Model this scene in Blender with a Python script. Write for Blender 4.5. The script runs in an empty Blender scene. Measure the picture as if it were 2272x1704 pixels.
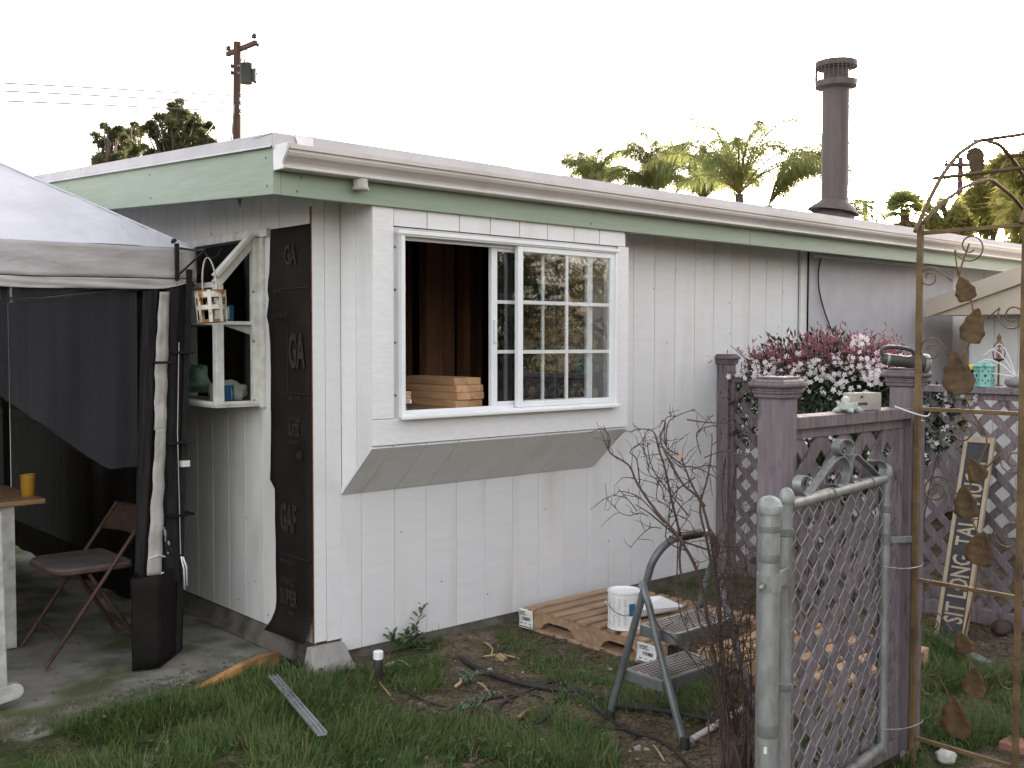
import bpy, bmesh, math, random
import numpy as np
from mathutils import Vector, Matrix, Quaternion, noise
random.seed(7); rng = np.random.default_rng(7)
SC = bpy.context.scene
COL = SC.collection
R = math.radians
GZ = -0.06                                   # ground level

# ------------------------------------------------------------------ camera
CP = Vector((-2.569, -4.308, 1.5))
YAW, PITCH, ROLL = R(48.330), R(-2.275), R(-0.04)
FPX, PCX, PCY = 2306.8, 1136.0, 852.0        # calibrated on the photograph, 2272 px wide
cf = Vector((math.cos(YAW)*math.cos(PITCH), math.sin(YAW)*math.cos(PITCH), math.sin(PITCH)))
cr = Vector((math.sin(YAW), -math.cos(YAW), 0)); cd = cf.cross(cr)
cam = bpy.data.cameras.new('camera'); camo = bpy.data.objects.new('camera', cam); COL.objects.link(camo)
cam.sensor_width = 36; cam.lens = 36*FPX/2272; cam.clip_start = 0.05; cam.clip_end = 3000
rot = Matrix((cr, -cd, -cf)).transposed()
camo.matrix_world = Matrix.Translation(CP) @ (Matrix.Rotation(ROLL, 4, cf) @ rot.to_4x4())
SC.camera = camo

# ------------------------------------------------------------------ light
SUN_AZ, SUN_EL = R(20.0), R(8.0)             # heading measured from +X; low behind the house on the right
world = bpy.data.worlds.new('World'); SC.world = world; world.use_nodes = True
wn = world.node_tree; wn.nodes.clear()
out = wn.nodes.new('ShaderNodeOutputWorld'); bg = wn.nodes.new('ShaderNodeBackground')
sky = wn.nodes.new('ShaderNodeTexSky'); sky.sky_type = 'NISHITA'; sky.sun_disc = False
sky.sun_elevation = SUN_EL; sky.sun_rotation = math.pi/2 - SUN_AZ
sky.altitude = 0; sky.air_density = 1.0; sky.dust_density = 4.0; sky.ozone_density = 0.6
hs = wn.nodes.new('ShaderNodeHueSaturation'); hs.inputs['Saturation'].default_value = 0.38   # thin high overcast washes the blue out
bg.inputs['Strength'].default_value = 0.15
tn = wn.nodes.new('ShaderNodeMix'); tn.data_type = 'RGBA'; tn.blend_type = 'MULTIPLY'; tn.inputs['Factor'].default_value = 1
tn.inputs['B'].default_value = (1.035, .958, .962, 1)          # the camera's slightly magenta daylight balance
wn.links.new(sky.outputs[0], hs.inputs['Color']); wn.links.new(hs.outputs[0], tn.inputs['A']); wn.links.new(tn.outputs['Result'], bg.inputs['Color'])
wn.links.new(bg.outputs[0], out.inputs['Surface'])
sl = bpy.data.lights.new('sun', 'SUN'); sl.energy = 3.8; sl.angle = R(0.6); sl.color = (1.0, 0.85, 0.63)
so = bpy.data.objects.new('sun', sl); COL.objects.link(so)
sdir = Vector((math.cos(SUN_AZ)*math.cos(SUN_EL), math.sin(SUN_AZ)*math.cos(SUN_EL), math.sin(SUN_EL)))
so.rotation_euler = (-sdir).to_track_quat('-Z', 'Y').to_euler(); so.location = (20, 8, 12)
SC.view_settings.view_transform = 'Standard'; SC.view_settings.look = 'None'
SC.view_settings.exposure = 2.92; SC.view_settings.gamma = 1
try: SC.view_settings.use_curve_mapping = False
except Exception: pass
SC.cycles.max_bounces = 8; SC.cycles.transparent_max_bounces = 24
SC.cycles.use_denoising = True; SC.cycles.denoising_input_passes = 'RGB_ALBEDO_NORMAL'; SC.cycles.denoising_prefilter = 'NONE'

# ------------------------------------------------------------------ photo pixel -> point on a real plane
def ray(x, y): return cf + cr*((x-PCX)/FPX) + cd*((y-PCY)/FPX)
def gz(x, y, z=GZ): v = ray(x, y); return CP + v*((z-CP.z)/v.z)
def gx(x, y, X=0.0): v = ray(x, y); return CP + v*((X-CP.x)/v.x)
def gy(x, y, Y=0.0): v = ray(x, y); return CP + v*((Y-CP.y)/v.y)
def gd(x, y, D): return CP + ray(x, y)*D
def proj(P):
    q = Vector(P)-CP; d = q.dot(cf)
    return (PCX+FPX*q.dot(cr)/d, PCY+FPX*q.dot(cd)/d, d)
def V(*a): return Vector(a)

# ------------------------------------------------------------------ mesh builder
ORG = {}
def tag(o, label=None, cat=None, group=None, kind=None):
    if label: o['label'] = label
    if cat: o['category'] = cat
    if group: o['group'] = group
    if kind: o['kind'] = kind
    return o
def empty(name, loc, label=None, cat=None, group=None, kind=None):
    o = bpy.data.objects.new(name, None); COL.objects.link(o); o.location = loc; o.empty_display_size = .1
    ORG[o.name] = Vector(loc)
    return tag(o, label, cat, group, kind)
class MB:
    def __init__(s): s.v = []; s.f = []; s.m = []
    def add(s, vs, fs, m=0):
        b = len(s.v); s.v += [tuple(p) for p in vs]; s.f += [tuple(i+b for i in f) for f in fs]; s.m += [m]*len(fs); return s
    def box(s, x0, x1, y0, y1, z0, z1, m=0):
        vs = [(x0,y0,z0),(x1,y0,z0),(x1,y1,z0),(x0,y1,z0),(x0,y0,z1),(x1,y0,z1),(x1,y1,z1),(x0,y1,z1)]
        return s.add(vs, [(0,3,2,1),(4,5,6,7),(0,1,5,4),(1,2,6,5),(2,3,7,6),(3,0,4,7)], m)
    def obox(s, c, ax, ay, az, m=0):
        c = Vector(c); vs = [c+ax*i+ay*j+az*k for k in (-1,1) for (i,j) in ((-1,-1),(1,-1),(1,1),(-1,1))]
        fs = [(0,3,2,1),(4,5,6,7),(0,1,5,4),(1,2,6,5),(2,3,7,6),(3,0,4,7)]
        if ax.cross(ay).dot(az) < 0: fs = [f[::-1] for f in fs]
        return s.add(vs, fs, m)
    def bar(s, p0, p1, w, h, up=(0,0,1), m=0):
        p0 = Vector(p0); p1 = Vector(p1); d = p1-p0; a = d.normalized(); up = Vector(up)
        sd = a.cross(up)
        if sd.length < 1e-5: sd = a.cross(Vector((1,0,0)))
        sd.normalize(); u = sd.cross(a)
        return s.obox((p0+p1)/2, d/2, sd*(w/2), u*(h/2), m)
    def tube(s, pts, r, n=6, cap=True, m=0, closed=False):
        pts = [Vector(p) for p in pts]; k = len(pts)
        rs = r if isinstance(r, (list, tuple)) else [r]*k
        t0 = (pts[1]-pts[0]).normalized(); ref = Vector((0,0,1)) if abs(t0.z) < .9 else Vector((1,0,0))
        u = t0.cross(ref).normalized(); vs = []; fs = []
        for i in range(k):
            if closed: t = (pts[(i+1) % k]-pts[i-1])
            else: t = pts[min(i+1, k-1)]-pts[max(i-1, 0)]
            if t.length < 1e-9: t = t0
            t.normalize(); u = (u - t*u.dot(t))
            if u.length < 1e-6: u = t.orthogonal()
            u.normalize(); w = t.cross(u)
            for j in range(n):
                a = 2*math.pi*j/n; vs.append(pts[i]+(u*math.cos(a)+w*math.sin(a))*rs[i])
        for i in range(k if closed else k-1):
            i2 = (i+1) % k
            for j in range(n):
                j2 = (j+1) % n; fs.append((i*n+j, i*n+j2, i2*n+j2, i2*n+j))
        if cap and not closed: fs += [tuple(range(n))[::-1], tuple(range((k-1)*n, k*n))]
        return s.add(vs, fs, m)
    def lathe(s, prof, c=(0,0,0), n=20, m=0, ax=None, cap=True):
        c = Vector(c); vs = []; fs = []; k = len(prof)
        q = Vector((0,0,1)).rotation_difference(Vector(ax).normalized()) if ax is not None else None
        for (r, z) in prof:
            for j in range(n):
                a = 2*math.pi*j/n; p = Vector((r*math.cos(a), r*math.sin(a), z))
                vs.append(c+(q @ p if q else p))
        for i in range(k-1):
            for j in range(n):
                j2 = (j+1) % n; fs.append((i*n+j, i*n+j2, (i+1)*n+j2, (i+1)*n+j))
        if cap and prof[0][0] > 1e-6: fs.append(tuple(range(n))[::-1])
        if cap and prof[-1][0] > 1e-6: fs.append(tuple(range((k-1)*n, k*n)))
        return s.add(vs, fs, m)
    def prism(s, poly, ext, m=0):
        poly = [Vector(p) for p in poly]; ext = Vector(ext); k = len(poly)
        nrm = Vector((0,0,0))
        for i in range(k): nrm += poly[i].cross(poly[(i+1) % k])
        vs = poly+[p+ext for p in poly]; fs = [tuple(range(k))[::-1], tuple(range(k, 2*k))]
        fs += [(i, (i+1) % k, k+(i+1) % k, k+i) for i in range(k)]
        if nrm.dot(ext) < 0: fs = [f[::-1] for f in fs]
        return s.add(vs, fs, m)
    def grid(s, fn, nu, nv, m=0):
        vs = [fn(i/nu, j/nv) for j in range(nv+1) for i in range(nu+1)]
        fs = [(j*(nu+1)+i, j*(nu+1)+i+1, (j+1)*(nu+1)+i+1, (j+1)*(nu+1)+i) for j in range(nv) for i in range(nu)]
        return s.add(vs, fs, m)
    def quad(s, a, b, c, d, m=0): return s.add([a, b, c, d], [(0,1,2,3)], m)
    def build(s, name, mat, parent=None, loc=None, smooth=False, bevel=0, label=None, cat=None, group=None, kind=None, solid=0, auto=None):
        off = ORG[parent.name] if parent else Vector(loc if loc is not None else (0,0,0))
        me = bpy.data.meshes.new(name)
        me.from_pydata([(p[0]-off.x, p[1]-off.y, p[2]-off.z) for p in s.v], [], s.f)
        for mm in (mat if isinstance(mat, (list, tuple)) else [mat]): me.materials.append(mm)
        if any(s.m): me.polygons.foreach_set('material_index', s.m)
        if smooth: me.polygons.foreach_set('use_smooth', [True]*len(me.polygons))
        me.update()
        o = bpy.data.objects.new(name, me); COL.objects.link(o)
        if parent: o.parent = parent
        else: o.location = off
        ORG[o.name] = Vector(off)
        if smooth and auto:
            md = o.modifiers.new('edge', 'EDGE_SPLIT'); md.split_angle = R(auto)
        if solid: md = o.modifiers.new('solid', 'SOLIDIFY'); md.thickness = solid; md.offset = 0
        if bevel: md = o.modifiers.new('bevel', 'BEVEL'); md.width = bevel; md.segments = 2; md.limit_method = 'ANGLE'; md.harden_normals = False
        return tag(o, label, cat, group, kind)
def copy_tree(o, parent=None):
    c = o.copy(); COL.objects.link(c)
    if parent: c.parent = parent
    for ch in list(o.children): copy_tree(ch, c)
    return c
def npmesh(name, verts, faces_flat, face_sizes, mat, parent=None, loc=(0,0,0), kind=None, mats=None, mi=None):
    off = ORG[parent.name] if parent else Vector(loc)
    me = bpy.data.meshes.new(name); n = len(verts)
    me.vertices.add(n); me.vertices.foreach_set('co', (np.asarray(verts, np.float32)-np.array(off, np.float32)).ravel())
    me.loops.add(len(faces_flat)); me.loops.foreach_set('vertex_index', np.asarray(faces_flat, np.int32))
    fs = np.asarray(face_sizes, np.int32); me.polygons.add(len(fs))
    st = np.concatenate(([0], np.cumsum(fs)[:-1])).astype(np.int32)
    me.polygons.foreach_set('loop_start', st)
    try: me.polygons.foreach_set('loop_total', fs)
    except Exception: pass
    for m_ in (mats or [mat]): me.materials.append(m_)
    if mi is not None: me.polygons.foreach_set('material_index', np.asarray(mi, np.int32))
    me.update(calc_edges=True); me.validate()
    o = bpy.data.objects.new(name, me); COL.objects.link(o)
    if parent: o.parent = parent
    else: o.location = off
    ORG[o.name] = Vector(off)
    if kind: o['kind'] = kind
    return o
def text_obj(body, size, M, mat, parent, name='lettering', bold=0.0, extrude=0.0006, xs=1.0, space=1.0, align='LEFT'):
    cu = bpy.data.curves.new('txt', 'FONT'); cu.body = body; cu.size = size; cu.offset = bold; cu.extrude = extrude
    cu.align_x = align; cu.space_character = space; cu.resolution_u = 2
    t = bpy.data.objects.new('txt', cu); COL.objects.link(t)
    me = bpy.data.meshes.new_from_object(t.evaluated_get(bpy.context.evaluated_depsgraph_get()))
    bpy.data.objects.remove(t)
    me.transform(M @ Matrix.Diagonal((xs, 1, 1, 1)))
    off = ORG[parent.name]; me.transform(Matrix.Translation(-off))
    me.materials.clear(); me.materials.append(mat); me.name = name
    o = bpy.data.objects.new(name, me); COL.objects.link(o); o.parent = parent; ORG[o.name] = Vector(off)
    return o
def frame(o, x, y):                                   # 4x4 with local x, y axes at origin o
    x = Vector(x).normalized(); y = Vector(y); y = (y-x*y.dot(x)).normalized(); z = x.cross(y)
    M = Matrix((x, y, z)).transposed().to_4x4(); M.translation = Vector(o); return M

# ------------------------------------------------------------------ materials
def nd(nt, t, **kw):
    n = nt.nodes.new(t)
    for k, v in kw.items(): setattr(n, k, v)
    return n
def pmat(name, c1, c2=None, scale=8.0, rough=.6, metal=0.0, bump=0.0, bscale=80.0, stretch=(1,1,1), bstretch=None, vary=0.0,
         spec=.4, detail=5.0, lo=.35, hi=.65, c3=None, s3=3.0, lo3=.55, hi3=.75, st3=(1,1,1), trans=0.0, sss=0.0, bdist=0.01):
    m = bpy.data.materials.new(name); m.use_nodes = True; nt = m.node_tree; b = nt.nodes['Principled BSDF']
    b.inputs['Roughness'].default_value = rough; b.inputs['Metallic'].default_value = metal
    b.inputs['Specular IOR Level'].default_value = spec
    tc = nd(nt, 'ShaderNodeTexCoord'); src = tc.outputs['Object']
    oi = nd(nt, 'ShaderNodeObjectInfo')
    if vary:
        va = nd(nt, 'ShaderNodeVectorMath', operation='SCALE'); cmb = nd(nt, 'ShaderNodeCombineXYZ')
        for k in range(3): nt.links.new(oi.outputs['Random'], cmb.inputs[k])
        nt.links.new(cmb.outputs[0], va.inputs[0]); va.inputs['Scale'].default_value = 37.0
        ad = nd(nt, 'ShaderNodeVectorMath', operation='ADD'); nt.links.new(src, ad.inputs[0]); nt.links.new(va.outputs[0], ad.inputs[1]); src = ad.outputs[0]
    def nz(sc, st, det):
        mp = nd(nt, 'ShaderNodeMapping'); mp.inputs['Scale'].default_value = st; nt.links.new(src, mp.inputs[0])
        n = nd(nt, 'ShaderNodeTexNoise'); n.inputs['Scale'].default_value = sc; n.inputs['Detail'].default_value = det
        nt.links.new(mp.outputs[0], n.inputs['Vector']); return n
    col = None
    if c2 is None: b.inputs['Base Color'].default_value = (*c1, 1)
    else:
        n = nz(scale, stretch, detail); rp = nd(nt, 'ShaderNodeMapRange'); rp.inputs['From Min'].default_value = lo; rp.inputs['From Max'].default_value = hi
        nt.links.new(n.outputs['Fac'], rp.inputs['Value'])
        mx = nd(nt, 'ShaderNodeMix', data_type='RGBA'); mx.inputs['A'].default_value = (*c1, 1); mx.inputs['B'].default_value = (*c2, 1)
        nt.links.new(rp.outputs[0], mx.inputs['Factor']); col = mx.outputs['Result']
    if c3 is not None:
        n = nz(s3, st3, 6); rp = nd(nt, 'ShaderNodeMapRange'); rp.inputs['From Min'].default_value = lo3; rp.inputs['From Max'].default_value = hi3
        nt.links.new(n.outputs['Fac'], rp.inputs['Value'])
        mx = nd(nt, 'ShaderNodeMix', data_type='RGBA'); mx.inputs['B'].default_value = (*c3, 1)
        if col is None: mx.inputs['A'].default_value = (*c1, 1)
        else: nt.links.new(col, mx.inputs['A'])
        nt.links.new(rp.outputs[0], mx.inputs['Factor']); col = mx.outputs['Result']
    if vary:
        h = nd(nt, 'ShaderNodeHueSaturation'); mr = nd(nt, 'ShaderNodeMapRange')
        mr.inputs['To Min'].default_value = 1-vary; mr.inputs['To Max'].default_value = 1+vary
        nt.links.new(oi.outputs['Random'], mr.inputs['Value']); nt.links.new(mr.outputs[0], h.inputs['Value'])
        if col is None: h.inputs['Color'].default_value = (*c1, 1)
        else: nt.links.new(col, h.inputs['Color'])
        col = h.outputs[0]
    if col is not None: nt.links.new(col, b.inputs['Base Color'])
    if bump:
        n = nz(bscale, bstretch or stretch, 4); bp = nd(nt, 'ShaderNodeBump'); bp.inputs['Strength'].default_value = bump; bp.inputs['Distance'].default_value = bdist
        nt.links.new(n.outputs['Fac'], bp.inputs['Height']); nt.links.new(bp.outputs[0], b.inputs['Normal'])
    if trans:
        ts = nd(nt, 'ShaderNodeBsdfTranslucent'); ms = nd(nt, 'ShaderNodeMixShader'); ms.inputs[0].default_value = trans
        if col is not None: nt.links.new(col, ts.inputs['Color'])
        else: ts.inputs['Color'].default_value = (*c1, 1)
        nt.links.new(b.outputs[0], ms.inputs[1]); nt.links.new(ts.outputs[0], ms.inputs[2])
        nt.links.new(ms.outputs[0], nt.nodes['Material Output'].inputs['Surface'])
    return m
def see_through(name, c, opac, rough=.9, weave=0, trans=.4):   # mesh netting: an even mix of thread and gap
    m = bpy.data.materials.new(name); m.use_nodes = True; nt = m.node_tree; b = nt.nodes['Principled BSDF']
    b.inputs['Base Color'].default_value = (*c, 1); b.inputs['Roughness'].default_value = rough; b.inputs['Specular IOR Level'].default_value = .05
    t = nd(nt, 'ShaderNodeBsdfTransparent'); ms = nd(nt, 'ShaderNodeMixShader'); ms.inputs[0].default_value = opac
    tl = nd(nt, 'ShaderNodeBsdfTranslucent'); tl.inputs['Color'].default_value = (*c, 1)
    m2 = nd(nt, 'ShaderNodeMixShader'); m2.inputs[0].default_value = trans
    nt.links.new(b.outputs[0], m2.inputs[1]); nt.links.new(tl.outputs[0], m2.inputs[2])
    nt.links.new(t.outputs[0], ms.inputs[1]); nt.links.new(m2.outputs[0], ms.inputs[2])
    nt.links.new(ms.outputs[0], nt.nodes['Material Output'].inputs['Surface']); return m
def glass(name, tint=(.9,.93,.92), refl=1.0):
    m = bpy.data.materials.new(name); m.use_nodes = True; nt = m.node_tree; nt.nodes.remove(nt.nodes['Principled BSDF'])
    t = nd(nt, 'ShaderNodeBsdfTransparent'); t.inputs['Color'].default_value = (*tint, 1)
    g = nd(nt, 'ShaderNodeBsdfGlossy'); g.inputs['Roughness'].default_value = .02; g.inputs['Color'].default_value = (1, 1, 1, 1)
    fr = nd(nt, 'ShaderNodeLayerWeight'); fr.inputs['Blend'].default_value = .5; pw = nd(nt, 'ShaderNodeMath', operation='POWER'); pw.inputs[1].default_value = 4.0; nt.links.new(fr.outputs['Facing'], pw.inputs[0]); sc_ = nd(nt, 'ShaderNodeMath', operation='MULTIPLY_ADD'); sc_.inputs[1].default_value = .95; sc_.inputs[2].default_value = .045; nt.links.new(pw.outputs[0], sc_.inputs[0])
    mu = nd(nt, 'ShaderNodeMath', operation='MULTIPLY', use_clamp=True); mu.inputs[1].default_value = refl
    nt.links.new(sc_.outputs[0], mu.inputs[0])
    ms = nd(nt, 'ShaderNodeMixShader'); nt.links.new(mu.outputs[0], ms.inputs[0])
    nt.links.new(t.outputs[0], ms.inputs[1]); nt.links.new(g.outputs[0], ms.inputs[2])
    nt.links.new(ms.outputs[0], nt.nodes['Material Output'].inputs['Surface']); return m
M = {}
M['siding'] = pmat('siding_paint', (.72,.72,.715), (.69,.69,.685), scale=9, stretch=(.5,.5,4), rough=.55, bump=.22, bscale=30, bstretch=(.3,.3,8), bdist=.004,
                   c3=(.585,.555,.505), s3=4.2, lo3=.52, hi3=.78, st3=(1,1,.16), vary=.025)
M['siding_old'] = pmat('siding_weathered', (.69,.69,.66), (.62,.62,.59), scale=9, stretch=(1,1,.4), rough=.65, bump=.35, bscale=40, bstretch=(1,1,.3), bdist=.004,
                   c3=(.38,.36,.30), s3=3.2, lo3=.6, hi3=.85, st3=(1,1,.3), vary=.03)
M['trim'] = pmat('trim_paint', (.74,.74,.73), (.69,.69,.68), scale=20, stretch=(1,1,4), rough=.5, bump=.3, bscale=30, bstretch=(.3,.3,8), bdist=.004)
M['frame_white'] = pmat('window_vinyl', (.78,.80,.80), (.72,.74,.74), scale=6, rough=.35)
M['frame_old'] = pmat('window_old_paint', (.68,.68,.64), (.55,.54,.48), scale=18, rough=.5, c3=(.28,.22,.14), s3=9, lo3=.64, hi3=.8)
M['green'] = pmat('green_paint', (.255,.325,.245), (.295,.365,.28), scale=5, stretch=(.6,.6,6), rough=.5, bump=.25, bscale=24, bstretch=(.4,.4,7), bdist=.004)
M['flash'] = pmat('galvanised_flashing', (.47,.46,.465), (.54,.53,.535), scale=5, rough=.6, metal=.0, bump=.15, bscale=9, bdist=.01)
M['gutter'] = pmat('gutter_paint', (.66,.63,.60), (.56,.53,.50), scale=3, stretch=(.5,1,1), rough=.4, c3=(.52,.48,.43), s3=5, lo3=.54, hi3=.85, st3=(1.5,.4,.4))
M['gutter_white'] = pmat('gutter_cap_paint', (.78,.78,.78), (.68,.68,.68), scale=10, rough=.35)
M['roof'] = pmat('roof_gravel', (.36,.35,.35), (.22,.21,.21), scale=60, rough=.9, bump=.8, bscale=140)
M['felt'] = pmat('tar_felt', (.0135,.010,.009), (.021,.016,.014), scale=5, rough=.75, bump=.2, bscale=6, bstretch=(1,1,.5), bdist=.015, spec=.12)
M['felt_ink'] = pmat('felt_print', (.048,.040,.035), (.030,.025,.022), scale=40, rough=.8, spec=.12)
M['raw_edge'] = pmat('raw_wood_edge', (.22,.09,.06), (.14,.06,.04), scale=30, rough=.8)
M['concrete'] = pmat('concrete', (.25,.24,.21), (.18,.17,.145), scale=9, rough=.9, bump=.5, bscale=70, c3=(.10,.095,.075), s3=5, lo3=.52, hi3=.8)
M['found'] = pmat('foundation_concrete', (.16,.145,.12), (.10,.09,.075), scale=9, rough=.9, bump=.5, bscale=40, c3=(.06,.05,.04), s3=7, lo3=.5, hi3=.75)
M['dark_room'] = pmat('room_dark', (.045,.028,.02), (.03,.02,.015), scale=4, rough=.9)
M['stud'] = pmat('stud_wood', (.27,.13,.07), (.20,.09,.05), scale=8, stretch=(3,3,.3), rough=.8, vary=.15)
M['lumber'] = pmat('lumber', (.50,.31,.17), (.40,.22,.11), scale=10, stretch=(4,.4,4), rough=.7, vary=.16, bump=.2, bscale=40, bstretch=(3,.3,3))
M['pallet'] = pmat('pallet_wood', (.37,.25,.15), (.25,.165,.10), scale=10, stretch=(.4,3,3), rough=.8, vary=.2, bump=.5, bscale=30, bstretch=(.3,4,4), c3=(.10,.06,.035), s3=6, lo3=.6, hi3=.8)
M['pallet_new'] = pmat('pallet_new_wood', (.50,.33,.19), (.38,.23,.125), scale=10, stretch=(.4,3,3), rough=.8, vary=.15, bump=.5, bscale=30, bstretch=(.3,4,4))
M['fence'] = pmat('fence_paint', (.192,.162,.173), (.138,.116,.124), scale=22, stretch=(3,3,.35), rough=.65, vary=.12, bump=.7, bscale=60, bstretch=(4,4,.35), bdist=.005, c3=(.075,.062,.066), s3=14, lo3=.57, hi3=.72, st3=(2.5,2.5,.5))
M['galv'] = pmat('galvanised_steel', (.34,.355,.345), (.22,.235,.225), scale=34, stretch=(1,1,.4), rough=.52, metal=.5, bump=.2, bscale=70, c3=(.16,.15,.125), s3=11, lo3=.55, hi3=.75, st3=(1,1,.35), lo=.3, hi=.7)
M['mesh_galv'] = pmat('mesh_wire_zinc', (.30,.31,.30), (.20,.21,.20), scale=20, rough=.5, metal=.4)
M['galv_dk'] = pmat('galvanised_dull', (.20,.21,.20), (.15,.155,.15), scale=20, rough=.55, metal=.5)
M['rust'] = pmat('rusted_iron', (.165,.108,.047), (.10,.066,.031), scale=14, rough=.7, metal=.2, bump=.4, bscale=60, c3=(.06,.035,.018), s3=8)
M['leafmetal'] = pmat('rusted_leaf_metal', (.115,.070,.03), (.065,.042,.021), scale=16, rough=.7, metal=.15, bump=.5, bscale=45)
M['steel_grey'] = pmat('stool_paint', (.16,.175,.18), (.115,.125,.13), scale=12, rough=.42, metal=.35, c3=(.05,.045,.04), s3=9, lo3=.62, hi3=.75)
M['tread'] = pmat('worn_tread', (.44,.43,.405), (.22,.20,.18), scale=7, rough=.5, metal=.4)
M['tread_hole'] = pmat('tread_rubber', (.085,.06,.05), (.06,.045,.04), scale=20, rough=.8)
M['black'] = pmat('black_paint', (.018,.017,.017), (.026,.024,.023), scale=20, rough=.5, spec=.12)
M['rubber'] = pmat('black_rubber', (.020,.018,.017), (.032,.028,.026), scale=20, rough=.6)
M['white'] = pmat('white_paint', (.78,.78,.77), (.70,.70,.68), scale=12, rough=.4)
M['white_worn'] = pmat('worn_white_paint', (.52,.52,.48), (.36,.355,.32), scale=16, rough=.6, bump=.4, bscale=40, c3=(.22,.20,.16), s3=10, lo3=.62, hi3=.78)
M['paper'] = pmat('label_paper', (.74,.74,.72), (.62,.62,.60), scale=14, rough=.6)
M['ink'] = pmat('ink', (.02,.02,.02), rough=.6)
M['ink_grey'] = pmat('ink_grey', (.34,.34,.34), rough=.6)
M['red'] = pmat('red_print', (.45,.03,.03), rough=.5)
M['blue'] = pmat('blue_print', (.02,.10,.20), (.03,.13,.24), scale=12, rough=.5)
M['canopy'] = pmat('canopy_fabric', (.60,.60,.64), (.55,.55,.59), scale=3, rough=.85, bump=.5, bscale=11, bdist=.03, trans=.06, c3=(.47,.465,.47), s3=2.2, lo3=.55, hi3=.8)
M['valance'] = pmat('valance_fabric', (.52,.49,.485), (.46,.435,.43), scale=5, rough=.85, bump=.5, bscale=7, bstretch=(1,1,3), bdist=.02, trans=.12)
M['tape'] = pmat('zip_tape', (.46,.435,.41), (.34,.32,.29), scale=9, rough=.8, bump=.6, bscale=14, bdist=.02, c3=(.34,.35,.20), s3=5, lo3=.6, hi3=.75)
M['skirt'] = pmat('black_canvas', (.011,.009,.0085), (.017,.014,.013), scale=6, rough=.8, bump=.3, bscale=12, bdist=.02, spec=.12)
M['netting'] = see_through('grey_netting', (.060,.060,.068), .62, trans=.2)
M['netting_dk'] = see_through('shade_netting', (.010,.008,.007), .97, trans=.1)  # interior shade put into the netting: near-black and almost opaque
M['netting_bundle'] = pmat('gathered_netting', (.028,.026,.027), (.015,.0135,.014), scale=24, stretch=(3,3,.2), rough=.9, spec=.12)
M['chair_rust'] = pmat('rusty_chair', (.10,.052,.036), (.06,.034,.027), scale=16, rough=.6, metal=.3)
M['chair_seat'] = pmat('chair_seat', (.12,.10,.088), (.075,.062,.055), scale=10, rough=.7)
M['table_wood'] = pmat('table_wood', (.34,.21,.10), (.25,.15,.07), scale=6, stretch=(.4,3,3), rough=.5)
M['cup'] = pmat('yellow_plastic', (.62,.36,.04), (.55,.30,.03), scale=6, rough=.45, trans=.3)
M['pole_wood'] = pmat('creosote_pole', (.10,.055,.04), (.065,.038,.03), scale=5, stretch=(4,4,.3), rough=.85, vary=.1)
M['trafo'] = pmat('transformer_paint', (.05,.055,.058), (.04,.044,.046), scale=5, rough=.5)
M['wire'] = pmat('wire', (.10,.11,.115), rough=.5)
M['flue'] = pmat('flue_paint', (.105,.085,.082), (.078,.064,.062), scale=6, rough=.65, stretch=(2,2,.4), c3=(.125,.095,.082), s3=7, lo3=.56, hi3=.75, st3=(2,2,.3))
M['bark'] = pmat('bark', (.10,.075,.055), (.06,.045,.035), scale=12, stretch=(2,2,.4), rough=.9, bump=.8, bscale=30)
M['needles'] = pmat('conifer_needles', (.055,.070,.028), (.11,.11,.045), scale=.8, rough=.7, trans=.25)
M['palm'] = pmat('palm_leaf', (.12,.165,.06), (.26,.28,.10), scale=.7, rough=.5, trans=.62)
M['palm_dry'] = pmat('palm_dry_leaf', (.20,.13,.05), (.13,.085,.04), scale=1.5, rough=.8, trans=.3)
M['gold'] = pmat('autumn_leaf', (.22,.25,.08), (.36,.32,.10), scale=.6, rough=.6, trans=.7)
M['fallen'] = pmat('fallen_leaf', (.23,.165,.09), (.14,.10,.055), scale=10, rough=.9)
M['torch'] = pmat('grey_plastic', (.040,.043,.042), (.055,.058,.056), scale=12, rough=.45)
M['yard_leaf'] = pmat('yard_leaf', (.12,.115,.055), (.20,.16,.085), scale=.8, rough=.6, trans=.4)
M['leaf'] = pmat('leaf_green', (.075,.13,.045), (.11,.16,.055), scale=3, rough=.5, trans=.3)
M['leaf_dk'] = pmat('leaf_dark', (.022,.045,.018), (.04,.068,.022), scale=4, rough=.45, trans=.2)
M['leaf_grey'] = pmat('leaf_wilted', (.13,.17,.11), (.09,.13,.075), scale=8, rough=.7)
M['bud'] = pmat('jasmine_bud', (.40,.15,.19), (.27,.085,.115), scale=8, rough=.6, trans=.2)
M['petal'] = pmat('jasmine_petal', (.85,.83,.84), (.80,.74,.77), scale=9, rough=.6, trans=.3)
M['twig'] = pmat('twig_bark', (.085,.054,.042), (.05,.034,.028), scale=10, rough=.85, bump=.4, bscale=50)
M['dry'] = pmat('dry_stalk', (.42,.31,.16), (.32,.22,.11), scale=10, rough=.8, vary=.15)
M['soil_bits'] = pmat('soil_litter', (.125,.095,.060), (.075,.055,.036), scale=30, rough=.95, vary=.1)
M['brick'] = pmat('brick_paver', (.28,.14,.10), (.22,.105,.08), scale=10, rough=.85, vary=.16, bump=.5, bscale=60)
M['stone'] = pmat('grey_stone', (.23,.22,.22), (.16,.155,.155), scale=12, rough=.8, bump=.4, bscale=30)
M['stone_pale'] = pmat('pale_stone', (.42,.39,.35), (.28,.25,.22), scale=12, rough=.85, bump=.5, bscale=30)
M['teal'] = pmat('teal_enamel', (.20,.48,.42), (.15,.38,.33), scale=14, rough=.5, c3=(.16,.09,.05), s3=26, lo3=.6, hi3=.66)
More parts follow.
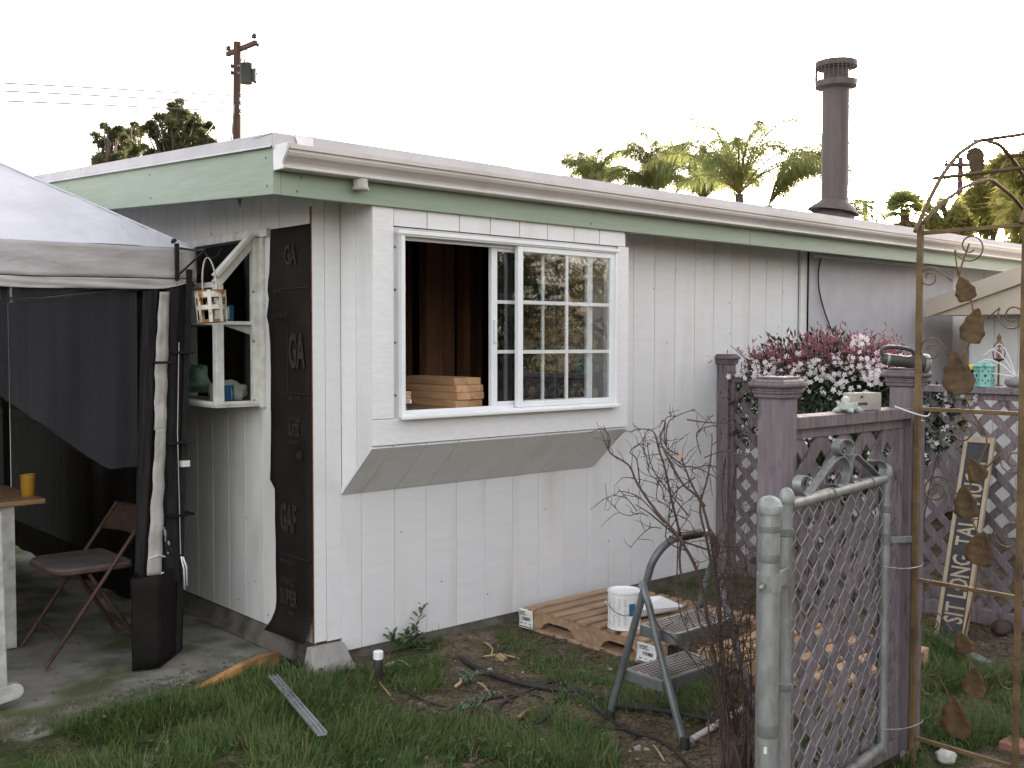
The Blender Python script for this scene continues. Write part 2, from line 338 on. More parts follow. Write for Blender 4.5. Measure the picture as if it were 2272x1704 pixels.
M['cream_metal'] = pmat('chipped_cream_enamel', (.66,.64,.56), (.55,.52,.43), scale=20, rough=.5, metal=.1, c3=(.30,.13,.035), s3=14, lo3=.54, hi3=.64)
M['rust_bright'] = pmat('orange_rust', (.33,.15,.04), (.20,.09,.03), scale=20, rough=.8)
M['navy'] = pmat('sign_navy', (.026,.026,.030), (.042,.041,.045), scale=12, rough=.7)
M['sign_cream'] = pmat('sign_cream', (.36,.295,.205), (.27,.22,.15), scale=12, rough=.7)
M['shade'] = pmat('shade_cloth', (.57,.555,.58), (.51,.50,.53), scale=5, rough=.8)
M['beige'] = pmat('beige_paint', (.52,.45,.36), (.46,.40,.32), scale=4, rough=.7)
M['door_dk'] = pmat('dark_door', (.10,.05,.03), (.07,.035,.022), scale=8, stretch=(3,3,.3), rough=.6)
M['alu'] = pmat('bare_metal_angle', (.55,.56,.57), (.42,.43,.44), scale=12, rough=.4, metal=.6)
M['yellow'] = pmat('yellow_paint', (.6,.42,.04), rough=.5)
M['water_grey'] = pmat('toy_grey', (.2,.22,.23), (.15,.16,.17), scale=10, rough=.5)
M['glass'] = glass('window_glass', (.965,.975,.97), refl=1.45)
M['glass_plain'] = glass('old_glass', (.80,.84,.82), .7)
# ------------------------------------------------------------------ ground
def fbm(x, y, s): return noise.fractal(Vector((x*s, y*s, 3.7)), 1.0, 2.0, 4)
def gh(x, y):
    h = GZ + 0.012*fbm(x, y, 1.6) + 0.008*fbm(x+9, y, 6.0)
    e = min(1.0, max(0.0, (x+0.25)/0.5))
    return h
def inpoly(x, y, P):
    c = False; j = len(P)-1
    for i in range(len(P)):
        xi, yi = P[i]; xj, yj = P[j]
        if (yi > y) != (yj > y) and x < (xj-xi)*(y-yi)/(yj-yi)+xi: c = not c
        j = i
    return c
def pz(*pts): return [tuple(gz(a, b).xy) for a, b in pts]
LAWN = [  # (outline on the ground, blades per m2, blade length)
    (pz((-900,1640),(60,1640),(210,1592),(330,1560),(470,1525),(600,1492),(690,1500),(780,1520),(860,1545),(950,1580),(1120,1610),(1260,1640),(1330,1720),(1300,2600),(-2500,2600)), 11500, .085),
    (pz((660,1470),(760,1475),(840,1485),(960,1530),(900,1560),(740,1530)), 6500, .07),
    (pz((840,1405),(900,1385),(960,1420),(985,1500),(960,1545),(900,1530),(850,1480)), 6000, .09),
    (pz((1080,1400),(1160,1390),(1300,1430),(1420,1480),(1400,1525),(1280,1530),(1130,1470)), 3200, .05),
    (pz((1210,1510),(1330,1500),(1420,1540),(1560,1540),(1640,1560),(1640,1610),(1440,1590),(1260,1570)), 3800, .07),
    (pz((1160,1600),(1260,1590),(1330,1640),(1400,1720),(1200,1720)), 6000, .12),
    (pz((1420,1480),(1640,1470),(1800,1560),(2000,1600),(1960,1720),(1740,1720),(1640,1640),(1500,1560)), 3600, .06),
    (pz((2030,1380),(2080,1420),(2180,1490),(2290,1500),(2290,1640),(2180,1660),(2100,1720),(1990,1720)), 9500, .11),
    (pz((1500,1290),(1640,1270),(1760,1330),(1700,1370),(1540,1330)), 1800, .05),
]
EDGE = [(-900,1660),(-200,1655),(60,1640),(140,1612),(230,1588),(330,1556),(430,1534),(520,1512),(600,1490),(650,1470),(672,1450)]
EDGEP = [gz(a, b).xy for a, b in EDGE]
def inslab(x, y):
    if x > -.08: return False
    for i in range(len(EDGEP)-1):
        a, b = EDGEP[i], EDGEP[i+1]
        if min(a.x,b.x) <= x <= max(a.x,b.x):
            return y > a.y+(b.y-a.y)*(x-a.x)/(b.x-a.x+1e-9)+.10
    return y > .3
def axis(lo, hi, step, far):
    a = list(np.arange(lo, hi+1e-6, step)); s = step; x = lo; left = []
    while x > -far: s *= 1.5; x -= s; left.append(x)
    s = step; x = hi; rt = []
    while x < far: s *= 1.5; x += s; rt.append(x)
    return left[::-1]+a+rt
gxs = axis(-3.2, 4.4, .05, 260.0); gys = axis(-4.2, 1.6, .05, 260.0)
vs = []; green = []
for yy in gys:
    for xx in gxs:
        near = -4 < xx < 6 and -6 < yy < 3
        z = gh(xx, yy) if near else GZ
        if yy > .05 and xx > .1 or inslab(xx, yy): z = GZ-.03
        vs.append((xx, yy, z))
        g = 0.0
        if near:
            for P, d, L in LAWN:
                if inpoly(xx+.05*fbm(xx, yy, 5), yy+.05*fbm(yy, xx+4, 5), P): g = max(g, min(1, d/7000))
        else: g = .7
        green.append(g)
nx = len(gxs); fs = [(j*nx+i, j*nx+i+1, (j+1)*nx+i+1, (j+1)*nx+i) for j in range(len(gys)-1) for i in range(nx-1)]
gm = bpy.data.materials.new('ground_soil'); gm.use_nodes = True; nt = gm.node_tree; b = nt.nodes['Principled BSDF']; b.inputs['Roughness'].default_value = .95; b.inputs['Specular IOR Level'].default_value = .2
tc = nd(nt, 'ShaderNodeTexCoord'); at = nd(nt, 'ShaderNodeAttribute', attribute_name='turf')
def gnoise(sc, det=6):
    n = nd(nt, 'ShaderNodeTexNoise'); n.inputs['Scale'].default_value = sc; n.inputs['Detail'].default_value = det; nt.links.new(tc.outputs['Object'], n.inputs['Vector']); return n
def ramp(n, cols):
    r = nd(nt, 'ShaderNodeValToRGB'); e = r.color_ramp.elements
    for i, (p, c) in enumerate(cols):
        if i < 2: el = e[i]
        else: el = e.new(p)
        el.position = p; el.color = (*c, 1)
    nt.links.new(n.outputs['Fac'], r.inputs['Fac']); return r
n1 = gnoise(7, 8); soil = ramp(n1, [(.28, (.058,.050,.030)), (.5, (.125,.100,.064)), (.72, (.21,.17,.115))])
n2 = gnoise(26, 6); thatch = ramp(n2, [(.3, (.026,.038,.012)), (.52, (.055,.070,.022)), (.75, (.13,.115,.052))])
n3 = gnoise(5, 5); ma = nd(nt, 'ShaderNodeMath', operation='ADD'); mb_ = nd(nt, 'ShaderNodeMapRange'); mb_.inputs['From Min'].default_value = .4; mb_.inputs['From Max'].default_value = .7; mb_.inputs['To Min'].default_value = -.35; mb_.inputs['To Max'].default_value = .45
nt.links.new(n3.outputs['Fac'], mb_.inputs['Value']); nt.links.new(at.outputs['Fac'], ma.inputs[0]); nt.links.new(mb_.outputs[0], ma.inputs[1]); ma.use_clamp = True
mx = nd(nt, 'ShaderNodeMix', data_type='RGBA'); nt.links.new(ma.outputs[0], mx.inputs['Factor']); nt.links.new(soil.outputs[0], mx.inputs['A']); nt.links.new(thatch.outputs[0], mx.inputs['B'])
n5 = gnoise(75, 6); m5 = nd(nt, 'ShaderNodeMapRange'); m5.inputs['From Min'].default_value = .3; m5.inputs['From Max'].default_value = .7; m5.inputs['To Min'].default_value = .45; m5.inputs['To Max'].default_value = 1.55
nt.links.new(n5.outputs['Fac'], m5.inputs['Value']); h5 = nd(nt, 'ShaderNodeHueSaturation'); nt.links.new(m5.outputs[0], h5.inputs['Value']); nt.links.new(mx.outputs['Result'], h5.inputs['Color'])
nt.links.new(h5.outputs[0], b.inputs['Base Color'])
n4 = gnoise(90, 5); bp = nd(nt, 'ShaderNodeBump'); bp.inputs['Strength'].default_value = 1.0; bp.inputs['Distance'].default_value = .025
nt.links.new(n4.outputs['Fac'], bp.inputs['Height']); nt.links.new(bp.outputs[0], b.inputs['Normal'])
gb = MB(); gb.v = vs; gb.f = fs; gb.m = [0]*len(fs)
ground = gb.build('ground', gm, smooth=True, kind='structure')
att = ground.data.attributes.new('turf', 'FLOAT', 'POINT'); att.data.foreach_set('value', green)

# patio slab: worn concrete with a ragged mossy edge towards the lawn
pm = MB()
ep = EDGEP
top = []
for i in range(len(ep)-1):
    for k in range(6):
        p = ep[i].lerp(ep[i+1], k/6); top.append(V(p.x+.02*fbm(p.x*3, p.y*3, 2), p.y+.03*fbm(p.x*3+5, p.y*3, 2), GZ+.004))
top += [V(-.005,-.02,GZ+.004), V(-.005,9,GZ+.004), V(-9,9,GZ+.004), V(-9,ep[0].y,GZ+.004)]
pm.prism(top, V(0,0,-.1))
m = pmat('patio_concrete', (.27,.26,.215), (.17,.165,.135), scale=7, rough=.92, bump=.9, bscale=120, bdist=.010, c3=(.090,.100,.040), s3=3.4, lo3=.46, hi3=.62, detail=9)
pm.build('patio', m, kind='structure')

# ------------------------------------------------------------------ house
house = empty('house', (0, 0, GZ), 'white timber-sided bungalow with pale green fascia, a bay window and low flat roof', 'house')
RS = 0.06                                                  # roof slope
def soff(y): return 2.335 + RS*(y+.3)
BX0, BX1, BY, BZ, BZW = .157, 1.90, -.265, 1.022, .777     # bay window box
# front siding boards
groove = [0.07+0.2*k for k in range(70)]
cuts = [0.0]+[g for g in groove if g < 4.05]+[4.07]
def sboard(x0, x1, z0, z1, zb=None):
    mb = MB(); g = .0028 if x0 < 2.2 else .0065
    xs0, xs1 = x0+g*.35, x1-g*.35
    mb.prism([V(xs0,.012,z0), V(xs1,.012,z0), V(xs1,.012,z1), V(xs0,.012,z1)], V(0,-.012,0))
    return mb.build('siding_board', M['siding'], house, bevel=.0028)
for i in range(len(cuts)-1):
    a, b2 = cuts[i], cuts[i+1]
    if b2-a < .01: continue
    if i == 0: sboard(a-.0028, b2, .06, 2.30); continue
    zlo = -.012
    segs = [(a, b2)]
    if a < BX0 < b2: segs = [(a, BX0), (BX0, b2)]
    if a < BX1 < b2: segs = [(a, BX1), (BX1, b2)]
    for (s0, s1) in segs:
        inbay = BX0-.001 <= s0 and s1 <= BX1+.001
        z0 = .055 if s1 <= .16 else zlo
        e0 = 0 if s0 == a else -.001; e1 = 0 if s1 == b2 else .001
        sboard(s0+e0, s1+e1, z0, BZW+.02 if inbay else 2.30)
MB().box(-.004, 0.0, -.001, .012, .06, 2.14).build('raw_board_edge', M['raw_edge'], house)
sh = MB()   # sheathing behind the boards, with the bay and the garden window left open
for (x0, x1, z0, z1) in ((.004, BX0, .06, 2.32), (BX0, BX1, 0, BZW+.02), (BX1, 4.6, 0, 2.32), (4.6, 14, 0, 2.32)): sh.box(x0, x1, .0125, .05, z0, z1)
for (y0, y1, z0, z1) in ((.05, .5, .06, 2.33), (.5, 1.35, .06, 1.19), (.5, 1.35, 2.03, 2.4), (1.35, 9, .06, 2.38)): sh.box(.0125, .05, y0, y1, z0, z1)
sh.box(13.96, 14, .05, 9, 0, 2.4); sh.box(.05, 14, 8.95, 9, 0, 2.35)
sh.build('sheathing', M['siding_old'], house)
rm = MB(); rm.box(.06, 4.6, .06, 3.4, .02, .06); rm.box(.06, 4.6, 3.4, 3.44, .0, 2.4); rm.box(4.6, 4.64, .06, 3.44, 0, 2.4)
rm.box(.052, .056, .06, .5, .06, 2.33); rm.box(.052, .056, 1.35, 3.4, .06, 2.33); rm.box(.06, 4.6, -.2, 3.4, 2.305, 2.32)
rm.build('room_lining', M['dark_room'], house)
for (xa, xb, py) in ((948, 983, 1.25), (984, 1009, 1.3), (1031, 1044, 1.25), (905, 915, 1.6), (1060, 1070, 1.9)):
    a = gy(xa, 700, py); b2 = gy(xb, 700, py)
    MB().box(a.x, b2.x, py, py+.09, .06, 2.30).build('stud', M['stud'], house, bevel=.003)
fd = MB(); fd.box(.012, 13.9, .008, .2, -.3, -.014); fd.box(.008, .2, .2, 9, -.3, .054); fd.prism([V(.012,.20,.054), V(.012,9,.054), V(-.035,9,-.05), V(-.035,.16,-.05)], V(.1,0,-.05)); fd.box(.02,.2,.02,.2,-.3,.05)
fd.build('foundation', M['found'], house)
# left wall siding
lg = [0.0, .305, .495]+[.495+.19*k for k in range(1, 45)]
def lboard(y0, y1, z0, z1a, z1b):
    g = .0028; mb = MB()
    g *= .4; mb.prism([V(.012,y0+g,z0), V(.012,y1-g,z0), V(.012,y1-g,z1b), V(.012,y0+g,z1a)], V(-.012,0,0)); return mb.build('siding_board', M['siding_old'], house, bevel=.003)
for i in range(len(lg)-1):
    a, b2 = lg[i], lg[i+1]
    zt = lambda y: soff(y)-.012 if y < 4.5 else soff(9-y)-.012
    if b2 > .5 and a < 1.34 and a > .49:
        lboard(a, b2, .056, 1.185, 1.185); lboard(a, b2, 2.075, zt(a), zt(b2))
    else: lboard(a, b2, .056, zt(a), zt(b2))
nh = MB()
for (px, py) in ((1548,575),(1618,672),(1702,582),(1728,590),(1728,725),(1737,648),(1620,740),(1570,790),(1500,600),(1450,640),(1690,780),(1750,590),(1480,760),(980,1290),(1082,1318),(890,1180),(1210,1130),(1350,1200)):
    p = gy(px, py, 0); nh.lathe([(.004,0),(.0035,.0015),(0,.002)], V(p.x,-.0005,p.z), 7, ax=(0,-1,0))
for (px, py) in ((548,1150),(566,1290),(530,1330),(596,1365),(470,520),(585,560),(570,640)):
    p = gx(px, py, 0); nh.lathe([(.0045,0),(.004,.0015),(0,.002)], V(-.0005,p.y,p.z), 7, ax=(-1,0,0))
nh.build('nail_head', M['twig'], house, kind='stuff')
# roof slab, fascias, metal edges
rb = MB(); t = .042
for (y0, y1, z0, z1) in ((-.3, 4.5, soff(-.3), soff(4.5)), (4.5, 9.3, soff(4.5), soff(-.3))):
    rb.prism([V(-.33,y0,z0), V(-.33,y1,z1), V(-.33,y1,z1+t), V(-.33,y0,z0+t)], V(14.2,0,0))
rb.prism([V(10.3,-.2,2.42), V(13.8,-.2,2.42), V(12.0,-.2,2.80)], V(0,5,.1))
rb.build('roof', M['roof'], house)
for xa, xb in ((-.3295, 3.048), (3.051, 8.2), (8.203, 13.8)): MB().box(xa, xb, -.30, -.262, 2.131, 2.334).build('fascia_board', M['green'], house, bevel=.003)
nh = MB()
for k in range(0, 12, 3):
    for z in (2.155, 2.215): nh.lathe([(.006,0),(.005,.002),(0,.0025)], (-.25+.61*k+.02*(z > 2.2), -.3005, z), 7, ax=(0,-1,0)); 
    y = -.25+.41*k; nh.lathe([(.006,0),(.005,.002),(0,.0025)], (-.3665, y, 2.17+RS*(y+.3)), 7, ax=(-1,0,0)); nh.lathe([(.006,0),(.005,.002),(0,.0025)], (-.3665, y+.01, 2.29+RS*(y+.3)), 7, ax=(-1,0,0))
nh.build('nail_head', M['galv_dk'], house, kind='stuff')
lf = MB(); lf.prism([V(-.366,-.302,2.131), V(-.366,4.5,2.131+RS*4.8), V(-.366,4.5,soff(4.5)), V(-.366,-.302,soff(-.302))], V(.036,0,0))
lf.prism([V(-.366,4.502,2.131+RS*4.8), V(-.366,9.3,2.131), V(-.366,9.3,2.335), V(-.366,4.502,soff(4.5))], V(.036,0,0)); lf.build('fascia_board', M['green'], house, bevel=.003)
for (ya, yb) in ((-.31, 1.98), (1.972, 4.5)):              # galvanised edge strips with a drip lip, lapped
    e = .0015 if ya > 0 else 0
    mb = MB(); mb.prism([V(-.373-e,ya,soff(ya)+.002), V(-.373-e,yb,soff(yb)+.002), V(-.373-e,yb,soff(yb)+t+.012), V(-.373-e,ya,soff(ya)+t+.012)], V(.004,0,0))
    mb.prism([V(-.386,ya,soff(ya)-.006), V(-.386,yb,soff(yb)-.006), V(-.373,yb,soff(yb)+.006), V(-.373,ya,soff(ya)+.006)], V(.003,0,0))
    mb.prism([V(-.373-e,ya,soff(ya)+t+.012), V(-.373-e,yb,soff(yb)+t+.012), V(-.20,yb,soff(yb)+t+.003), V(-.20,ya,soff(ya)+t+.003)], V(0,0,.002))
    mb.build('edge_flashing', M['flash'], house)
for k, (xa, xb) in enumerate(((-.373,-.24), (-.252, .98), (.97, 3.4), (3.39, 5.9), (5.89, 9), (8.99, 13.8))):
    e = .0015*(k % 2); mb = MB(); mb.box(xa, xb, -.3125-e, -.3085, 2.325, 2.392+.003*(k % 2)); mb.box(xa, xb, -.3085, -.14, 2.384+t*.0, 2.3865+.003*(k % 2))
    mb.build('edge_flashing', M['flash'], house)
mb = MB(); mb.prism([V(-.268,-.318,2.332), V(-.18,-.318,2.333), V(-.18,-.318,2.388), V(-.275,-.318,2.396), V(-.258,-.319,2.362)], V(0,-.003,0)); mb.build('flashing_patch', M['gutter_white'], house)
gp = [(-.306,2.318),(-.306,2.234),(-.366,2.234),(-.374,2.238),(-.374,2.246),(-.366,2.252),(-.372,2.262),(-.388,2.276),(-.404,2.286),(-.412,2.298),(-.413,2.312),(-.423,2.312),(-.425,2.331),(-.414,2.333),(-.414,2.326),(-.408,2.315),(-.405,2.30),(-.398,2.292),(-.382,2.282),(-.366,2.268),(-.360,2.24),(-.312,2.24),(-.312,2.318)]
gutter = MB().prism([V(-.352,y,z) for y, z in gp], V(14.1,0,0)).build('gutter', M['gutter'], house)
cp = [(-.303,2.336),(-.428,2.336),(-.416,2.300),(-.404,2.284),(-.386,2.268),(-.376,2.252),(-.378,2.231),(-.303,2.231)]
MB().prism([V(-.356,y,z) for y, z in cp], V(-.010,0,0)).build('end_cap', M['gutter_white'], gutter, bevel=.002)
mb = MB(); q = gy(800, 400, -.34); mb.lathe([(.036,2.185),(.038,2.188),(.038,2.196),(.034,2.198),(.034,2.2335)], (q.x,-.338,0), 18); mb.build('drain_outlet', M['white_worn'], gutter, smooth=True, auto=40)
# gravel crumbs along the roof edge
gr = MB()
for k in range(260):
    if k < 120: x, y = -.36+random.random()*.3, -.28+random.random()*5
    else: x, y = -.35+random.random()*8, -.29+random.random()*.15
    z = soff(y)+t+.014; s = random.uniform(.004, .010); gr.obox(V(x,y,z), V(s,0,s*.3), V(0,s*.8,0), V(-s*.3,0,s*.7))
gr.build('roof_gravel', M['roof'], house, kind='stuff')
# ------------------------------------------------------------------ bay window
bay = MB().box(BX0+.02, BX1-.02, BY+.03, .25, 1.09, 1.128).build('bay_window', M['trim'], house)
def bpart(mb, name='trim_board', mat='trim', bev=.002): return mb.build(name, M[mat], bay, bevel=bev)
for (y0, y1) in ((BY, -.134), (-.130, -.0005)):
    zb = lambda y: BZ+(BZW-BZ)*(y-BY)/(-BY)
    for X, dx in ((BX0, .012), (BX1, -.012)):
        bpart(MB().prism([V(X,y0,zb(y0)), V(X,y1,zb(y1)), V(X,y1,2.30), V(X,y0,2.30)], V(dx,0,0)), 'side_board', 'siding')
bpart(MB().box(BX0-.004, .270, BY-.018, BY-.001, 1.1425, 2.2))
bpart(MB().box(1.822, BX1+.01, BY-.016, BY-.001, 1.1425, 2.046))
bpart(MB().box(BX0-.004, BX1+.004, BY-.020, BY-.001, BZ-.004, 1.140))
bg = [.2725, .47, .67, .87, 1.07, 1.27, 1.47, 1.67, 1.88]
for i in range(8): bpart(MB().box(bg[i]+.0025, bg[i+1]-.0025, BY-.014, BY-.001, 2.048, 2.25), 'top_board', 'siding')
bl = [BX0-.012, .27]+[.27+.2*k for k in range(1, 8)]+[BX1+.012]
nrm = V(0, BZW-BZ, -(-BY)).normalized()*.014
for i in range(len(bl)-1):
    a, b2 = bl[i]+.002, bl[i+1]-.002
    bpart(MB().prism([V(a,BY-.004,BZ-.006), V(b2,BY-.004,BZ-.006), V(b2,-.001,BZW-.004), V(a,-.001,BZW-.004)], nrm), 'underside_board', 'siding')
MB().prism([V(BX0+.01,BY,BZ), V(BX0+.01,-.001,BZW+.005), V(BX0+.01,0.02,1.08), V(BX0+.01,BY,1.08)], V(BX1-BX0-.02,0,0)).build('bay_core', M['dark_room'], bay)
# ------------------------------------------------------------------ sliding window
win = MB(); WX0, WX1, WZ0, WZ1, WY = .303, 1.800, 1.142, 2.022, -.283
def ring(mb, x0, x1, z0, z1, w, y0, y1, wb=None, wt=None):
    wb = wb or w; wt = wt or w
    mb.box(x0, x0+w, y0, y1, z0, z1); mb.box(x1-w, x1, y0, y1, z0, z1); mb.box(x0+w, x1-w, y0, y1, z0, z0+wb); mb.box(x0+w, x1-w, y0, y1, z1-wt, z1)
ring(win, WX0, WX1, WZ0, WZ1, .020, WY-.020, WY+.075)
window = win.build('window', M['frame_white'], house, bevel=.002)
fin = MB(); ring(fin, WX0-.030, WX1+.018, WZ0-.028, WZ1+.022, .034, BY-.006, BY-.002); fin.build('nail_fin', M['flash'], window)
nl = MB()
for x in (.34, .58, .82, 1.06, 1.3, 1.54, 1.76): nl.lathe([(.006,0),(.006,.004),(0,.005)], (x, BY-.006, WZ0-.016), 8, ax=(0,-1,0))
for z in (1.25, 1.5, 1.75, 1.95): nl.lathe([(.006,0),(.006,.004),(0,.005)], (WX0-.018, BY-.006, z), 8, ax=(0,-1,0))
nl.build('nail', M['galv_dk'], window, kind='stuff')
sl_ = MB(); sl_.box(WX0-.01, WX1+.002, WY-.050, WY-.0205, WZ0-.006, WZ0+.012); sl_.build('sill', M['frame_white'], window, bevel=.004)
hd = MB(); hd.box(WX0-.02, WX1+.006, WY-.028, WY-.0205, WZ1-.012, WZ1+.006); hd.build('head_trim', M['frame_white'], window, bevel=.002)
for za in (WZ0+.02, WZ1-.036): MB().box(WX0+.02, WX1-.02, WY+.022, WY+.030, za, za+.014).build('track', M['frame_white'], window)
ZA, ZB = WZ0+.021, WZ1-.021
def sash(name, x0, x1, y0, y1, sw, mat='frame_white'):
    s_ = MB(); ring(s_, x0, x1, ZA, ZB, sw, y0, y1, sw*.8, sw*.8); o = s_.build(name, M[mat], window, bevel=.003)
    return o
fx0, fx1 = 1.045, 1.780
sash('fixed_sash', fx0, fx1, WY-.012, WY+.016, .036)
sx0, sx1 = .905, 1.650
sash('sliding_sash', sx0, sx1, WY+.036, WY+.062, .040)
def muntins(x0, x1, y, sw):
    xm = (x0+x1)/2
    MB().box(xm-.009, xm+.009, y-.005, y+.005, ZA+sw*.8, ZB-sw*.8).build('muntin', M['frame_white'], window)
    h = (ZB-ZA-1.6*sw)/3
    for k in (1, 2):
        z = ZA+sw*.8+h*k; MB().box(x0+sw, xm-.0095, y-.005, y+.005, z-.009, z+.009).build('muntin', M['frame_white'], window)
        MB().box(xm+.0095, x1-sw, y-.005, y+.005, z-.009, z+.009).build('muntin', M['frame_white'], window)
    MB().box(x0+sw*.9, x1-sw*.9, y-.0015-.006, y+.0015-.006, ZA+sw*.7, ZB-sw*.7).build('pane', M['glass'], window)
muntins(fx0, fx1, WY+.004, .036); muntins(sx0, sx1, WY+.050, .040)
MB().box(sx0+.012, sx0+.026, WY+.022, WY+.0355, 1.50, 1.62).build('latch', M['frame_white'], window, bevel=.003)
# ------------------------------------------------------------------ roofing felt at the stripped corner
fl = [(608,492),(606,560),(603,620),(599,634),(603,664),(599,703),(603,706),(607,760),(608,850),(609,960),(606,1073),(617,1078),(618,1140),(619,1240),(621,1330),(624,1376)]
P = [gx(a, b, -.006) for a, b in fl]
felt = MB(); nrow = 46; nc = 6
def fpt(u, v):
    z = 2.060 + (.085-2.060)*v
    # left edge by interpolation
    yl = P[-1].y
    for i in range(len(P)-1):
        if P[i].z >= z >= P[i+1].z or (i == 0 and z > P[0].z):
            k = (P[i].z-z)/max(1e-4, P[i].z-P[i+1].z); yl = P[i].y+(P[i+1].y-P[i].y)*max(0, min(1, k)); break
    y = yl*(1-u)+.0*u
    bulge = .002*math.sin(z*7+u*2)+.002*fbm(y*4, z*3, 2)
    lift = .012*(1-u)**3
    if v > .93:
        w = (v-.93)/.07; lift += .05*w*w; y += .05*w*w*(1-u); z -= .02*w
    return V(-.006-.004-abs(bulge)-lift, y, z)
felt.grid(fpt, nc, nrow)
tarp = felt.build('tar_paper', M['felt'], house, smooth=True, solid=.002)
def fl_text(body, px, py, hpx, xs=1.0, bold=.0):
    p = gx(px, py, -.022); d = (p-CP).dot(cf); s = hpx/FPX*d/.72
    text_obj(body, s, frame(V(-.022, p.y, p.z), (0,-1,0), (0,0,1)), M['felt_ink'], tarp, bold=bold*s, xs=xs)
fl_text('GA', 630, 588, 44, .60, .02); fl_text('GA', 640, 814, 76, .46, .03)
fl_text('ASPHALT', 607, 652, 9, .82); fl_text('SATURATED', 606, 706, 11, .75); fl_text('GAF CENTER', 640, 888, 10, .62)
fl_text('SHINGLE', 640, 935, 15, .62); fl_text('SUPER', 640, 966, 28, .42, .03); fl_text('LEATHERBACK', 641, 984, 8, .52); fl_text('60', 658, 1018, 18, .9, .03)
fl_text('GAF', 622, 1175, 62, .44, .03); fl_text('SUPER', 622, 1335, 34, .55, .03); fl_text('SHINGLE', 622, 1292, 15, .75); fl_text('MANUFACTURING', 622, 1248, 10, .5); fl_text('60', 640, 1372, 18, .9, .03)
ln = MB()
for (py) in (643, 872, 1226): a = gx(606 if py < 700 else 640 if py < 1000 else 621, py, -.022); ln.box(-.0226,-.022, .004, a.y, a.z-.002, a.z+.002)
a = gx(637, 715, -.022); b2 = gx(637, 870, -.022); ln.box(-.0226,-.022, a.y-.002, a.y+.002, b2.z, a.z)
ln.build('printed_rule', M['felt_ink'], tarp)
# ------------------------------------------------------------------ garden window on the left wall
GX, G0, G1 = -.245, .500, 1.350
gw = MB(); gw.box(GX-.012, .01, G0-.012, G1+.012, 1.176, 1.200); gw.box(GX-.018, GX+.01, G0-.016, G1+.016, 1.186, 1.206); gw.box(GX+.01, .01, G0-.018, G0+.005, 1.188, 1.206)
gwin = gw.build('garden_window', M['frame_old'], house, bevel=.003)
def g_(mb, name, mat='frame_old', bev=.003): return mb.build(name, M[mat], gwin, bevel=bev)
for y in (G0, G1-.042): g_(MB().box(GX, GX+.042, y, y+.042, 1.206, 1.786), 'corner_post')
for y in (G0-.012, G1-.03): g_(MB().box(-.048, -.001, y, y+.042, 1.206, 2.03), 'jamb')
g_(MB().box(GX+.002, .012, G0+.002, G1-.002, 1.588, 1.606), 'shelf')
for y in (G0+.03, G1-.05): g_(MB().prism([V(-.012,y,1.587), V(GX+.05,y,1.587), V(-.012,y,1.53)], V(0,.014,0)), 'shelf_bracket')
g_(MB().bar(V(GX+.012,G0+.021,1.79), V(-.03,G0+.021,2.02), .045, .040, (0,0,1)), 'sloping_rail')
g_(MB().bar(V(GX+.012,G1-.021,1.79), V(-.03,G1-.021,2.02), .045, .040, (0,0,1)), 'sloping_rail')
g_(MB().bar(V(GX-.006,G0-.004,1.826), V(-.05,G0-.004,2.045), .05, .022, (0,0,1)), 'vent_sash')
g_(MB().bar(V(GX-.006,G1+.004,1.826), V(-.05,G1+.004,2.045), .05, .022, (0,0,1)), 'vent_sash')
g_(MB().box(GX, GX+.03, G0+.043, G1-.043, 1.772, 1.80), 'cross_rail')
g_(MB().box(-.022, -.0005, G0-.10, G1+.10, 2.030, 2.074), 'head_trim'); g_(MB().box(-.020, -.0005, G0-.048, G0-.013, 1.17, 2.029), 'side_trim')
g_(MB().quad(V(GX+.02,G0+.04,1.80), V(GX+.02,G1-.04,1.80), V(-.035,G1-.04,2.025), V(-.035,G0+.04,2.025)), 'pane', 'glass_plain', 0)
g_(MB().box(GX+.018, GX+.022, G0+.042, G1-.042, 1.207, 1.771), 'pane', 'glass_plain', 0)
g_(MB().quad(V(GX+.042,G0+.02,1.207), V(-.048,G0+.02,1.207), V(-.048,G0+.02,1.587), V(GX+.042,G0+.02,1.587)), 'pane', 'glass_plain', 0)
g_(MB().add([V(GX+.042,G0+.02,1.607), V(-.048,G0+.02,1.607), V(-.048,G0+.02,1.99), V(GX+.042,G0+.02,1.80)], [(0,1,2,3)]), 'pane', 'glass_plain', 0)
for z in (1.2, 1.5, 1.75): g_(MB().box(-.0485,-.042,G0-.0125,G0+.0,z,z+.012), 'hinge', 'galv_dk', 0)
# second window and a door further along the left wall, seen through the netting
for (ya, yb, z0, z1, nm) in ((2.2, 3.0, .05, 2.05, 'patio_door'), (3.6, 5.0, .9, 2.05, 'back_window')):
    mb = MB(); mb.box(-.03,-.001,ya,ya+.08,z0,z1); mb.box(-.03,-.001,yb-.08,yb,z0,z1); mb.box(-.03,-.001,ya+.08,yb-.08,z1-.08,z1); mb.box(-.03,-.001,ya+.08,yb-.08,z0,z0+.06)
    w_ = mb.build(nm, M['frame_old'], house, bevel=.003)
    MB().box(-.012,-.002,ya+.08,yb-.08,z0+.06,z1-.08).build('pane', M['glass_plain'], w_)
    MB().box(-.02,-.0125,(ya+yb)/2-.02,(ya+yb)/2+.02,z0+.06,z1-.08).build('mullion', M['frame_old'], w_)
# corner scraps
mb = MB(); a = gx(600, 437, -.30); mb.prism([V(-.29,.20,2.215), V(-.25,.20,2.215), V(-.262,.20,2.13)], V(0,.012,0)); mb.build('bracket', M['galv_dk'], house)
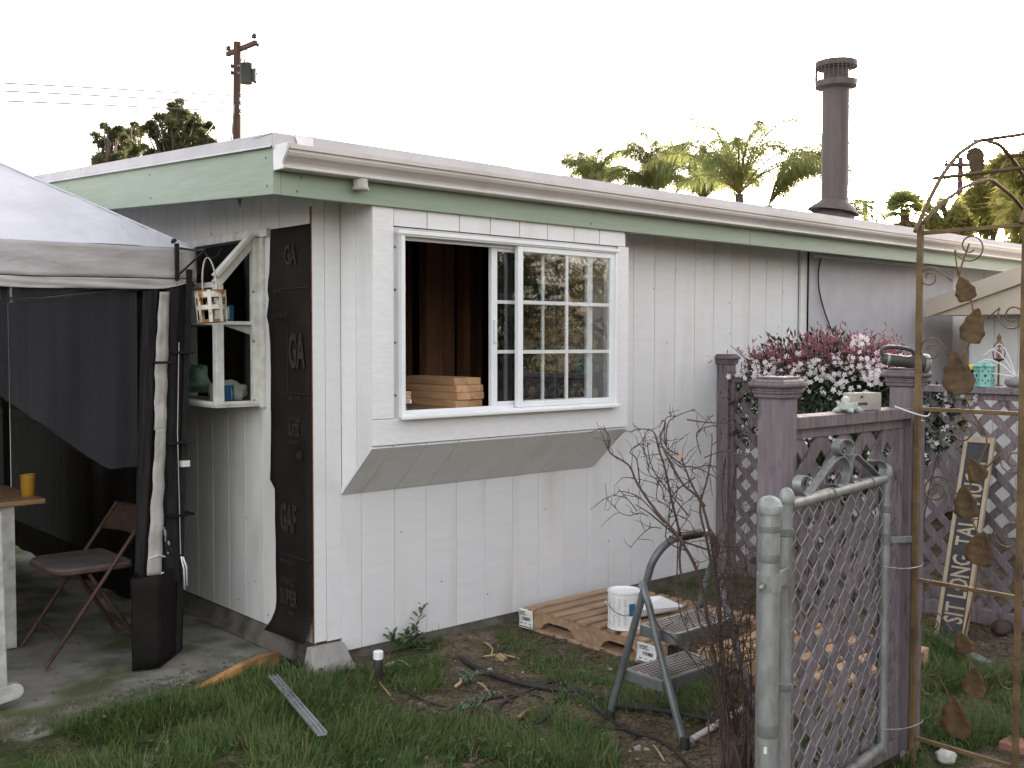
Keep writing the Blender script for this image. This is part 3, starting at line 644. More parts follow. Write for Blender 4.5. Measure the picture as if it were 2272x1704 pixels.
# flue
CX_, CY_ = 5.088, .33
zr = soff(CY_)+t
flue = MB().lathe([(.108,zr+.02),(.108,3.62)], (CX_,CY_,0), 28).build('flue_pipe', M['flue'], house, smooth=True, auto=40)
MB().lathe([(.150,3.738),(.166,3.735),(.168,3.74),(.168,3.782),(.10,3.800),(0,3.806)], (CX_,CY_,0), 28).build('flue_cap', M['flue'], flue, smooth=True, auto=40)
MB().lathe([(.109,3.565),(.166,3.578),(.168,3.625),(.164,3.625),(.162,3.59),(.10,3.585)], (CX_,CY_,0), 28).build('cap_collar', M['flue'], flue, smooth=True, auto=40)
MB().lathe([(.10,3.58),(.10,3.74)], (CX_,CY_,0), 20).build('cap_core', M['flue'], flue, smooth=True, auto=40)
sc_ = MB()
for k in range(30):
    a = 2*math.pi*k/30; sc_.bar((CX_+.164*math.cos(a),CY_+.164*math.sin(a),3.62), (CX_+.164*math.cos(a),CY_+.164*math.sin(a),3.737), .005, .005)
for z in (3.645, 3.67, 3.695, 3.72): sc_.tube([V(CX_+.164*math.cos(2*math.pi*k/30), CY_+.164*math.sin(2*math.pi*k/30), z) for k in range(30)], .0025, 4, closed=True)
sc_.build('spark_screen', M['flue'], flue)
sm = MB(); n = 28; pr = [(.110,2.66),(.205,2.575),(.207,2.566),(.112,2.63)]
sm.lathe([(a, b2-2.62) for a, b2 in pr], (CX_,CY_,2.62), n, ax=cr*.16+V(0,0,1)); cowl = sm.build('storm_collar', M['flue'], flue, smooth=True, auto=40)
MB().lathe([(.19,zr-.01),(.15,2.55),(.11,2.62)], (CX_,CY_,0), 24).build('base_flashing', M['flue'], flue, smooth=True)
# window trim post and shaded window on the right
MB().box(4.075, 4.152, -.022, -.0005, .0, 2.30).build('trim_board', M['siding'], house, bevel=.003)
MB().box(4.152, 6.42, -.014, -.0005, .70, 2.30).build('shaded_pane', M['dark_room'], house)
MB().box(6.42, 6.50, -.022, -.0005, .0, 2.30).build('trim_board', M['siding'], house, bevel=.003)
for k in range(12): MB().box(6.505+.2*k, 6.70+.2*k, 0-.0, .012, -.012, 2.3).build('siding_board', M['siding'], house)
MB().box(4.152, 6.42, -.012, -.0005, -.012, .70).build('siding_panel', M['siding'], house)
# ------------------------------------------------------------------ pop-up canopy on the patio
KX1, KX0, KY0, KY1 = -.306, -3.40, .60, 3.60
pk = V((KX0+KX1)/2, (KY0+KY1)/2, 2.90)
can = empty('canopy', (pk.x, pk.y, GZ), 'grey pop-up canopy with shade-darkened netting sides standing on the patio', 'canopy')
def EZ(u): return 1.958
cor = [V(KX1,KY0,1.962), V(KX0,KY0,1.935), V(KX0,KY1,1.95), V(KX1,KY1,1.95)]
for i in range(4):
    A, B = cor[i], cor[(i+1) % 4]; mb = MB()
    def fn(u, v, A=A, B=B):
        p = A.lerp(B, u).lerp(pk, v)
        e = min(u, 1-u)
        sag = -.05*math.sin(math.pi*v)*math.sin(math.pi*u)
        wr = .008*math.sin(v*95+6*u)*max(0, 1-e*5)*max(0, 1-v*2.2)
        return p+V(0,0,sag+wr+.006*fbm(p.x*2, p.y*2, 2)*(1-v))
    mb.grid(fn, 40, 26).build('roof_panel', M['canopy'], can, smooth=True)
    MB().tube([A.lerp(pk, k/12)+V(0,0,.004) for k in range(13)], .006, 6).build('hip_seam', M['canopy'], can, smooth=True)
def valance(A, B, name, z0, z1, mat, dep, seed, lift=0):
    mb = MB(); nrm = (B-A).cross(V(0,0,1)).normalized()
    def fn(u, v):
        p = A.lerp(B, u); e = min(u, 1-u)
        zt = z0(u); zb = z1(u)
        z = zt+(zb-zt)*v
        w = dep*(.6*math.sin(u*61+seed+v*2)+.9*fbm(u*14+seed, v*1.5, 1)+.5*math.sin(v*9+u*30))*(.3+.7*v)
        return V(p.x, p.y, z)+nrm*(w-.004)
    mb.grid(fn, 90, 8).build(name, M[mat], can, smooth=True, solid=.002)
    return fn
for i in range(4):
    A, B = cor[i].copy(), cor[(i+1) % 4].copy()
    zt = (lambda u, A=A, B=B: A.z+(B.z-A.z)*u)
    up = (lambda u: .055*max(0, 1-u/.06)**1.5+.055*max(0, 1-(1-u)/.06)**1.5)
    zm = (lambda u, A=A: 1.800+(.018 if A.x > -1 else 0)*max(0, 1-u*4)-.002*math.sin(u*9))
    zb = (lambda u, zm=zm, up=up: zm(u)-.054+up(u)*.8)
    valance(A, B, 'valance', zt, zm, 'valance', .010, i*3)
    valance(A+V(0,0,0), B, 'lower_valance', (lambda u, zm=zm: zm(u)-.004), zb, 'valance', .008, i*3+1)
    nrm = (B-A).cross(V(0,0,1)).normalized()
    MB().tube([A.lerp(B, k/40).to_2d().to_3d()+V(0,0,zm(k/40)+.001)+nrm*.010 for k in range(41)], .005, 5).build('piping', M['black'], can, smooth=True)
    MB().tube([A.lerp(B, k/40).to_2d().to_3d()+V(0,0,zb(k/40))+nrm*.002 for k in range(41)], .003, 5).build('hem', M['black'], can, smooth=True)
for (x, y) in ((KX0+.06, KY0+.06), (KX0+.06, KY1-.06), (KX1-.06, KY1-.06)):
    MB().box(x-.018, x+.018, y-.018, y+.018, GZ+.01, 1.93).build('leg', M['black'], can)
# drawn netting across the front, gathered towards the corner pole
net = MB(); pA, pB = gy(0, 878, .63), gy(300, 1085, .63)
sl0 = (pB.z-pA.z)/(pB.x-pA.x)
def nfn(u, v):
    x = KX0+.05+(pB.x+.02-KX0-.05)*u; zl = min(1.76, pA.z+sl0*(x-pA.x)); zl = max(zl, .9)
    z = 1.775+(zl-1.775)*v
    return V(x, .635+.012*math.sin(x*22+v*2)*(.3+v)+.008*math.sin(x*57), z)
net.grid(nfn, 80, 14).build('front_netting', M['netting'], can, smooth=True)
for nm, fn in (('side_netting', lambda u, v: V(-.335+.008*math.sin(u*60), .75+2.8*u, 1.78-1.72*v)), ('back_netting', lambda u, v: V(KX1-.04-3.0*u, 3.57+.012*math.sin(u*70), 1.8-1.8*v)), ('side_netting', lambda u, v: V(KX0+.03+.01*math.sin(u*60), .65+2.9*u, 1.8-1.8*v))):
    MB().grid(fn, 60, 8).build(nm, M['netting_dk'], can, smooth=True)  # side and back panels added this dark to deepen the shade inside
def bundle(pxl, pxr, seed, name, mat='netting_bundle', dy=0.0):
    # a gathered hanging of netting between left and right outline (lists of pixel x at given rows)
    rows = [r[0] for r in pxl]; mb = MB(); n = 26; vs = []; fs = []
    for k, row in enumerate(rows):
        L = gy(pxl[k][1], row, KY0+.03+dy); Rr = gy(pxr[k][1], row, KY0+.03+dy); c = (L+Rr)/2; a = (Rr-L).length/2
        for j in range(n):
            t_ = 2*math.pi*j/n; rr = 1+.14*math.sin(6*t_+seed+k*.3)+.07*math.sin(11*t_+k*.5)
            vs.append(V(c.x+a*rr*math.cos(t_), c.y+a*.7*rr*math.sin(t_), c.z))
    for k in range(len(rows)-1):
        for j in range(n): fs.append((k*n+j, k*n+(j+1) % n, (k+1)*n+(j+1) % n, (k+1)*n+j))
    mb.add(vs, fs); return mb.build(name, M[mat], can, smooth=True)
def rowsi(pts, n=18):
    rs = np.linspace(pts[0][0], pts[-1][0], n); return [(float(r), float(np.interp(r, [p[0] for p in pts], [p[1] for p in pts]))) for r in rs]
bundle(rowsi([(640,318),(800,313),(1000,308),(1180,302),(1290,300)]), rowsi([(640,352),(800,348),(1000,344),(1180,338),(1290,330)]), 1, 'gathered_netting')
bundle(rowsi([(640,358),(850,357),(1100,362),(1290,350)]), rowsi([(640,412),(850,402),(1100,396),(1290,404)]), 4, 'gathered_netting')
def ribbon(left, right, name, y=KY0-.02, mat='tape', seed=0):
    mb = MB(); n = 40
    lr = rowsi(left, n); rr = rowsi(right, n)
    def fn(u, v):
        k = min(n-1, int(round(v*(n-1)))); px = lr[k][1]+(rr[k][1]-lr[k][1])*u
        p = gy(px, lr[k][0], y); return p+V(.0015*math.sin(v*30+seed), .002*math.sin(v*23+seed+u)+.006*fbm(v*8+seed, u, 1), 0)
    return mb.grid(fn, 3, n-1).build(name, M[mat], can, smooth=True, solid=.003)
ribbon([(648,354),(800,344),(955,343)], [(648,376),(800,372),(955,368)], 'zip_tape')
ribbon([(952,345),(1100,337),(1278,326)], [(952,368),(1100,363),(1268,358)], 'zip_tape', y=KY0-.03, seed=2)
ribbon([(1170,362),(1235,372)], [(1170,366),(1222,384)], 'zip_tape', y=KY0-.0, seed=4)
P_ = lambda px, y=KY0+.02, z0=GZ, z1=1.9: (V(gy(px,1000,y).x, y, z0), V(gy(px,1000,y).x, y, z1))
for px, y, w, mt in ((421, KY0+.0, .028, 'black'), (404, KY0+.01, .016, 'black'), (412, KY0+.055, .020, 'black'), (391, KY0+.0, .014, 'netting_bundle')):
    a, b2 = P_(px, y, GZ+.02 if w > .02 else .35); top = V(a.x+(.006 if px > 400 else .012), y, 1.86)
    a = V(a.x-.07 if w > .02 else a.x-.02, a.y+.02, a.z); MB().bar(a, top, w, w, (0,1,0)).build('pole', M[mt], can, bevel=.002)
MB().tube([gy(397,760,KY0-.022), gy(394,960,KY0-.022), gy(401,1230,KY0-.022)], .0025, 5).build('cord', M['tape'], can)
for (xa, xb, row, m_) in ((343, 384, 805, 'black'), (383, 430, 783, 'black'), (376, 432, 1147, 'skirt'), (372, 424, 985, 'black')):
    a = gy(xa, row, KY0-.028); b2 = gy(xb, row-3, KY0-.028); mb = MB(); mb.box(a.x, b2.x, KY0-.030, KY0+.05, a.z-.006, a.z+.006); mb.build('strap', M[m_], can, bevel=.002)
a = gy(404,1037,KY0-.02); b2 = gy(422,1022,KY0-.02); MB().box(a.x, b2.x, KY0-.019, KY0+.02, a.z, b2.z).build('leg_label', M['paper'], can)
# canvas boot round the foot of the corner pole
def sk(px, py, y): return gy(px, py, y)
bt = []
ys = ((297,1286,.545),(357,1276,.595),(404,1250,.68)); yb_ = ((294.6,1489,.53),(358,1480,.58),(390,1456,.65),(405,1441,.70))
bl_, bm_, br_ = gz(295,1489,GZ+.013), gz(357,1481,GZ+.013), gz(405,1441,GZ+.013)
tl_, tm_, tr_ = V(bl_.x,bl_.y,gy(297,1286,bl_.y).z), V(bm_.x,bm_.y,gy(357,1276,bm_.y).z), V(br_.x,br_.y,gy(404,1250,br_.y).z)
bk = V(-.47,.86,0)
mb = MB()
def sfn(u, v):
    pts = [(bl_,tl_),(bm_,tm_),(br_,tr_),(V(bk.x,bk.y,bl_.z),V(bk.x,bk.y,tm_.z)),(bl_,tl_)]
    k = min(3, int(u*4)); f = u*4-k; p = pts[k][0].lerp(pts[k+1][0], f).lerp(pts[k][1].lerp(pts[k+1][1], f), v); p = V(p.x, p.y, p.z if v < .9 else min(p.z, tm_.z+.01+.012*math.sin(u*5)))
    return p+V(.006*fbm(u*9, v*3, 1), .006*fbm(u*9+4, v*3, 1), 0)
mb.grid(sfn, 32, 8).build('canvas_boot', M['skirt'], can, smooth=True, auto=45, solid=.004)
for (p0, mid, p1) in (((360,1270),(355,1290),(351,1328)), ((362,1270),(366,1290),(371,1330)), ((402,1235),(408,1262),(410,1308)), ((406,1236),(414,1258),(415,1300))):
    y = KY0-.06 if p0[0] < 390 else KY0-.02
    MB().tube([gy(*p0,y), gy(*mid,y-.006), gy(*p1,y)], .0045, 5).build('tie_string', M['white'], can, smooth=True)
MB().tube([gy(330,1240,KY0-.06), gy(352,1232,KY0-.05), gy(366,1236,KY0-.03)], .004, 5).build('tie_string', M['white'], can)
# lantern arm at the corner
brk = MB(); hx = V(-.383,.335,1.957)
b0 = gy(392,545,.565); b1_ = gy(393,622,.565)
brk.bar(b0+V(0,0,.01), b1_, .020, .014, (0,1,0)); brk.build('bracket', M['black'], can, bevel=.002)
MB().tube([V(b0.x,.565,b0.z-.012), V(hx.x-.004,.38,1.935), hx+V(0,-.015,-.02)], .006, 6).build('bracket_arm', M['black'], can)
MB().tube([V(b1_.x,.56,b1_.z+.02), hx+V(0,0,-.028)], .005, 6).build('bracket_arm', M['black'], can)
lc = gd(466, 640, 4.9)
hk = [hx+V(0,-.01,-.03), hx+V(.012,-.02,-.055), V(lc.x-.012,lc.y,1.905), V(lc.x+.006,lc.y-.006,1.895), V(lc.x+.03,lc.y-.02,1.908), V(lc.x+.045,lc.y-.035,1.945)]
MB().tube(hk, .0035, 6).build('hook', M['black'], can, smooth=True)
MB().lathe([(.004,0),(.016,.004),(.016,.012),(.006,.02),(0,.022)], (b0.x-.012,.56,b0.z+.012), 8, ax=(-.6,0,.8)).build('wing_nut', M['black'], can)
# hanging basket lantern
lt = empty('hanging_lantern', (lc.x, lc.y, 1.50), 'chipped cream metal basket lantern hanging from the canopy corner', 'lantern')
zb0, zt0 = gd(466,716,4.9).z, gd(466,645,4.9).z; hgt = zt0-zb0; r0, r1 = .062, .066
tilt = Matrix.Translation(V(lc.x,lc.y,zt0)) @ Matrix.Rotation(R(-4), 4, cf) @ Matrix.Translation(-V(lc.x,lc.y,zt0))
def lt_(mb, name, mat='cream_metal', **k):
    mb.v = [tuple(tilt @ Vector(p)) for p in mb.v]; return mb.build(name, M[mat], lt, **k)
def band(z0, z1, r): return MB().lathe([(r,z0),(r+.002,z0),(r+.002,z1),(r,z1),(r,z0)], (lc.x,lc.y,0), 20)
lt_(band(zb0, zb0+.014, r0), 'bottom_ring', 'rust_bright'); lt_(MB().lathe([(0,zb0),(r0,zb0),(r0,zb0+.004),(0,zb0+.004)], (lc.x,lc.y,0), 20), 'base', 'rust_bright')
lt_(band(zb0+hgt*.40, zb0+hgt*.54, r0+.002), 'band'); lt_(band(zt0-.034, zt0-.006, r1), 'band'); lt_(band(zt0-.006, zt0, r1+.003), 'rim', 'rust_bright')
for k in range(8):
    a = 2*math.pi*(k+.3)/8; c_, s_ = math.cos(a), math.sin(a)
    lt_(MB().bar(V(lc.x+(r0+.004)*c_,lc.y+(r0+.004)*s_,zb0), V(lc.x+(r1+.004)*c_,lc.y+(r1+.004)*s_,zt0), .017, .0025, (c_,s_,0)), 'upright')
for k in range(6):
    a = 2*math.pi*k/6; lt_(MB().tube([V(lc.x+r0*math.cos(a+q*.28), lc.y+r0*math.sin(a+q*.28), zb0+.02+.06*abs(math.sin(q*1.3))+.01*q) for q in range(7)], .0025, 4), 'scroll', 'rust_bright')
side = cr
hp = [V(lc.x,lc.y,zt0)-side*.034*math.cos(t_)*1.0+V(0,0,.155*math.sin(t_)) for t_ in np.linspace(-.25, math.pi+.25, 20)]
hb = MB()
for k in range(19): hb.bar(hp[k], hp[k+1], .016, .003, (hp[k]+hp[k+1])/2-V(lc.x,lc.y,zt0))
lt_(hb, 'handle')
# ------------------------------------------------------------------ furniture under the canopy
tb = empty('table', (-1.3, 1.6, GZ+.012), 'wooden topped white table under the canopy', 'table')
xr, yf, yk = -.83, 1.235, 1.90
MB().box(-2.1, xr, yf, yk, .675, .702).build('tabletop', M['table_wood'], tb, bevel=.006)
ax_ = gy(33,1200,1.27).x
MB().box(ax_-.42, ax_, 1.262, 1.29, GZ+.012, .674).build('leg_panel', M['white_worn'], tb, bevel=.003)
MB().box(-2.0, ax_-.43, 1.27, 1.288, .50, .674).build('apron', M['white_worn'], tb)
MB().box(-2.0, -1.96, 1.27, 1.86, GZ+.012, .674).build('leg_panel', M['white_worn'], tb)
MB().box(-1.0, -.96, 1.80, 1.86, GZ+.012, .674).build('leg', M['white_worn'], tb)
mb = MB(); mb.lathe([(0,.702),(.030,.702),(.032,.706),(.037,.815),(.035,.815),(.030,.712),(0,.710)], (-.872,1.385,0), 24)
tag(mb.build('cup', M['cup'], None, (-.872,1.385,.702), smooth=True, auto=40), 'yellow plastic tumbler standing on the wooden table', 'cup')
fc = empty('folding_chair', (-.75, 1.0, GZ+.012), 'rusty brown folding chair on the patio under the canopy', 'chair')
zf = GZ+.018
A0, B0 = V(-.987,.785,zf), V(-.949,1.262,zf)
A1, B1 = gy(296,1186,.79), gy(222,1172,1.25)
A2 = A1+(A1-A0).normalized()*.14; B2 = B1+(B1-B0).normalized()*.16
C0, D0 = V(-.49,1.19,zf), V(-.50,.83,zf)
def tub(pts, name, par=fc, r=.011, mat='chair_rust'): return MB().tube(pts, r, 8).build(name, M[mat], par, smooth=True, auto=50)
tub([A0, A1, A2], 'leg'); tub([B0, B1, B2], 'leg')
zs = .40; SA = A0.lerp(A1, (zs-zf)/(A1.z-zf)); SB = B0.lerp(B1, (zs-zf)/(B1.z-zf))
tub([C0, V(SB.x-.10,1.19,zs-.03)], 'leg'); tub([D0, V(SA.x-.10,.83,zs-.03)], 'leg')
tub([A0.lerp(A1,.2), B0.lerp(B1,.2)], 'stretcher', r=.007); tub([C0.lerp(V(SB.x-.1,1.19,zs),.25), D0.lerp(V(SA.x-.1,.83,zs),.25)], 'stretcher', r=.007)
mb = MB(); outl = []
for (x, y, rr) in ((-1.02,.82,.07),(-.66,.80,.03),(-.66,1.24,.03),(-1.02,1.22,.07)): outl.append((x, y, rr))
def rrect(o, n=5):
    P2 = []; c0 = sum(p[0] for p in o)/4; c1 = sum(p[1] for p in o)/4
    for k, (x, y, r_) in enumerate(o):
        sx = 1 if x < c0 else -1; sy = 1 if y < c1 else -1; cx2, cy2 = x+sx*r_, y+sy*r_
        a0 = math.atan2(-sy, -sx); st = [math.pi, -math.pi/2, 0, math.pi/2][k]
        for q in range(n+1): a = st+q*math.pi/2/n; P2.append((cx2+r_*math.cos(a), cy2+r_*math.sin(a)))
    return P2
rp = rrect([(-.93,.80,.09),(-.55,.80,.04),(-.55,1.24,.04),(-.93,1.24,.09)])
mb.prism([V(x,y,zs-.012) for x, y in rp], V(0,0,.024)); mb.build('seat', M['chair_seat'], fc, bevel=.006)
MB().tube([V(x,y,zs-.012) for x, y in rp], .010, 6, closed=True).build('seat_rim', M['chair_rust'], fc, smooth=True)
mb = MB()
def bfn(u, v):
    p = A1.lerp(A2, v*1.0).lerp(B1.lerp(B2, v), u); return p+V(.03*math.sin(math.pi*u),0,-.0)
mb.grid(bfn, 10, 4).build('backrest', M['chair_rust'], fc, smooth=True, solid=.012)
# white rocking chair, mostly outside the picture
rk = empty('rocking_chair', (-1.6, .65, GZ+.012), 'white wooden rocking chair with worn rounded runner beside the patio edge', 'chair')
for y in (.375, .90):
    pts = [V(-1.245-.072*k, y, GZ+.050+.026*abs((k-5)/5)**2) for k in range(11)]
    mb = MB()
    n_ = len(pts); q_ = [pts[0]+V(.036*math.cos(a_),0,.034*math.sin(a_)) for a_ in np.linspace(1.45,-1.75,9)]
    prof = [p+V(0,0,.034) for p in pts[::-1]]+q_[1:-1]+[p-V(0,0,.034) for p in pts]
    mb.prism([V(p.x,y-.022,p.z) for p in prof], V(0,.044,0))
    mb.build('runner', M['white_worn'], rk, bevel=.004)
    p1 = gy(12,1545,y) if y < .5 else V(-1.31,y,GZ+.08); p2 = gy(2,1136,y) if y < .5 else V(-1.345,y,.56)
    MB().bar(V(p1.x-.012,y,GZ+.08), V(p2.x-.022,y,p2.z), .038, .038, (0,1,0)).build('front_leg', M['white_worn'], rk, bevel=.005)
    MB().bar(V(-1.78,y,GZ+.07), V(-1.86,y,1.0), .036, .036, (0,1,0)).build('back_post', M['white_worn'], rk, bevel=.005)
    MB().bar(V(-1.345,y,.565), V(-1.85,y,.585), .07, .022).build('armrest', M['white_worn'], rk, bevel=.006)
for k in range(5): MB().box(-1.78+.085*k, -1.70+.085*k, .36, .92, .33, .35).build('seat_slat', M['white_worn'], rk, bevel=.004)
for k in range(4): MB().bar(V(-1.79,.47+.12*k,.36), V(-1.86,.47+.12*k,.95), .06, .014, (1,0,0)).build('back_slat', M['white_worn'], rk, bevel=.003)
MB().bar(V(-1.865,.37,.97), V(-1.865,.91,.97), .02, .08).build('top_rail', M['white_worn'], rk, bevel=.004)
# ------------------------------------------------------------------ things on the garden window
a = gy(502,715,.62); mb = MB(); mb.box(-.175,-.10,.60,.66,1.607,1.69); bx = mb.build('detergent_box', M['blue'], None, (-.14,.63,1.607), bevel=.002)
tag(bx, 'small blue carton standing on the shelf of the garden window', 'box'); MB().box(-.17,-.125,.598,.5995,1.62,1.68).build('label', M['paper'], bx)
def lump(name, c, s, mat, label, cat, seed=0, amp=.3):
    bm = bmesh.new(); bmesh.ops.create_icosphere(bm, subdivisions=3, radius=1)
    for v in bm.verts:
        n = v.co.normalized(); d = 1+amp*noise.noise(n*2.1+V(seed,0,0))+amp*.4*noise.noise(n*5+V(0,seed,0)); v.co = Vector((n.x*s[0]*d, n.y*s[1]*d, max(-s[2]*.75, n.z*s[2]*d)))
    me = bpy.data.meshes.new(name); bm.to_mesh(me); bm.free(); me.materials.append(M[mat]); me.polygons.foreach_set('use_smooth', [True]*len(me.polygons))
    o = bpy.data.objects.new(name, me); COL.objects.link(o); o.location = c; ORG[o.name] = Vector(c); return tag(o, label, cat)
M['mint'] = pmat('mint_cloth', (.42,.55,.47), (.30,.42,.36), scale=8, rough=.9); M['cream_cloth'] = pmat('cream_cloth', (.5,.48,.42), (.40,.38,.33), scale=8, rough=.9)
lump('towel', (-.15,1.02,1.30), (.075,.19,.09), 'mint', 'pale green crumpled towel lying in the garden window', 'towel', 2, .4)
lump('cushion', (-.11,.66,1.245), (.10,.10,.06), 'cream_cloth', 'cream cushion lying on the garden window sill by the wall', 'cushion', 5, .25)
mb = MB(); mb.lathe([(0,1.207),(.034,1.207),(.036,1.212),(.036,1.285),(.033,1.285),(.033,1.215),(0,1.213)], (-.16,.565,0), 20); mg = mb.build('mug', M['blue'], None, (-.16,.565,1.207), smooth=True, auto=40)
tag(mg, 'dark blue mug on the garden window sill', 'mug'); MB().tube([V(-.16+.036*0,.565-.036,1.27)+V(0,-.022*math.sin(t_),-.03*(1-math.cos(t_))/1) for t_ in np.linspace(0, math.pi, 8)], .005, 6).build('handle', M['blue'], mg, smooth=True)
mb = MB(); mb.lathe([(0,1.207),(.018,1.207),(.020,1.212),(.020,1.245),(.011,1.252),(.011,1.262),(0,1.262)], (-.20,.62,0), 16); mb.build('jar', M['cream_cloth'], None, (-.20,.62,1.207), smooth=True, auto=40, label='tiny cream jar beside the window post', cat='jar')
# ------------------------------------------------------------------ lumber and box in the bay window
y0 = -.165; th = .0378; wd = .089
li = 0
for r_ in range(5):
    for c_ in range(2):
        z = 1.130+r_*th; x = .742+c_*(wd+.003)+[.012,.004,.006,.010,.0][r_]*(.6+c_*.3); yy = y0+[.0,.012,.0,.010,.02][r_]+.006*c_
        ln_ = .42+[.0,.03,-.01,.04,.05][r_]+.03*c_
        o = MB().box(x, x+wd, yy, yy+ln_, z+.0008, z+th).build('lumber_plank', M['lumber'], None, (x+wd/2, yy+ln_/2, z), bevel=.003)
        row = ['bottom', 'second lowest', 'middle', 'second highest', 'topmost'][r_]; col = ['left', 'right'][c_]
        tag(o, f'{col} plank in the {row} layer of the lumber pile in the open window', 'plank', 'planks piled in the bay window')
bx = empty('carton', (.40, -.12, 1.128), 'brown carton with black and red label at the lower window corner', 'box')
a, b2 = gy(868,900,-.17), gy(912,874,-.17)
MB().box(a.x, b2.x, -.17, -.02, 1.129, 1.262).build('body', M['lumber'], bx, bevel=.002)
MB().box(a.x+.002, b2.x-.002, -.1735, -.1705, 1.13, 1.225).build('label', M['ink'], bx)
MB().box(a.x+.002, b2.x-.002, -.1765, -.174, 1.203, 1.222).build('label_band', M['paper'], bx)
for k in range(2): MB().box(a.x+.02, b2.x-.012, -.1785, -.177, 1.206+.008*k, 1.210+.008*k).build('red_line', M['red'], bx)
for k in range(6): MB().box(a.x+.01, b2.x-.012-.008*(k % 3), -.1765, -.174, 1.14+.009*k, 1.1425+.009*k).build('print_line', M['ink_grey'], bx)
# ------------------------------------------------------------------ purple lattice fences
def post_cap(x, y, zt, par):
    mb = MB()
    def lay(w, z0, z1, w2=None):
        a = w/2; b2 = (w2 or w)/2
        mb.add([V(x-a,y-a,z0),V(x+a,y-a,z0),V(x+a,y+a,z0),V(x-a,y+a,z0),V(x-b2,y-b2,z1),V(x+b2,y-b2,z1),V(x+b2,y+b2,z1),V(x-b2,y+b2,z1)], [(0,3,2,1),(4,5,6,7),(0,1,5,4),(1,2,6,5),(2,3,7,6),(3,0,4,7)])
    lay(.106, zt-.068, zt-.056, .112); lay(.112, zt-.0555, zt-.046, .120); lay(.114, zt-.0455, zt-.038); lay(.120, zt-.0375, zt-.031, .136); lay(.136, zt-.0305, zt-.018, .134); lay(.130, zt-.0175, zt-.008, .112); lay(.100, zt-.0075, zt)
    return mb.build('post_cap', M['fence'], par, bevel=.003)
def fpost(x, y, zt, par, w=.089):
    MB().box(x-w/2, x+w/2, y-w/2, y+w/2, GZ-.1, zt-.0685).build('post', M['fence'], par, bevel=.004); post_cap(x, y, zt, par)
def lattice(par, axis_, c, u0, u1, z0, z1, pitch=.145, w=.042, mats=('fence','fence'), phase=0.0):
    for layer, sgn in ((0, 1), (1, -1)):
        off = c+(-.0045 if layer == 0 else .0045); L = (u1-u0)+(z1-z0); k = phase
        while k < L:
            # line: (u-u0) = t, z = z0 + (k' ...)
            if sgn == 1:   # rising with u: z-z0 = (u-u0) - (k-(z1-z0))
                s = k-(z1-z0); ua = max(u0, u0+s); ub = min(u1, u0+s+(z1-z0)); za = z0+(ua-u0-s); zb = z0+(ub-u0-s)
            else:
                s = k; ua = max(u0, u0+s-(z1-z0)); ub = min(u1, u0+s); za = z0+(s-(ua-u0)); zb = z0+(s-(ub-u0))
            if ub-ua > .04:
                p0 = V(ua,off,za) if axis_ == 'x' else V(off,ua,za); p1 = V(ub,off,zb) if axis_ == 'x' else V(off,ub,zb)
                up = V(0,1,0) if axis_ == 'x' else V(1,0,0)
                MB().bar(p0, p1, w, .0075, up).build('slat', M[mats[layer]], par)
            k += pitch
fb = empty('lattice_fence', (.685, -2.395, GZ), 'purple lattice fence panel between two capped posts behind the chain-link gate', 'fence')
YB, XP2, XP3 = -2.395, .270, 1.100
fpost(XP2, YB, 1.393, fb); fpost(XP3, YB, 1.408, fb)
MB().box(XP2+.046, XP3-.046, YB-.046, YB+.042, 1.222, 1.262).build('rail', M['fence'], fb, bevel=.003)
MB().box(XP2+.046, XP3-.046, YB-.016, YB+.016, 1.187, 1.221).build('rail', M['fence'], fb, bevel=.002)
MB().box(XP2+.046, XP3-.046, YB-.022, YB+.022, -.03, .03).build('rail', M['fence'], fb, bevel=.003)
for x in (XP2+.0455, XP3-.0755): MB().box(x, x+.030, YB-.018, YB+.018, .031, 1.186).build('stile', M['fence'], fb, bevel=.002)
MB().box(XP3-.030, XP3+.030, YB-.060, YB-.0455, -.02, 1.215).build('stile', M['fence'], fb, bevel=.003)
lattice(fb, 'x', YB, XP2+.06, XP3-.06, .025, 1.19, phase=.05, w=.051)
fcn = empty('lattice_fence', (3.15, -1.6, GZ), 'purple lattice fence running from the house wall towards the right, jasmine on it', 'fence')
XF = 3.15; ZA_, ZC_ = gx(1640, 823, XF).z, 1.262
for y, z in ((-.05, 1.425), (-1.36, ZC_+.13), (-2.62, ZC_+.12), (-3.9, ZC_+.12)): fpost(XF, y, z, fcn)
for (y0, y1, zt) in ((-1.315, -.096, ZA_), (-2.575, -1.406, ZC_), (-3.855, -2.666, ZC_)):
    MB().box(XF-.045, XF+.045, y0, y1, zt-.038, zt).build('rail', M['fence'], fcn, bevel=.003)
    MB().box(XF-.016, XF+.016, y0, y1, zt-.074, zt-.039).build('rail', M['fence'], fcn, bevel=.002)
    MB().box(XF-.02, XF+.02, y0, y1, -.045, .035).build('rail', M['fence'], fcn, bevel=.003)
    for y in (y0+.001, y1-.033): MB().box(XF-.018, XF+.018, y, y+.032, .036, zt-.075).build('stile', M['fence'], fcn, bevel=.002)
    lattice(fcn, 'y', XF, y0+.02, y1-.02, .03, zt-.07, phase=.09, w=.042)
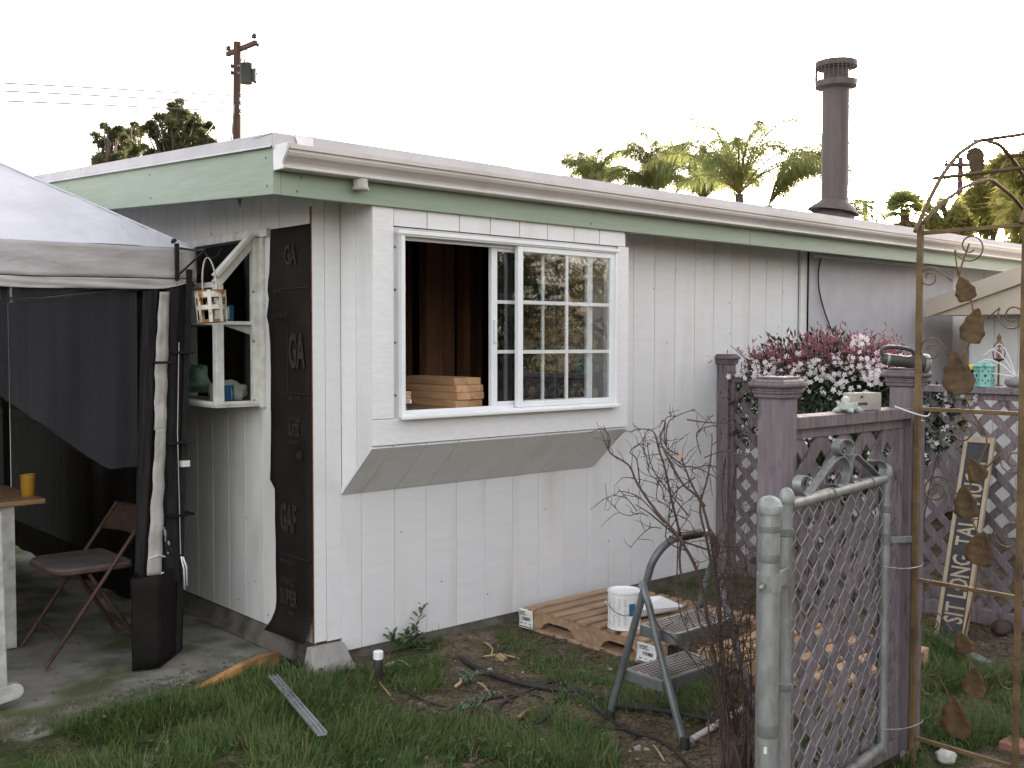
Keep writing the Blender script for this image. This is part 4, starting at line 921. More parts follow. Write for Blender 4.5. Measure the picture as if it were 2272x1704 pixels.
# ------------------------------------------------------------------ chain-link gate with its post
GL, GR = V(.119,-2.532,0), V(.930,-2.410,0); gdir = (GR-GL).normalized(); gnr = V(gdir.y,-gdir.x,0)
def gpl(px, py, off=0.0):
    v = ray(px, py); o = GL+gnr*off; t = (o-CP).dot(gnr)/v.dot(gnr); return CP+v*t
gpost = empty('gate_post', (-.012, -2.562, GZ), 'galvanised steel gate post with domed cap beside the dry vine', 'gate post')
pb = V(-.012,-2.562,0)
MB().lathe([(.0302,GZ-.02),(.0302,1.03)], pb, 24).build('pipe', M['galv'], gpost, smooth=True, auto=40)
dome = [(.0365,1.006),(.0370,1.010),(.0370,1.028),(.0360,1.031)]+[(.0345*math.cos(a),1.031+.026*math.sin(a)) for a in np.linspace(.1, math.pi/2, 8)]
MB().lathe(dome, pb, 24).build('dome_cap', M['galv'], gpost, smooth=True, auto=40)
for (ya, yb) in ((1180,1165),(1247,1228),(1640,1610)):
    za, zb = gd(1708,ya,3.02).z, gd(1708,yb,3.02).z; MB().lathe([(.0306,za),(.0309,za+.002),(.0309,zb-.002),(.0306,zb)], pb, 24).build('band', M['galv_dk'], gpost, smooth=True, auto=40)
z = gd(1708,1622,3.02).z; q = gd(1697,1664,2.995); MB().box(q.x-.004,q.x+.004,q.y-.006,q.y,q.z-.009,q.z+.009).build('sticker', M['paper'], gpost)
gate = empty('chain_link_gate', ((GL.x+GR.x)/2, (GL.y+GR.y)/2, GZ), 'open grey chain-link gate with flat scroll ornament on its top rail', 'gate')
rT = .0185
for p in (GL, GR):
    MB().lathe([(rT,.01),(rT,1.04)], p, 18).build('stile', M['galv'], gate, smooth=True, auto=40)
    MB().lathe([(rT+.0045,1.020),(rT+.005,1.024),(rT+.005,1.038)]+[((rT+.0035)*math.cos(a),1.040+.026*math.sin(a)) for a in np.linspace(.1, math.pi/2, 7)], p, 18).build('dome_cap', M['galv'], gate, smooth=True, auto=40)
for zz in (1.012, .03): MB().tube([GL+V(0,0,zz)+gdir*.016, GR+V(0,0,zz)-gdir*.016], rT, 16).build('rail', M['galv'], gate, smooth=True, auto=40)
for zz, p in ((.93,GL),(.46,GL),(.80,GR),(.9,GR)): MB().lathe([(rT+.0005,zz-.012),(rT+.003,zz-.010),(rT+.003,zz+.010),(rT+.0005,zz+.012)], p, 18).build('tension_band', M['galv_dk'], gate, smooth=True, auto=40)
glen = (GR-GL).length-2*rT-.012; s_ = .0425; nw = int(glen/s_); s_ = glen/nw; hz = .0445
for k in range(nw):
    pts = []; zz = .062; j = 0
    while zz < 1.0:
        u = (k+((j+k) % 2))*s_; jit = .0025*math.sin(k*3.1+j*1.7)
        kn = 1 if j % 2 else -1
        base = GL+gdir*(rT+.006+u+jit)
        sg = .004*(1 if ((j+k) % 2) else -1)
        pts.append(base+gnr*sg+V(0,0,zz+.0015*math.sin(j*1.3+k)))
        zz += hz; j += 1
    # round the knuckles a little
    pp = []
    for i in range(len(pts)):
        if 0 < i < len(pts)-1:
            pp += [pts[i].lerp(pts[i-1], .14), pts[i].lerp(pts[i+1], .14)]
        else: pp.append(pts[i])
    MB().tube(pp, .0021, 5).build('mesh_wire', M['mesh_galv'], gate, smooth=True)
MB().bar(GR-gdir*(rT+.014)+V(0,0,.05), GR-gdir*(rT+.014)+V(0,0,1.0), .008, .004, gnr).build('tension_bar', M['galv_dk'], gate)
def cp4(x, y): return gpl(1640+x/3.19, 720+y/3.19, -.002)
def smooth_pts(P, n=5):
    out = []
    for i in range(len(P)-1):
        p0 = P[max(0,i-1)]; p1 = P[i]; p2 = P[i+1]; p3 = P[min(len(P)-1,i+2)]
        for k in range(n):
            t = k/n; out.append(.5*((2*p1)+(p2-p0)*t+(2*p0-5*p1+4*p2-p3)*t*t+(3*p1-p0-3*p2+p3)*t*t*t))
    out.append(P[-1]); return out
def strip(pts, w=.028, th=.004, name='scroll', mat='galv'):
    pts = smooth_pts(pts); n = len(pts); vs = []; fs = []
    for i in range(n):
        t = (pts[min(i+1,n-1)]-pts[max(i-1,0)]).normalized(); nn = t.cross(gnr).normalized()*(th/2)
        vs += [pts[i]+gnr*(w/2)+nn, pts[i]-gnr*(w/2)+nn, pts[i]-gnr*(w/2)-nn, pts[i]+gnr*(w/2)-nn]
    for i in range(n-1):
        for j in range(4): fs.append((i*4+j, i*4+(j+1) % 4, i*4+4+(j+1) % 4, i*4+4+j))
    fs += [(0,3,2,1), (n*4-4,n*4-3,n*4-2,n*4-1)]
    return MB().add(vs, fs).build(name, M[mat], gate, smooth=True, auto=40)
strip([cp4(*p) for p in ((478,1078),(440,1070),(410,1105),(412,1165),(455,1212),(490,1190),(560,1095),(640,985),(690,940),(725,935),(752,975),(762,1040),(752,1100),(728,1138),(690,1148),(655,1128))])
strip([cp4(*p) for p in ((842,1085),(838,1108),(805,1122),(782,1104),(774,1040),(776,985),(790,935),(815,918),(860,958),(920,1010),(985,1072),(1010,1052),(1020,1015),(1000,972),(955,955),(930,965))])
strip([cp4(735+55*math.sin(a)*.95, 868-58*math.cos(a)) for a in np.linspace(math.pi*1.05, math.pi*2.95, 14)])
for (x, y) in ((640,1195),(915,1115)): 
    p = cp4(x, y); q = GL+gdir*(p-GL).dot(gdir); MB().lathe([(rT+.0004,-.003),(rT+.003,-.003),(rT+.003,.003),(rT+.0004,.003)], V(q.x,q.y,1.012), 16, ax=gdir).build('wire_tie', M['galv_dk'], gate)
for (x, y) in ((500,1150),(575,1130),(700,1090)):
    p = cp4(x, y); q = GL+gdir*(p-GL).dot(gdir); MB().tube([V(q.x,q.y,1.030)+gnr*(.012*math.cos(t_))+V(0,0,.02+.03*math.sin(t_)) for t_ in np.linspace(0, 5.5, 12)], .0018, 5).build('wire_tie', M['galv'], gate)
# hinge strap clasping post and stile, latch towards the fence post
zc = gd(1700,1292,3.02).z
mb = MB(); mb.lathe([(.0308,zc-.025),(.0350,zc-.025),(.0350,zc+.025),(.0308,zc+.025)], pb, 24); mb.build('hinge_band', M['galv'], gate, smooth=True, auto=40)
MB().bar(pb-gnr*0+gdir*.03+V(0,0,zc)+gnr*.012, GL+V(0,0,zc)+gnr*.014-gdir*.012, .007, .048).build('hinge_strap', M['galv'], gate, bevel=.002)
MB().lathe([(rT+.0006,zc-.035),(rT+.004,zc-.035),(rT+.004,zc-.008),(rT+.0006,zc-.008)], GL, 18).build('hinge_band', M['galv_dk'], gate, smooth=True, auto=40)
MB().tube([pb-gdir*.034+V(0,0,zc-.004), pb-gdir*.062+gnr*.004+V(0,0,zc-.008)], .007, 8).build('hinge_bolt', M['galv'], gate, smooth=True)
zl = gd(1985,1200,3.76).z
MB().lathe([(rT+.0006,zl-.012),(rT+.004,zl-.012),(rT+.004,zl+.012),(rT+.0006,zl+.012)], GR, 18).build('latch_band', M['galv_dk'], gate, smooth=True, auto=40)
MB().bar(GR+gdir*.02+V(0,0,zl), V(XP3-.02,YB-.067,zl-.006), .008, .024).build('latch_arm', M['galv'], gate, bevel=.002)
# ------------------------------------------------------------------ garden arbour with iron vine
AX, AY0, AY1 = 1.025, -2.478, -2.845
arb = empty('garden_arbour', (AX+.55, (AY0+AY1)/2, GZ), 'rusty iron garden arbour with scrolled vine side panel and arched top', 'arbour')
def ab(mb, name, mat='rust', **k): return mb.build(name, M[mat], arb, **k)
ZT = 1.894
for X in (AX, AX+1.12):
    for Y in (AY0, AY1): ab(MB().box(X-.0095, X+.0095, Y-.0095, Y+.0095, GZ, ZT+.03), 'pole', bevel=.002)
    for z in (ZT, 1.262, gx(2055,1289,AX).z, gx(2055,1643,AX).z): ab(MB().box(X-.008, X+.008, AY1+.010, AY0-.010, z-.007, z+.007), 'rail', bevel=.0015)
c2 = lambda x, y: gy(1880+x/3.191, 280+y/3.191, AY0)
outer = [c2(*p) for p in ((480,745),(515,660),(560,560),(620,440),(680,335),(770,215),(850,150),(950,97),(1050,80))]
inner = [c2(*p) for p in ((530,690),(640,570),(770,470),(850,420),(980,380),(1080,372))]
XM = AX+.56
def full_arch(P):
    P = [p for p in P if p.x < XM-.03]; top = V(XM, P[-1].y, max(p.z for p in P)+.004); 
    return smooth_pts([V(P[0].x if True else 0, P[0].y, P[0].z)]+P[1:]+[top]+[V(2*XM-p.x, p.y, p.z) for p in P[::-1]], 4)
oa, ia = full_arch(outer), full_arch(inner)
for Y in (AY0, AY1):
    ab(MB().tube([V(p.x,Y,p.z) for p in oa], .008, 8), 'outer_arch', smooth=True); ab(MB().tube([V(p.x,Y+.001,p.z) for p in ia], .0072, 8), 'inner_arch', smooth=True)
for k in (.24, .44, .62, .80):
    p = oa[int(k*(len(oa)-1))]; ab(MB().tube([V(p.x,AY0+.03,p.z), V(p.x,AY1-.03,p.z)], .0075, 6), 'cross_rod', smooth=True)
def av(px, py, off=0.0): return gx(px, py, AX+off)
stem = [av(*p) for p in ((2150,540),(2128,610),(2140,640),(2155,668),(2161,722),(2150,762),(2125,827),(2143,880),(2160,920),(2187,962),(2186,995),(2165,1042),(2143,1113),(2160,1160),(2178,1211),(2165,1300),(2138,1425),(2155,1470),(2162,1513),(2120,1589),(2135,1640))]
ab(MB().tube(smooth_pts(stem, 4), .0035, 6), 'vine_stem', smooth=True)
def spiral(cx2, cy2, r_, a0, turns, tail):
    pts = []
    n = 34
    for k in range(n+1):
        t = k/n; rr = r_*(.28+.72*t); a = a0-turns*2*math.pi*(1-t); pts.append(av(cx2+rr*math.cos(a), cy2+rr*math.sin(a)))
    pts.append(av(*tail)); return smooth_pts(pts, 2)
for (cx2, cy2, r_, a0, tn, tail) in ((2153,546,36,2.9,1.35,(2126,612)),(2062,615,24,-.9,1.4,(2112,622)),(2066,776,28,-.7,1.4,(2108,790)),(2247,700,34,3.7,1.4,(2190,706)),(2139,957,29,-.6,1.4,(2186,965)),(2078,1087,32,-.6,1.4,(2125,1098)),(2250,1022,32,3.8,1.4,(2180,1045)),(2242,1182,38,3.7,1.4,(2195,1205)),(2066,1382,27,-.7,1.4,(2115,1400)),(2066,1522,27,-.7,1.4,(2110,1552)),(2245,1504,30,3.8,1.4,(2180,1510))):
    ab(MB().tube(spiral(cx2, cy2, r_, a0, tn, tail), .0028, 5), 'curl', smooth=True)
def leafshape(c, w, h, ang, xdir, name='leaf', seed=0):
    # a lobed, cupped metal leaf; local y runs from stalk to tip
    n = 22; prof = []
    for k in range(n+1):
        t = k/n; ww = (max(0.0, math.sin(math.pi*t**.58)))**.62*(1-.12*t)*(1+.07*math.sin(t*19+seed)); prof.append((t, max(0.0, ww)))
    vs = []; fs = []
    for k, (t, ww) in enumerate(prof):
        for j in (-2, -1, 0, 1, 2):
            x = j/2*ww*w/2; y = (t-.5)*h; z = .10*w*(abs(j)/2)**1.5*math.sin(math.pi*t)+.012*w*math.sin(t*26-abs(j)*1.5)*(1 if j else 0)-.05*w*math.sin(t*4)
            X2 = x*math.cos(ang)-y*math.sin(ang); Y2 = x*math.sin(ang)+y*math.cos(ang)
            vs.append(c+xdir*X2+V(0,0,1)*Y2+xdir.cross(V(0,0,1))*z)
    for k in range(n):
        for j in range(4): fs.append((k*5+j, k*5+j+1, k*5+j+6, k*5+j+5))
    return ab(MB().add(vs, fs), name, 'leafmetal', smooth=True, solid=.002)
pxm = 1/640.0
for i, (px, py, w, h, a) in enumerate(((2140,640,48,58,.35),(2161,722,58,80,-.25),(2125,827,76,98,.15),(2165,1042,48,56,.5),(2143,1113,58,76,.1),(2176,1216,68,80,-.2),(2138,1425,48,52,.4),(2162,1513,58,72,-.1),(2121,1589,74,98,.15))):
    leafshape(av(px, py, -.010), w*pxm, h*pxm, a, V(0,-1,0), seed=i)
q = gy(2165,362,AY0-.02); leafshape(q, 44*pxm*1.05, 76*pxm*1.05, math.pi+.15, V(.8,-.6,0), seed=9)
for (p0, p1, s2) in (((2093,383),(2105,430),1),((2100,470),(2125,440),-1),((2195,395),(2235,350),1)):
    a, b2 = gy(*p0,AY0), gy(*p1,AY0); ab(MB().tube([a, a.lerp(b2,.4)+V(.01*s2,0,-.02), b2], .003, 5), 'curl', smooth=True)
for p, q in (((1958,1257),(2046,1256)),((1958,1618),(2046,1604)),((1985,901),(2060,923))):
    a = gy(p[0],p[1],YB-.063); b2 = av(q[0]-4,q[1]); 
    tag(MB().tube(smooth_pts([a, a.lerp(b2,.5)+V(0,-.01,-.006), b2, b2+V(.016,-.004,.012)], 4), .0028, 5).build('tie_wire', M['galv' if p[1] > 1000 else 'white'], None, (a+b2)/2, smooth=True),
        {1257:'grey wire tying the arbour to the fence post at mid height',1618:'grey wire tying the arbour to the fence post near the ground',901:'white wire tying the arbour pole beside the fence rail'}[p[1]], 'wire', 'wires tying the arbour')
# ------------------------------------------------------------------ step stool
st = empty('step_stool', (.79, -1.6, GZ), 'grey metal two-step stool with perforated treads standing in the dirt', 'step stool')
def sp(mb, name, mat='steel_grey', **k): return mb.build(name, M[mat], st, **k)
XL, XR = .575, .995
def arc(c, r_, a0, a1, ax, ay, n=8): return [c+ax*(r_*math.cos(a))+ay*(r_*math.sin(a)) for a in np.linspace(a0, a1, n)]
up = V(0,-.262,.795).normalized(); topP = .80
def upl(x, s): return V(x,-1.39,-.045)+up*s
rad = .13
path = [upl(XL,0)]+[upl(XL,s) for s in (.3,.55)]+[upl(XL+rad,topP-rad)+V(-1,0,0)*(rad*math.cos(a))+up*(rad*math.sin(a)) for a in np.linspace(.15, math.pi/2, 8)]
path += [upl(XR-rad,topP-rad)+V(1,0,0)*(rad*math.sin(a))+up*(rad*math.cos(a)) for a in np.linspace(0, math.pi/2-.15, 8)]+[upl(XR,s) for s in (.55,.3)]+[upl(XR,0)]
sp(MB().tube(path, .0155, 12), 'handle_frame', smooth=True, auto=60)
sp(MB().tube([upl(XL+rad-.01,topP), upl(XR-rad-.02,topP)], .0185, 12), 'grip', 'black', smooth=True, auto=60)
for X, ox in ((XL,-.024),(XR,.024)):
    x = X+ox; lg_ = [V(x+(-ox*.6),-1.578,.545), V(x,-1.60,.50), V(x,-1.622,.455), V(x,-1.674,.295), V(x,-1.80,-.045)]
    sp(MB().tube(smooth_pts(lg_, 4), .0150, 10), 'step_leg', smooth=True, auto=60)
    sp(MB().lathe([(.020,GZ-.004),(.021,GZ+.012),(.018,GZ+.045),(.0,GZ+.047)], V(x,-1.805,0), 12), 'foot_cap', 'rubber', smooth=True, auto=50)
    sp(MB().lathe([(.020,GZ-.004),(.021,GZ+.012),(.018,GZ+.04),(.0,GZ+.042)], V(X,-1.392,0), 12), 'foot_cap', 'rubber', smooth=True, auto=50)
    sp(MB().lathe([(.012,-.02),(.012,.02)], V((X+x)/2,-1.58,.53), 8, ax=(1,0,0)), 'rivet', 'galv')
def rr4(x0, x1, y0, y1, r_, n=5):
    P2 = []
    for (cx2, cy2, a0) in ((x0+r_,y0+r_,math.pi),(x1-r_,y0+r_,-math.pi/2),(x1-r_,y1-r_,0),(x0+r_,y1-r_,math.pi/2)):
        for k in range(n+1): a = a0+k*math.pi/2/n; P2.append((cx2+r_*math.cos(a), cy2+r_*math.sin(a)))
    return P2
for (y0, y1, z, nm) in ((-1.728,-1.530,.357,'upper'),(-1.660,-1.455,.155,'lower')):
    pan = MB().prism([V(x,y,z-.042) for x, y in rr4(XL+.012, XR-.012, y0, y1, .022)], V(0,0,.040)); pn = sp(pan, 'step_pan', bevel=.003)
    MB().prism([V(x,y,z-.0018) for x, y in rr4(XL+.016, XR-.016, y0+.004, y1-.004, .02)], V(0,0,.003)).build('tread', M['tread'], pn)
    MB().tube([V(x,y,z+.0008) for x, y in rr4(XL+.015, XR-.015, y0+.003, y1-.003, .02)], .0024, 5, closed=True).build('tread_rim', M['galv'], pn, smooth=True)
    dots = MB(); nx_ = 17; ny_ = 8; px_ = (XR-XL-.06)/nx_; py_ = (y1-y0-.03)/ny_
    for i in range(nx_):
        for j in range(ny_):
            c = V(XL+.032+px_*(i+.25+.5*(j % 2)), y0+.018+py_*(j+.5), z+.0013); rr = .0078
            dots.add([c+V(rr*math.cos(t_), rr*math.sin(t_), .0012) for t_ in np.linspace(0, 2*math.pi, 9)[:-1]], [tuple(range(8))])
    dots.build('tread_stud', M['tread_hole'], pn, kind='stuff')
# ------------------------------------------------------------------ pallets
def pallet(name, x0, x1, y0, y1, mat, label, nb=10, labels=()):
    p = empty(name, ((x0+x1)/2, (y0+y1)/2, GZ), label, 'pallet')
    pit = (y1-y0)/nb
    for k in range(nb):
        ya = y0+pit*k+.006+random.uniform(-.004,.004); w = pit*.64
        MB().box(x0-random.uniform(0,.012), x1+random.uniform(0,.012), ya, ya+w, .044, .061+random.uniform(-.001,.002)).build('deck_board', M[mat], p, bevel=.003)
    for x in (x0, (x0+x1)/2-.019, x1-.038):
        L = y1-y0; prof = [(0,-.042),(0,.043),(L,.043),(L,-.042)]
        for c_ in (.72, .28):   # two hand-truck notches
            c0 = L*c_; prof += [(c0+.13,-.042),(c0+.10,-.008),(c0+.07,.004),(c0-.07,.004),(c0-.10,-.008),(c0-.13,-.042)]
        MB().prism([V(x,y0+a,b2) for a, b2 in prof], V(.038,0,0)).build('stringer', M[mat], p, bevel=.002)
    for xa in (x0-.008, (x0+x1)/2-.045, x1-.085): MB().box(xa, xa+.093, y0, y1, -.062, -.0425).build('bottom_board', M[mat], p, bevel=.002)
    return p
p1 = pallet('pallet', 1.232, 2.00, -1.12, -.122, 'pallet', 'worn brown pallet against the white wall carrying the paint can')
p2 = pallet('pallet', 1.335, 2.13, -1.99, -1.245, 'pallet_new', 'fresh orange pallet on the ground behind the lattice fence and gate', 8)
def plabel(par, c, u, w, h, seed):
    u = Vector(u).normalized(); n = u.cross(V(0,0,1)); mb = MB()
    fn = lambda a, b2: c+u*(w*(a-.5))+V(0,0,-h*b2)+n*(.004*math.sin(b2*5+seed)+.004*math.sin(a*4+seed)+.006*b2*b2)
    lb = mb.grid(fn, 6, 8).build('paper_label', M['paper'], par, smooth=True, solid=.0008)
    bc = MB(); off = n*(.0045)
    x = -.22
    while x < .30:
        wv = random.choice((.012,.02,.03)); a = fn(.5+x, .42)+off; b2 = fn(.5+x+wv, .62)+off
        bc.add([fn(.5+x,.42)+off, fn(.5+x+wv,.42)+off, fn(.5+x+wv,.60)+off, fn(.5+x,.60)+off], [(0,1,2,3)]); x += wv+random.choice((.012,.022))
    for (a0, a1, v) in ((.12,.55,.12),(.12,.45,.2),(.12,.6,.28),(.15,.3,.74),(.45,.55,.74),(.7,.85,.74),(.1,.75,.9)):
        bc.add([fn(a0,v)+off, fn(a1,v)+off, fn(a1,v+.035)+off, fn(a0,v+.035)+off], [(0,1,2,3)])
    for f_ in range(len(bc.f)): bc.f[f_] = bc.f[f_][::-1]
    bc.build('barcode', M['ink'], lb, kind='stuff')
plabel(p1, V(1.222,-.165,.050), (0,-1,0), .105, .105, 1)
plabel(p1, V(1.222,-1.03,.046), (0,-1,0), .125, .095, 3)
# paint can and tray
cc = gz(1385, 1391, .063); pc = empty('paint_can', (cc.x, cc.y, .063), 'white one-gallon paint can with wire handle on the worn pallet', 'paint can')
R_, z0, z1 = .083, .0635, .255
def pcn(mb, name, mat, **k): return mb.build(name, M[mat], pc, **k)
pcn(MB().lathe([(R_-.004,z0),(R_+.001,z0+.001),(R_+.001,z0+.007),(R_-.001,z0+.009),(R_-.001,z1-.0125)], (cc.x,cc.y,0), 40, cap=False), 'can_body', 'white_can' if 'white_can' in M else 'white', smooth=True, auto=40)
pcn(MB().lathe([(R_-.001,z1-.012),(R_+.0015,z1-.010),(R_+.0015,z1),(R_-.006,z1),(R_-.010,z1-.004),(R_-.012,z1-.010),(0,z1-.010)], (cc.x,cc.y,0), 40, cap=False), 'rim', 'white', smooth=True, auto=40)
ang0 = math.atan2(CP.y-cc.y, CP.x-cc.x)
def arcpatch(a0, a1, za, zb, r_): 
    mb = MB(); return mb.grid(lambda u, v: V(cc.x+r_*math.cos(a0+(a1-a0)*u), cc.y+r_*math.sin(a0+(a1-a0)*u), za+(zb-za)*v), 10, 1)
pcn(arcpatch(ang0-1.3, ang0+1.45, z0+.012, z1-.022, R_-.0004), 'paper_wrap', 'paper', smooth=True)
pcn(arcpatch(ang0+.30, ang0+.72, z0+.075, z1-.055, R_+.0006), 'blue_patch', 'blue', smooth=True)
tx = MB()
for col_ in range(4):
    a = ang0-1.15+col_*.36
    for k in range(17):
        if (k*7+col_*3) % 11 == 0: continue
        z = z1-.034-k*.0082
        q = arcpatch(a+.03, a+.03+.26*(.6+.4*((k*5+col_) % 4)/3), z-.0012, z+.0012, R_+.0004); tx.add(q.v, q.f)
pcn(tx, 'label_print', 'ink_grey', kind='stuff')
hd_ = [V(cc.x+(R_+.006)*math.cos(ang0+a)*1.0, cc.y+(R_+.006)*math.sin(ang0+a), z1-.055-.055*math.cos(a*.98)**2) for a in np.linspace(-1.55, 1.55, 22)]
pcn(MB().tube(hd_, .0018, 5), 'wire_handle', 'galv_dk', smooth=True)
for s2 in (-1, 1): pcn(MB().lathe([(.008,0),(.008,.006),(0,.008)], V(cc.x+R_*math.cos(ang0+1.55*s2), cc.y+R_*math.sin(ang0+1.55*s2), z1-.055), 8, ax=(math.cos(ang0+1.55*s2), math.sin(ang0+1.55*s2), 0)), 'handle_lug', 'galv')
tcn = gz(1428, 1350, .085); u_ = (cr*.93+V(cf.x,cf.y,0)*.36).normalized(); v_ = V(-u_.y,u_.x,0)
mb = MB(); W_, D_ = .175, .125
def tp(a, b2, z): return V(tcn.x,tcn.y,0)+u_*a+v_*b2+V(0,0,z)
ring_o = [(-W_,-D_),(W_,-D_),(W_,D_),(-W_,D_)]; ring_i = [(-W_+.03,-D_+.02),(W_-.03,-D_+.02),(W_-.03,D_-.02),(-W_+.03,D_-.02)]
vs = [tp(a,b2,.112) for a, b2 in ring_o]+[tp(a*.93,b2*.93,.112) for a, b2 in ring_o]+[tp(a,b2,.070 if a < 0 else .094) for a, b2 in ring_i]+[tp(a,b2,.0655 if a < 0 else .088) for a, b2 in ring_i]+[tp(a*.96,b2*.96,.108) for a, b2 in ring_o]
fs = [(0,1,5,4),(1,2,6,5),(2,3,7,6),(3,0,4,7),(4,5,9,8),(5,6,10,9),(6,7,11,10),(7,4,8,11),(8,9,10,11),(16,17,1,0),(17,18,2,1),(18,19,3,2),(19,16,0,3),(12,13,17,16),(13,14,18,17),(14,15,19,18),(15,12,16,19),(15,14,13,12)]
mb.add(vs, fs); tag(mb.build('paint_tray', M['white'], None, (tcn.x,tcn.y,.064), bevel=.003), 'white paint tray lying on the pallet behind the paint can', 'tray')
b0 = gz(1404,1334,.26); pbx = empty('paint_brush', (b0.x,b0.y,.112), 'paint brush with brown handle resting beside the paint can', 'brush')
b0 = V(cc.x+.13, cc.y-.01, .21); b1_ = V(cc.x+.20, cc.y+.09, .118)
MB().tube([b0, b0.lerp(b1_,.4), b0.lerp(b1_,.75)], [.012,.008,.009], 8).build('handle', M['stud'], pbx, smooth=True); MB().bar(b0.lerp(b1_,.75), b1_, .05, .014, (1,-1,0)).build('bristles', M['white_worn'], pbx)
# ------------------------------------------------------------------ things on the fences
bk_ = gy(1915,912,YB-.0); u_ = V(.9,-.25,0).normalized(); v_ = V(-u_.y,u_.x,0)
wb = MB().obox(V(.795,YB+.005,1.262+.032), u_*.062, v_*.030, V(0,0,.031)); wbo = wb.build('wood_block', M['stone_pale'], None, (.795,YB,1.262), bevel=.003)
tag(wbo, 'weathered wood block standing on the purple fence rail', 'wood block'); MB().lathe([(.004,0),(.004,.006),(0,.007)], V(.795,YB+.005,1.312)-u_*.035-v_*.031, 8, ax=-v_).build('knot', M['twig'], wbo); MB().obox(V(.795,YB+.005,1.288)-u_*.028-v_*.0325, u_*.02, v_*.002, V(0,0,.004)).build('slot', M['twig'], wbo)
M['turtle'] = pmat('pale_glaze', (.40,.44,.41), (.33,.37,.34), scale=20, rough=.45)
td = empty('turtle_candle_holder', (.648,-2.42,1.262), 'small pale turtle-shaped candle holder on the fence rail by the wood block', 'candle holder')
tc_ = V(.648,-2.418,0)
MB().lathe([(.0,1.268),(.026,1.268),(.034,1.275),(.033,1.296),(.030,1.296),(.027,1.280),(0,1.280)], tc_, 24).build('bowl', M['turtle'], td, smooth=True, auto=50)
MB().lathe([(0,1.2805),(.024,1.2805),(.024,1.2925),(0,1.293)], tc_, 20).build('candle', pmat('candle_wax', (.75,.45,.28), rough=.5), td, smooth=True, auto=50)
MB().lathe([(0,-.022),(.012,-.015),(.017,0),(.012,.014),(0,.02)], tc_+V(.030,.024,1.300), 12, ax=(.8,.5,.4)).build('head', M['turtle'], td, smooth=True)
for a in (2.6, 4.0, 5.5, .9):
    d = V(math.cos(a),math.sin(a),0); MB().lathe([(.012,0),(.009,.018),(0,.034)], tc_+d*.024+V(0,0,1.274), 8, ax=d+V(0,0,-.22)).build('flipper', M['turtle'], td, smooth=True)
fl_ = empty('flashlight', (1.085,-2.40,1.408), 'black and grey hand-held spotlight lying on the fence post cap', 'flashlight')
ax_ = (gy(2075,835,YB-.03)-gy(1985,812,YB+.03)).normalized(); fo = V(1.06,YB,1.433)
MB().lathe([(0,-.075),(.017,-.073),(.021,-.062),(.021,.015),(.025,.038),(.034,.064),(.036,.080),(.031,.089),(0,.091)], fo, 20, ax=V(.75,-.62,-.12)).build('barrel', M['torch'], fl_, smooth=True, auto=50)
fa = V(.75,-.62,-.12).normalized()
MB().lathe([(.036,.079),(.038,.083),(.036,.096),(.025,.104),(0,.107)], fo, 20, ax=fa).build('lens_ring', M['galv'], fl_, smooth=True, auto=50)
hh = [fo+fa*a+V(0,0,b2) for a, b2 in ((-.068,.010),(-.074,.032),(-.048,.046),(.0,.049),(.038,.044),(.052,.026))]
MB().tube(smooth_pts(hh, 4), .008, 8).build('carry_handle', M['torch'], fl_, smooth=True)
MB().lathe([(.0215,-.06),(.0225,-.057),(.0225,-.052),(.0215,-.049)], fo, 16, ax=fa).build('band', M['galv'], fl_)
zr_ = ZC_
tl = empty('tea_light_lantern', (XF,-1.775,zr_), 'small teal pierced metal lantern on the fence rail', 'lantern')
cx2, cy2 = XF, -1.775
mb = MB(); w = .052
for k in range(6):
    a0, a1 = math.pi/3*k, math.pi/3*(k+1)
    mb.quad(V(cx2+w*math.cos(a0),cy2+w*math.sin(a0),zr_+.004), V(cx2+w*math.cos(a1),cy2+w*math.sin(a1),zr_+.004), V(cx2+w*math.cos(a1),cy2+w*math.sin(a1),zr_+.108), V(cx2+w*math.cos(a0),cy2+w*math.sin(a0),zr_+.108))
mb.build('pierced_side', M['teal'], tl, solid=.002)
MB().lathe([(0,zr_),(.058,zr_),(.058,zr_+.006),(0,zr_+.006)], (cx2,cy2,0), 6).build('base', M['teal'], tl); MB().lathe([(.056,zr_+.106),(.060,zr_+.109),(.060,zr_+.114),(.040,zr_+.130),(.036,zr_+.132),(.036,zr_+.136),(0,zr_+.136)], (cx2,cy2,0), 6).build('lid', M['cream_teal'] if 'cream_teal' in M else M['teal'], tl)
hl = MB()
for k in range(6):
    a = math.pi/3*(k+.5); d = V(math.cos(a),math.sin(a),0); t2 = V(-d.y,d.x,0)
    for (o1, zz, rr) in ((0,.060,.010),(-.014,.035,.006),(.014,.035,.006),(-.014,.085,.006),(.014,.085,.006),(0,.02,.005),(0,.098,.005)):
        c = V(cx2,cy2,zr_+zz)+d*(w*.866+.0018)+t2*o1; hl.add([c+t2*rr, c+V(0,0,rr), c-t2*rr, c-V(0,0,rr)], [(0,1,2,3)])
hl.build('pierced_hole', M['twig'], tl, kind='stuff')
pg = empty('garden_figurine', (XF,-1.70,zr_), 'black and white figurine with yellow top by the teal lantern', 'figurine')
pc_ = V(XF,-1.700,zr_)
MB().lathe([(0,0),(.028,.002),(.034,.03),(.030,.06),(.022,.078),(.024,.092),(.018,.108),(0,.114)], pc_, 16).build('body', M['black'], pg, smooth=True)
MB().lathe([(.0,0),(.020,.004),(.026,.03),(.022,.06),(.0,.072)], pc_+V(-.016,.006,.004), 14).build('belly', M['paper'], pg, smooth=True)
MB().lathe([(.025,.090),(.026,.1),(.018,.114),(0,.120)], pc_+V(0,-.002,0), 14).build('cap', M['yellow'], pg, smooth=True)
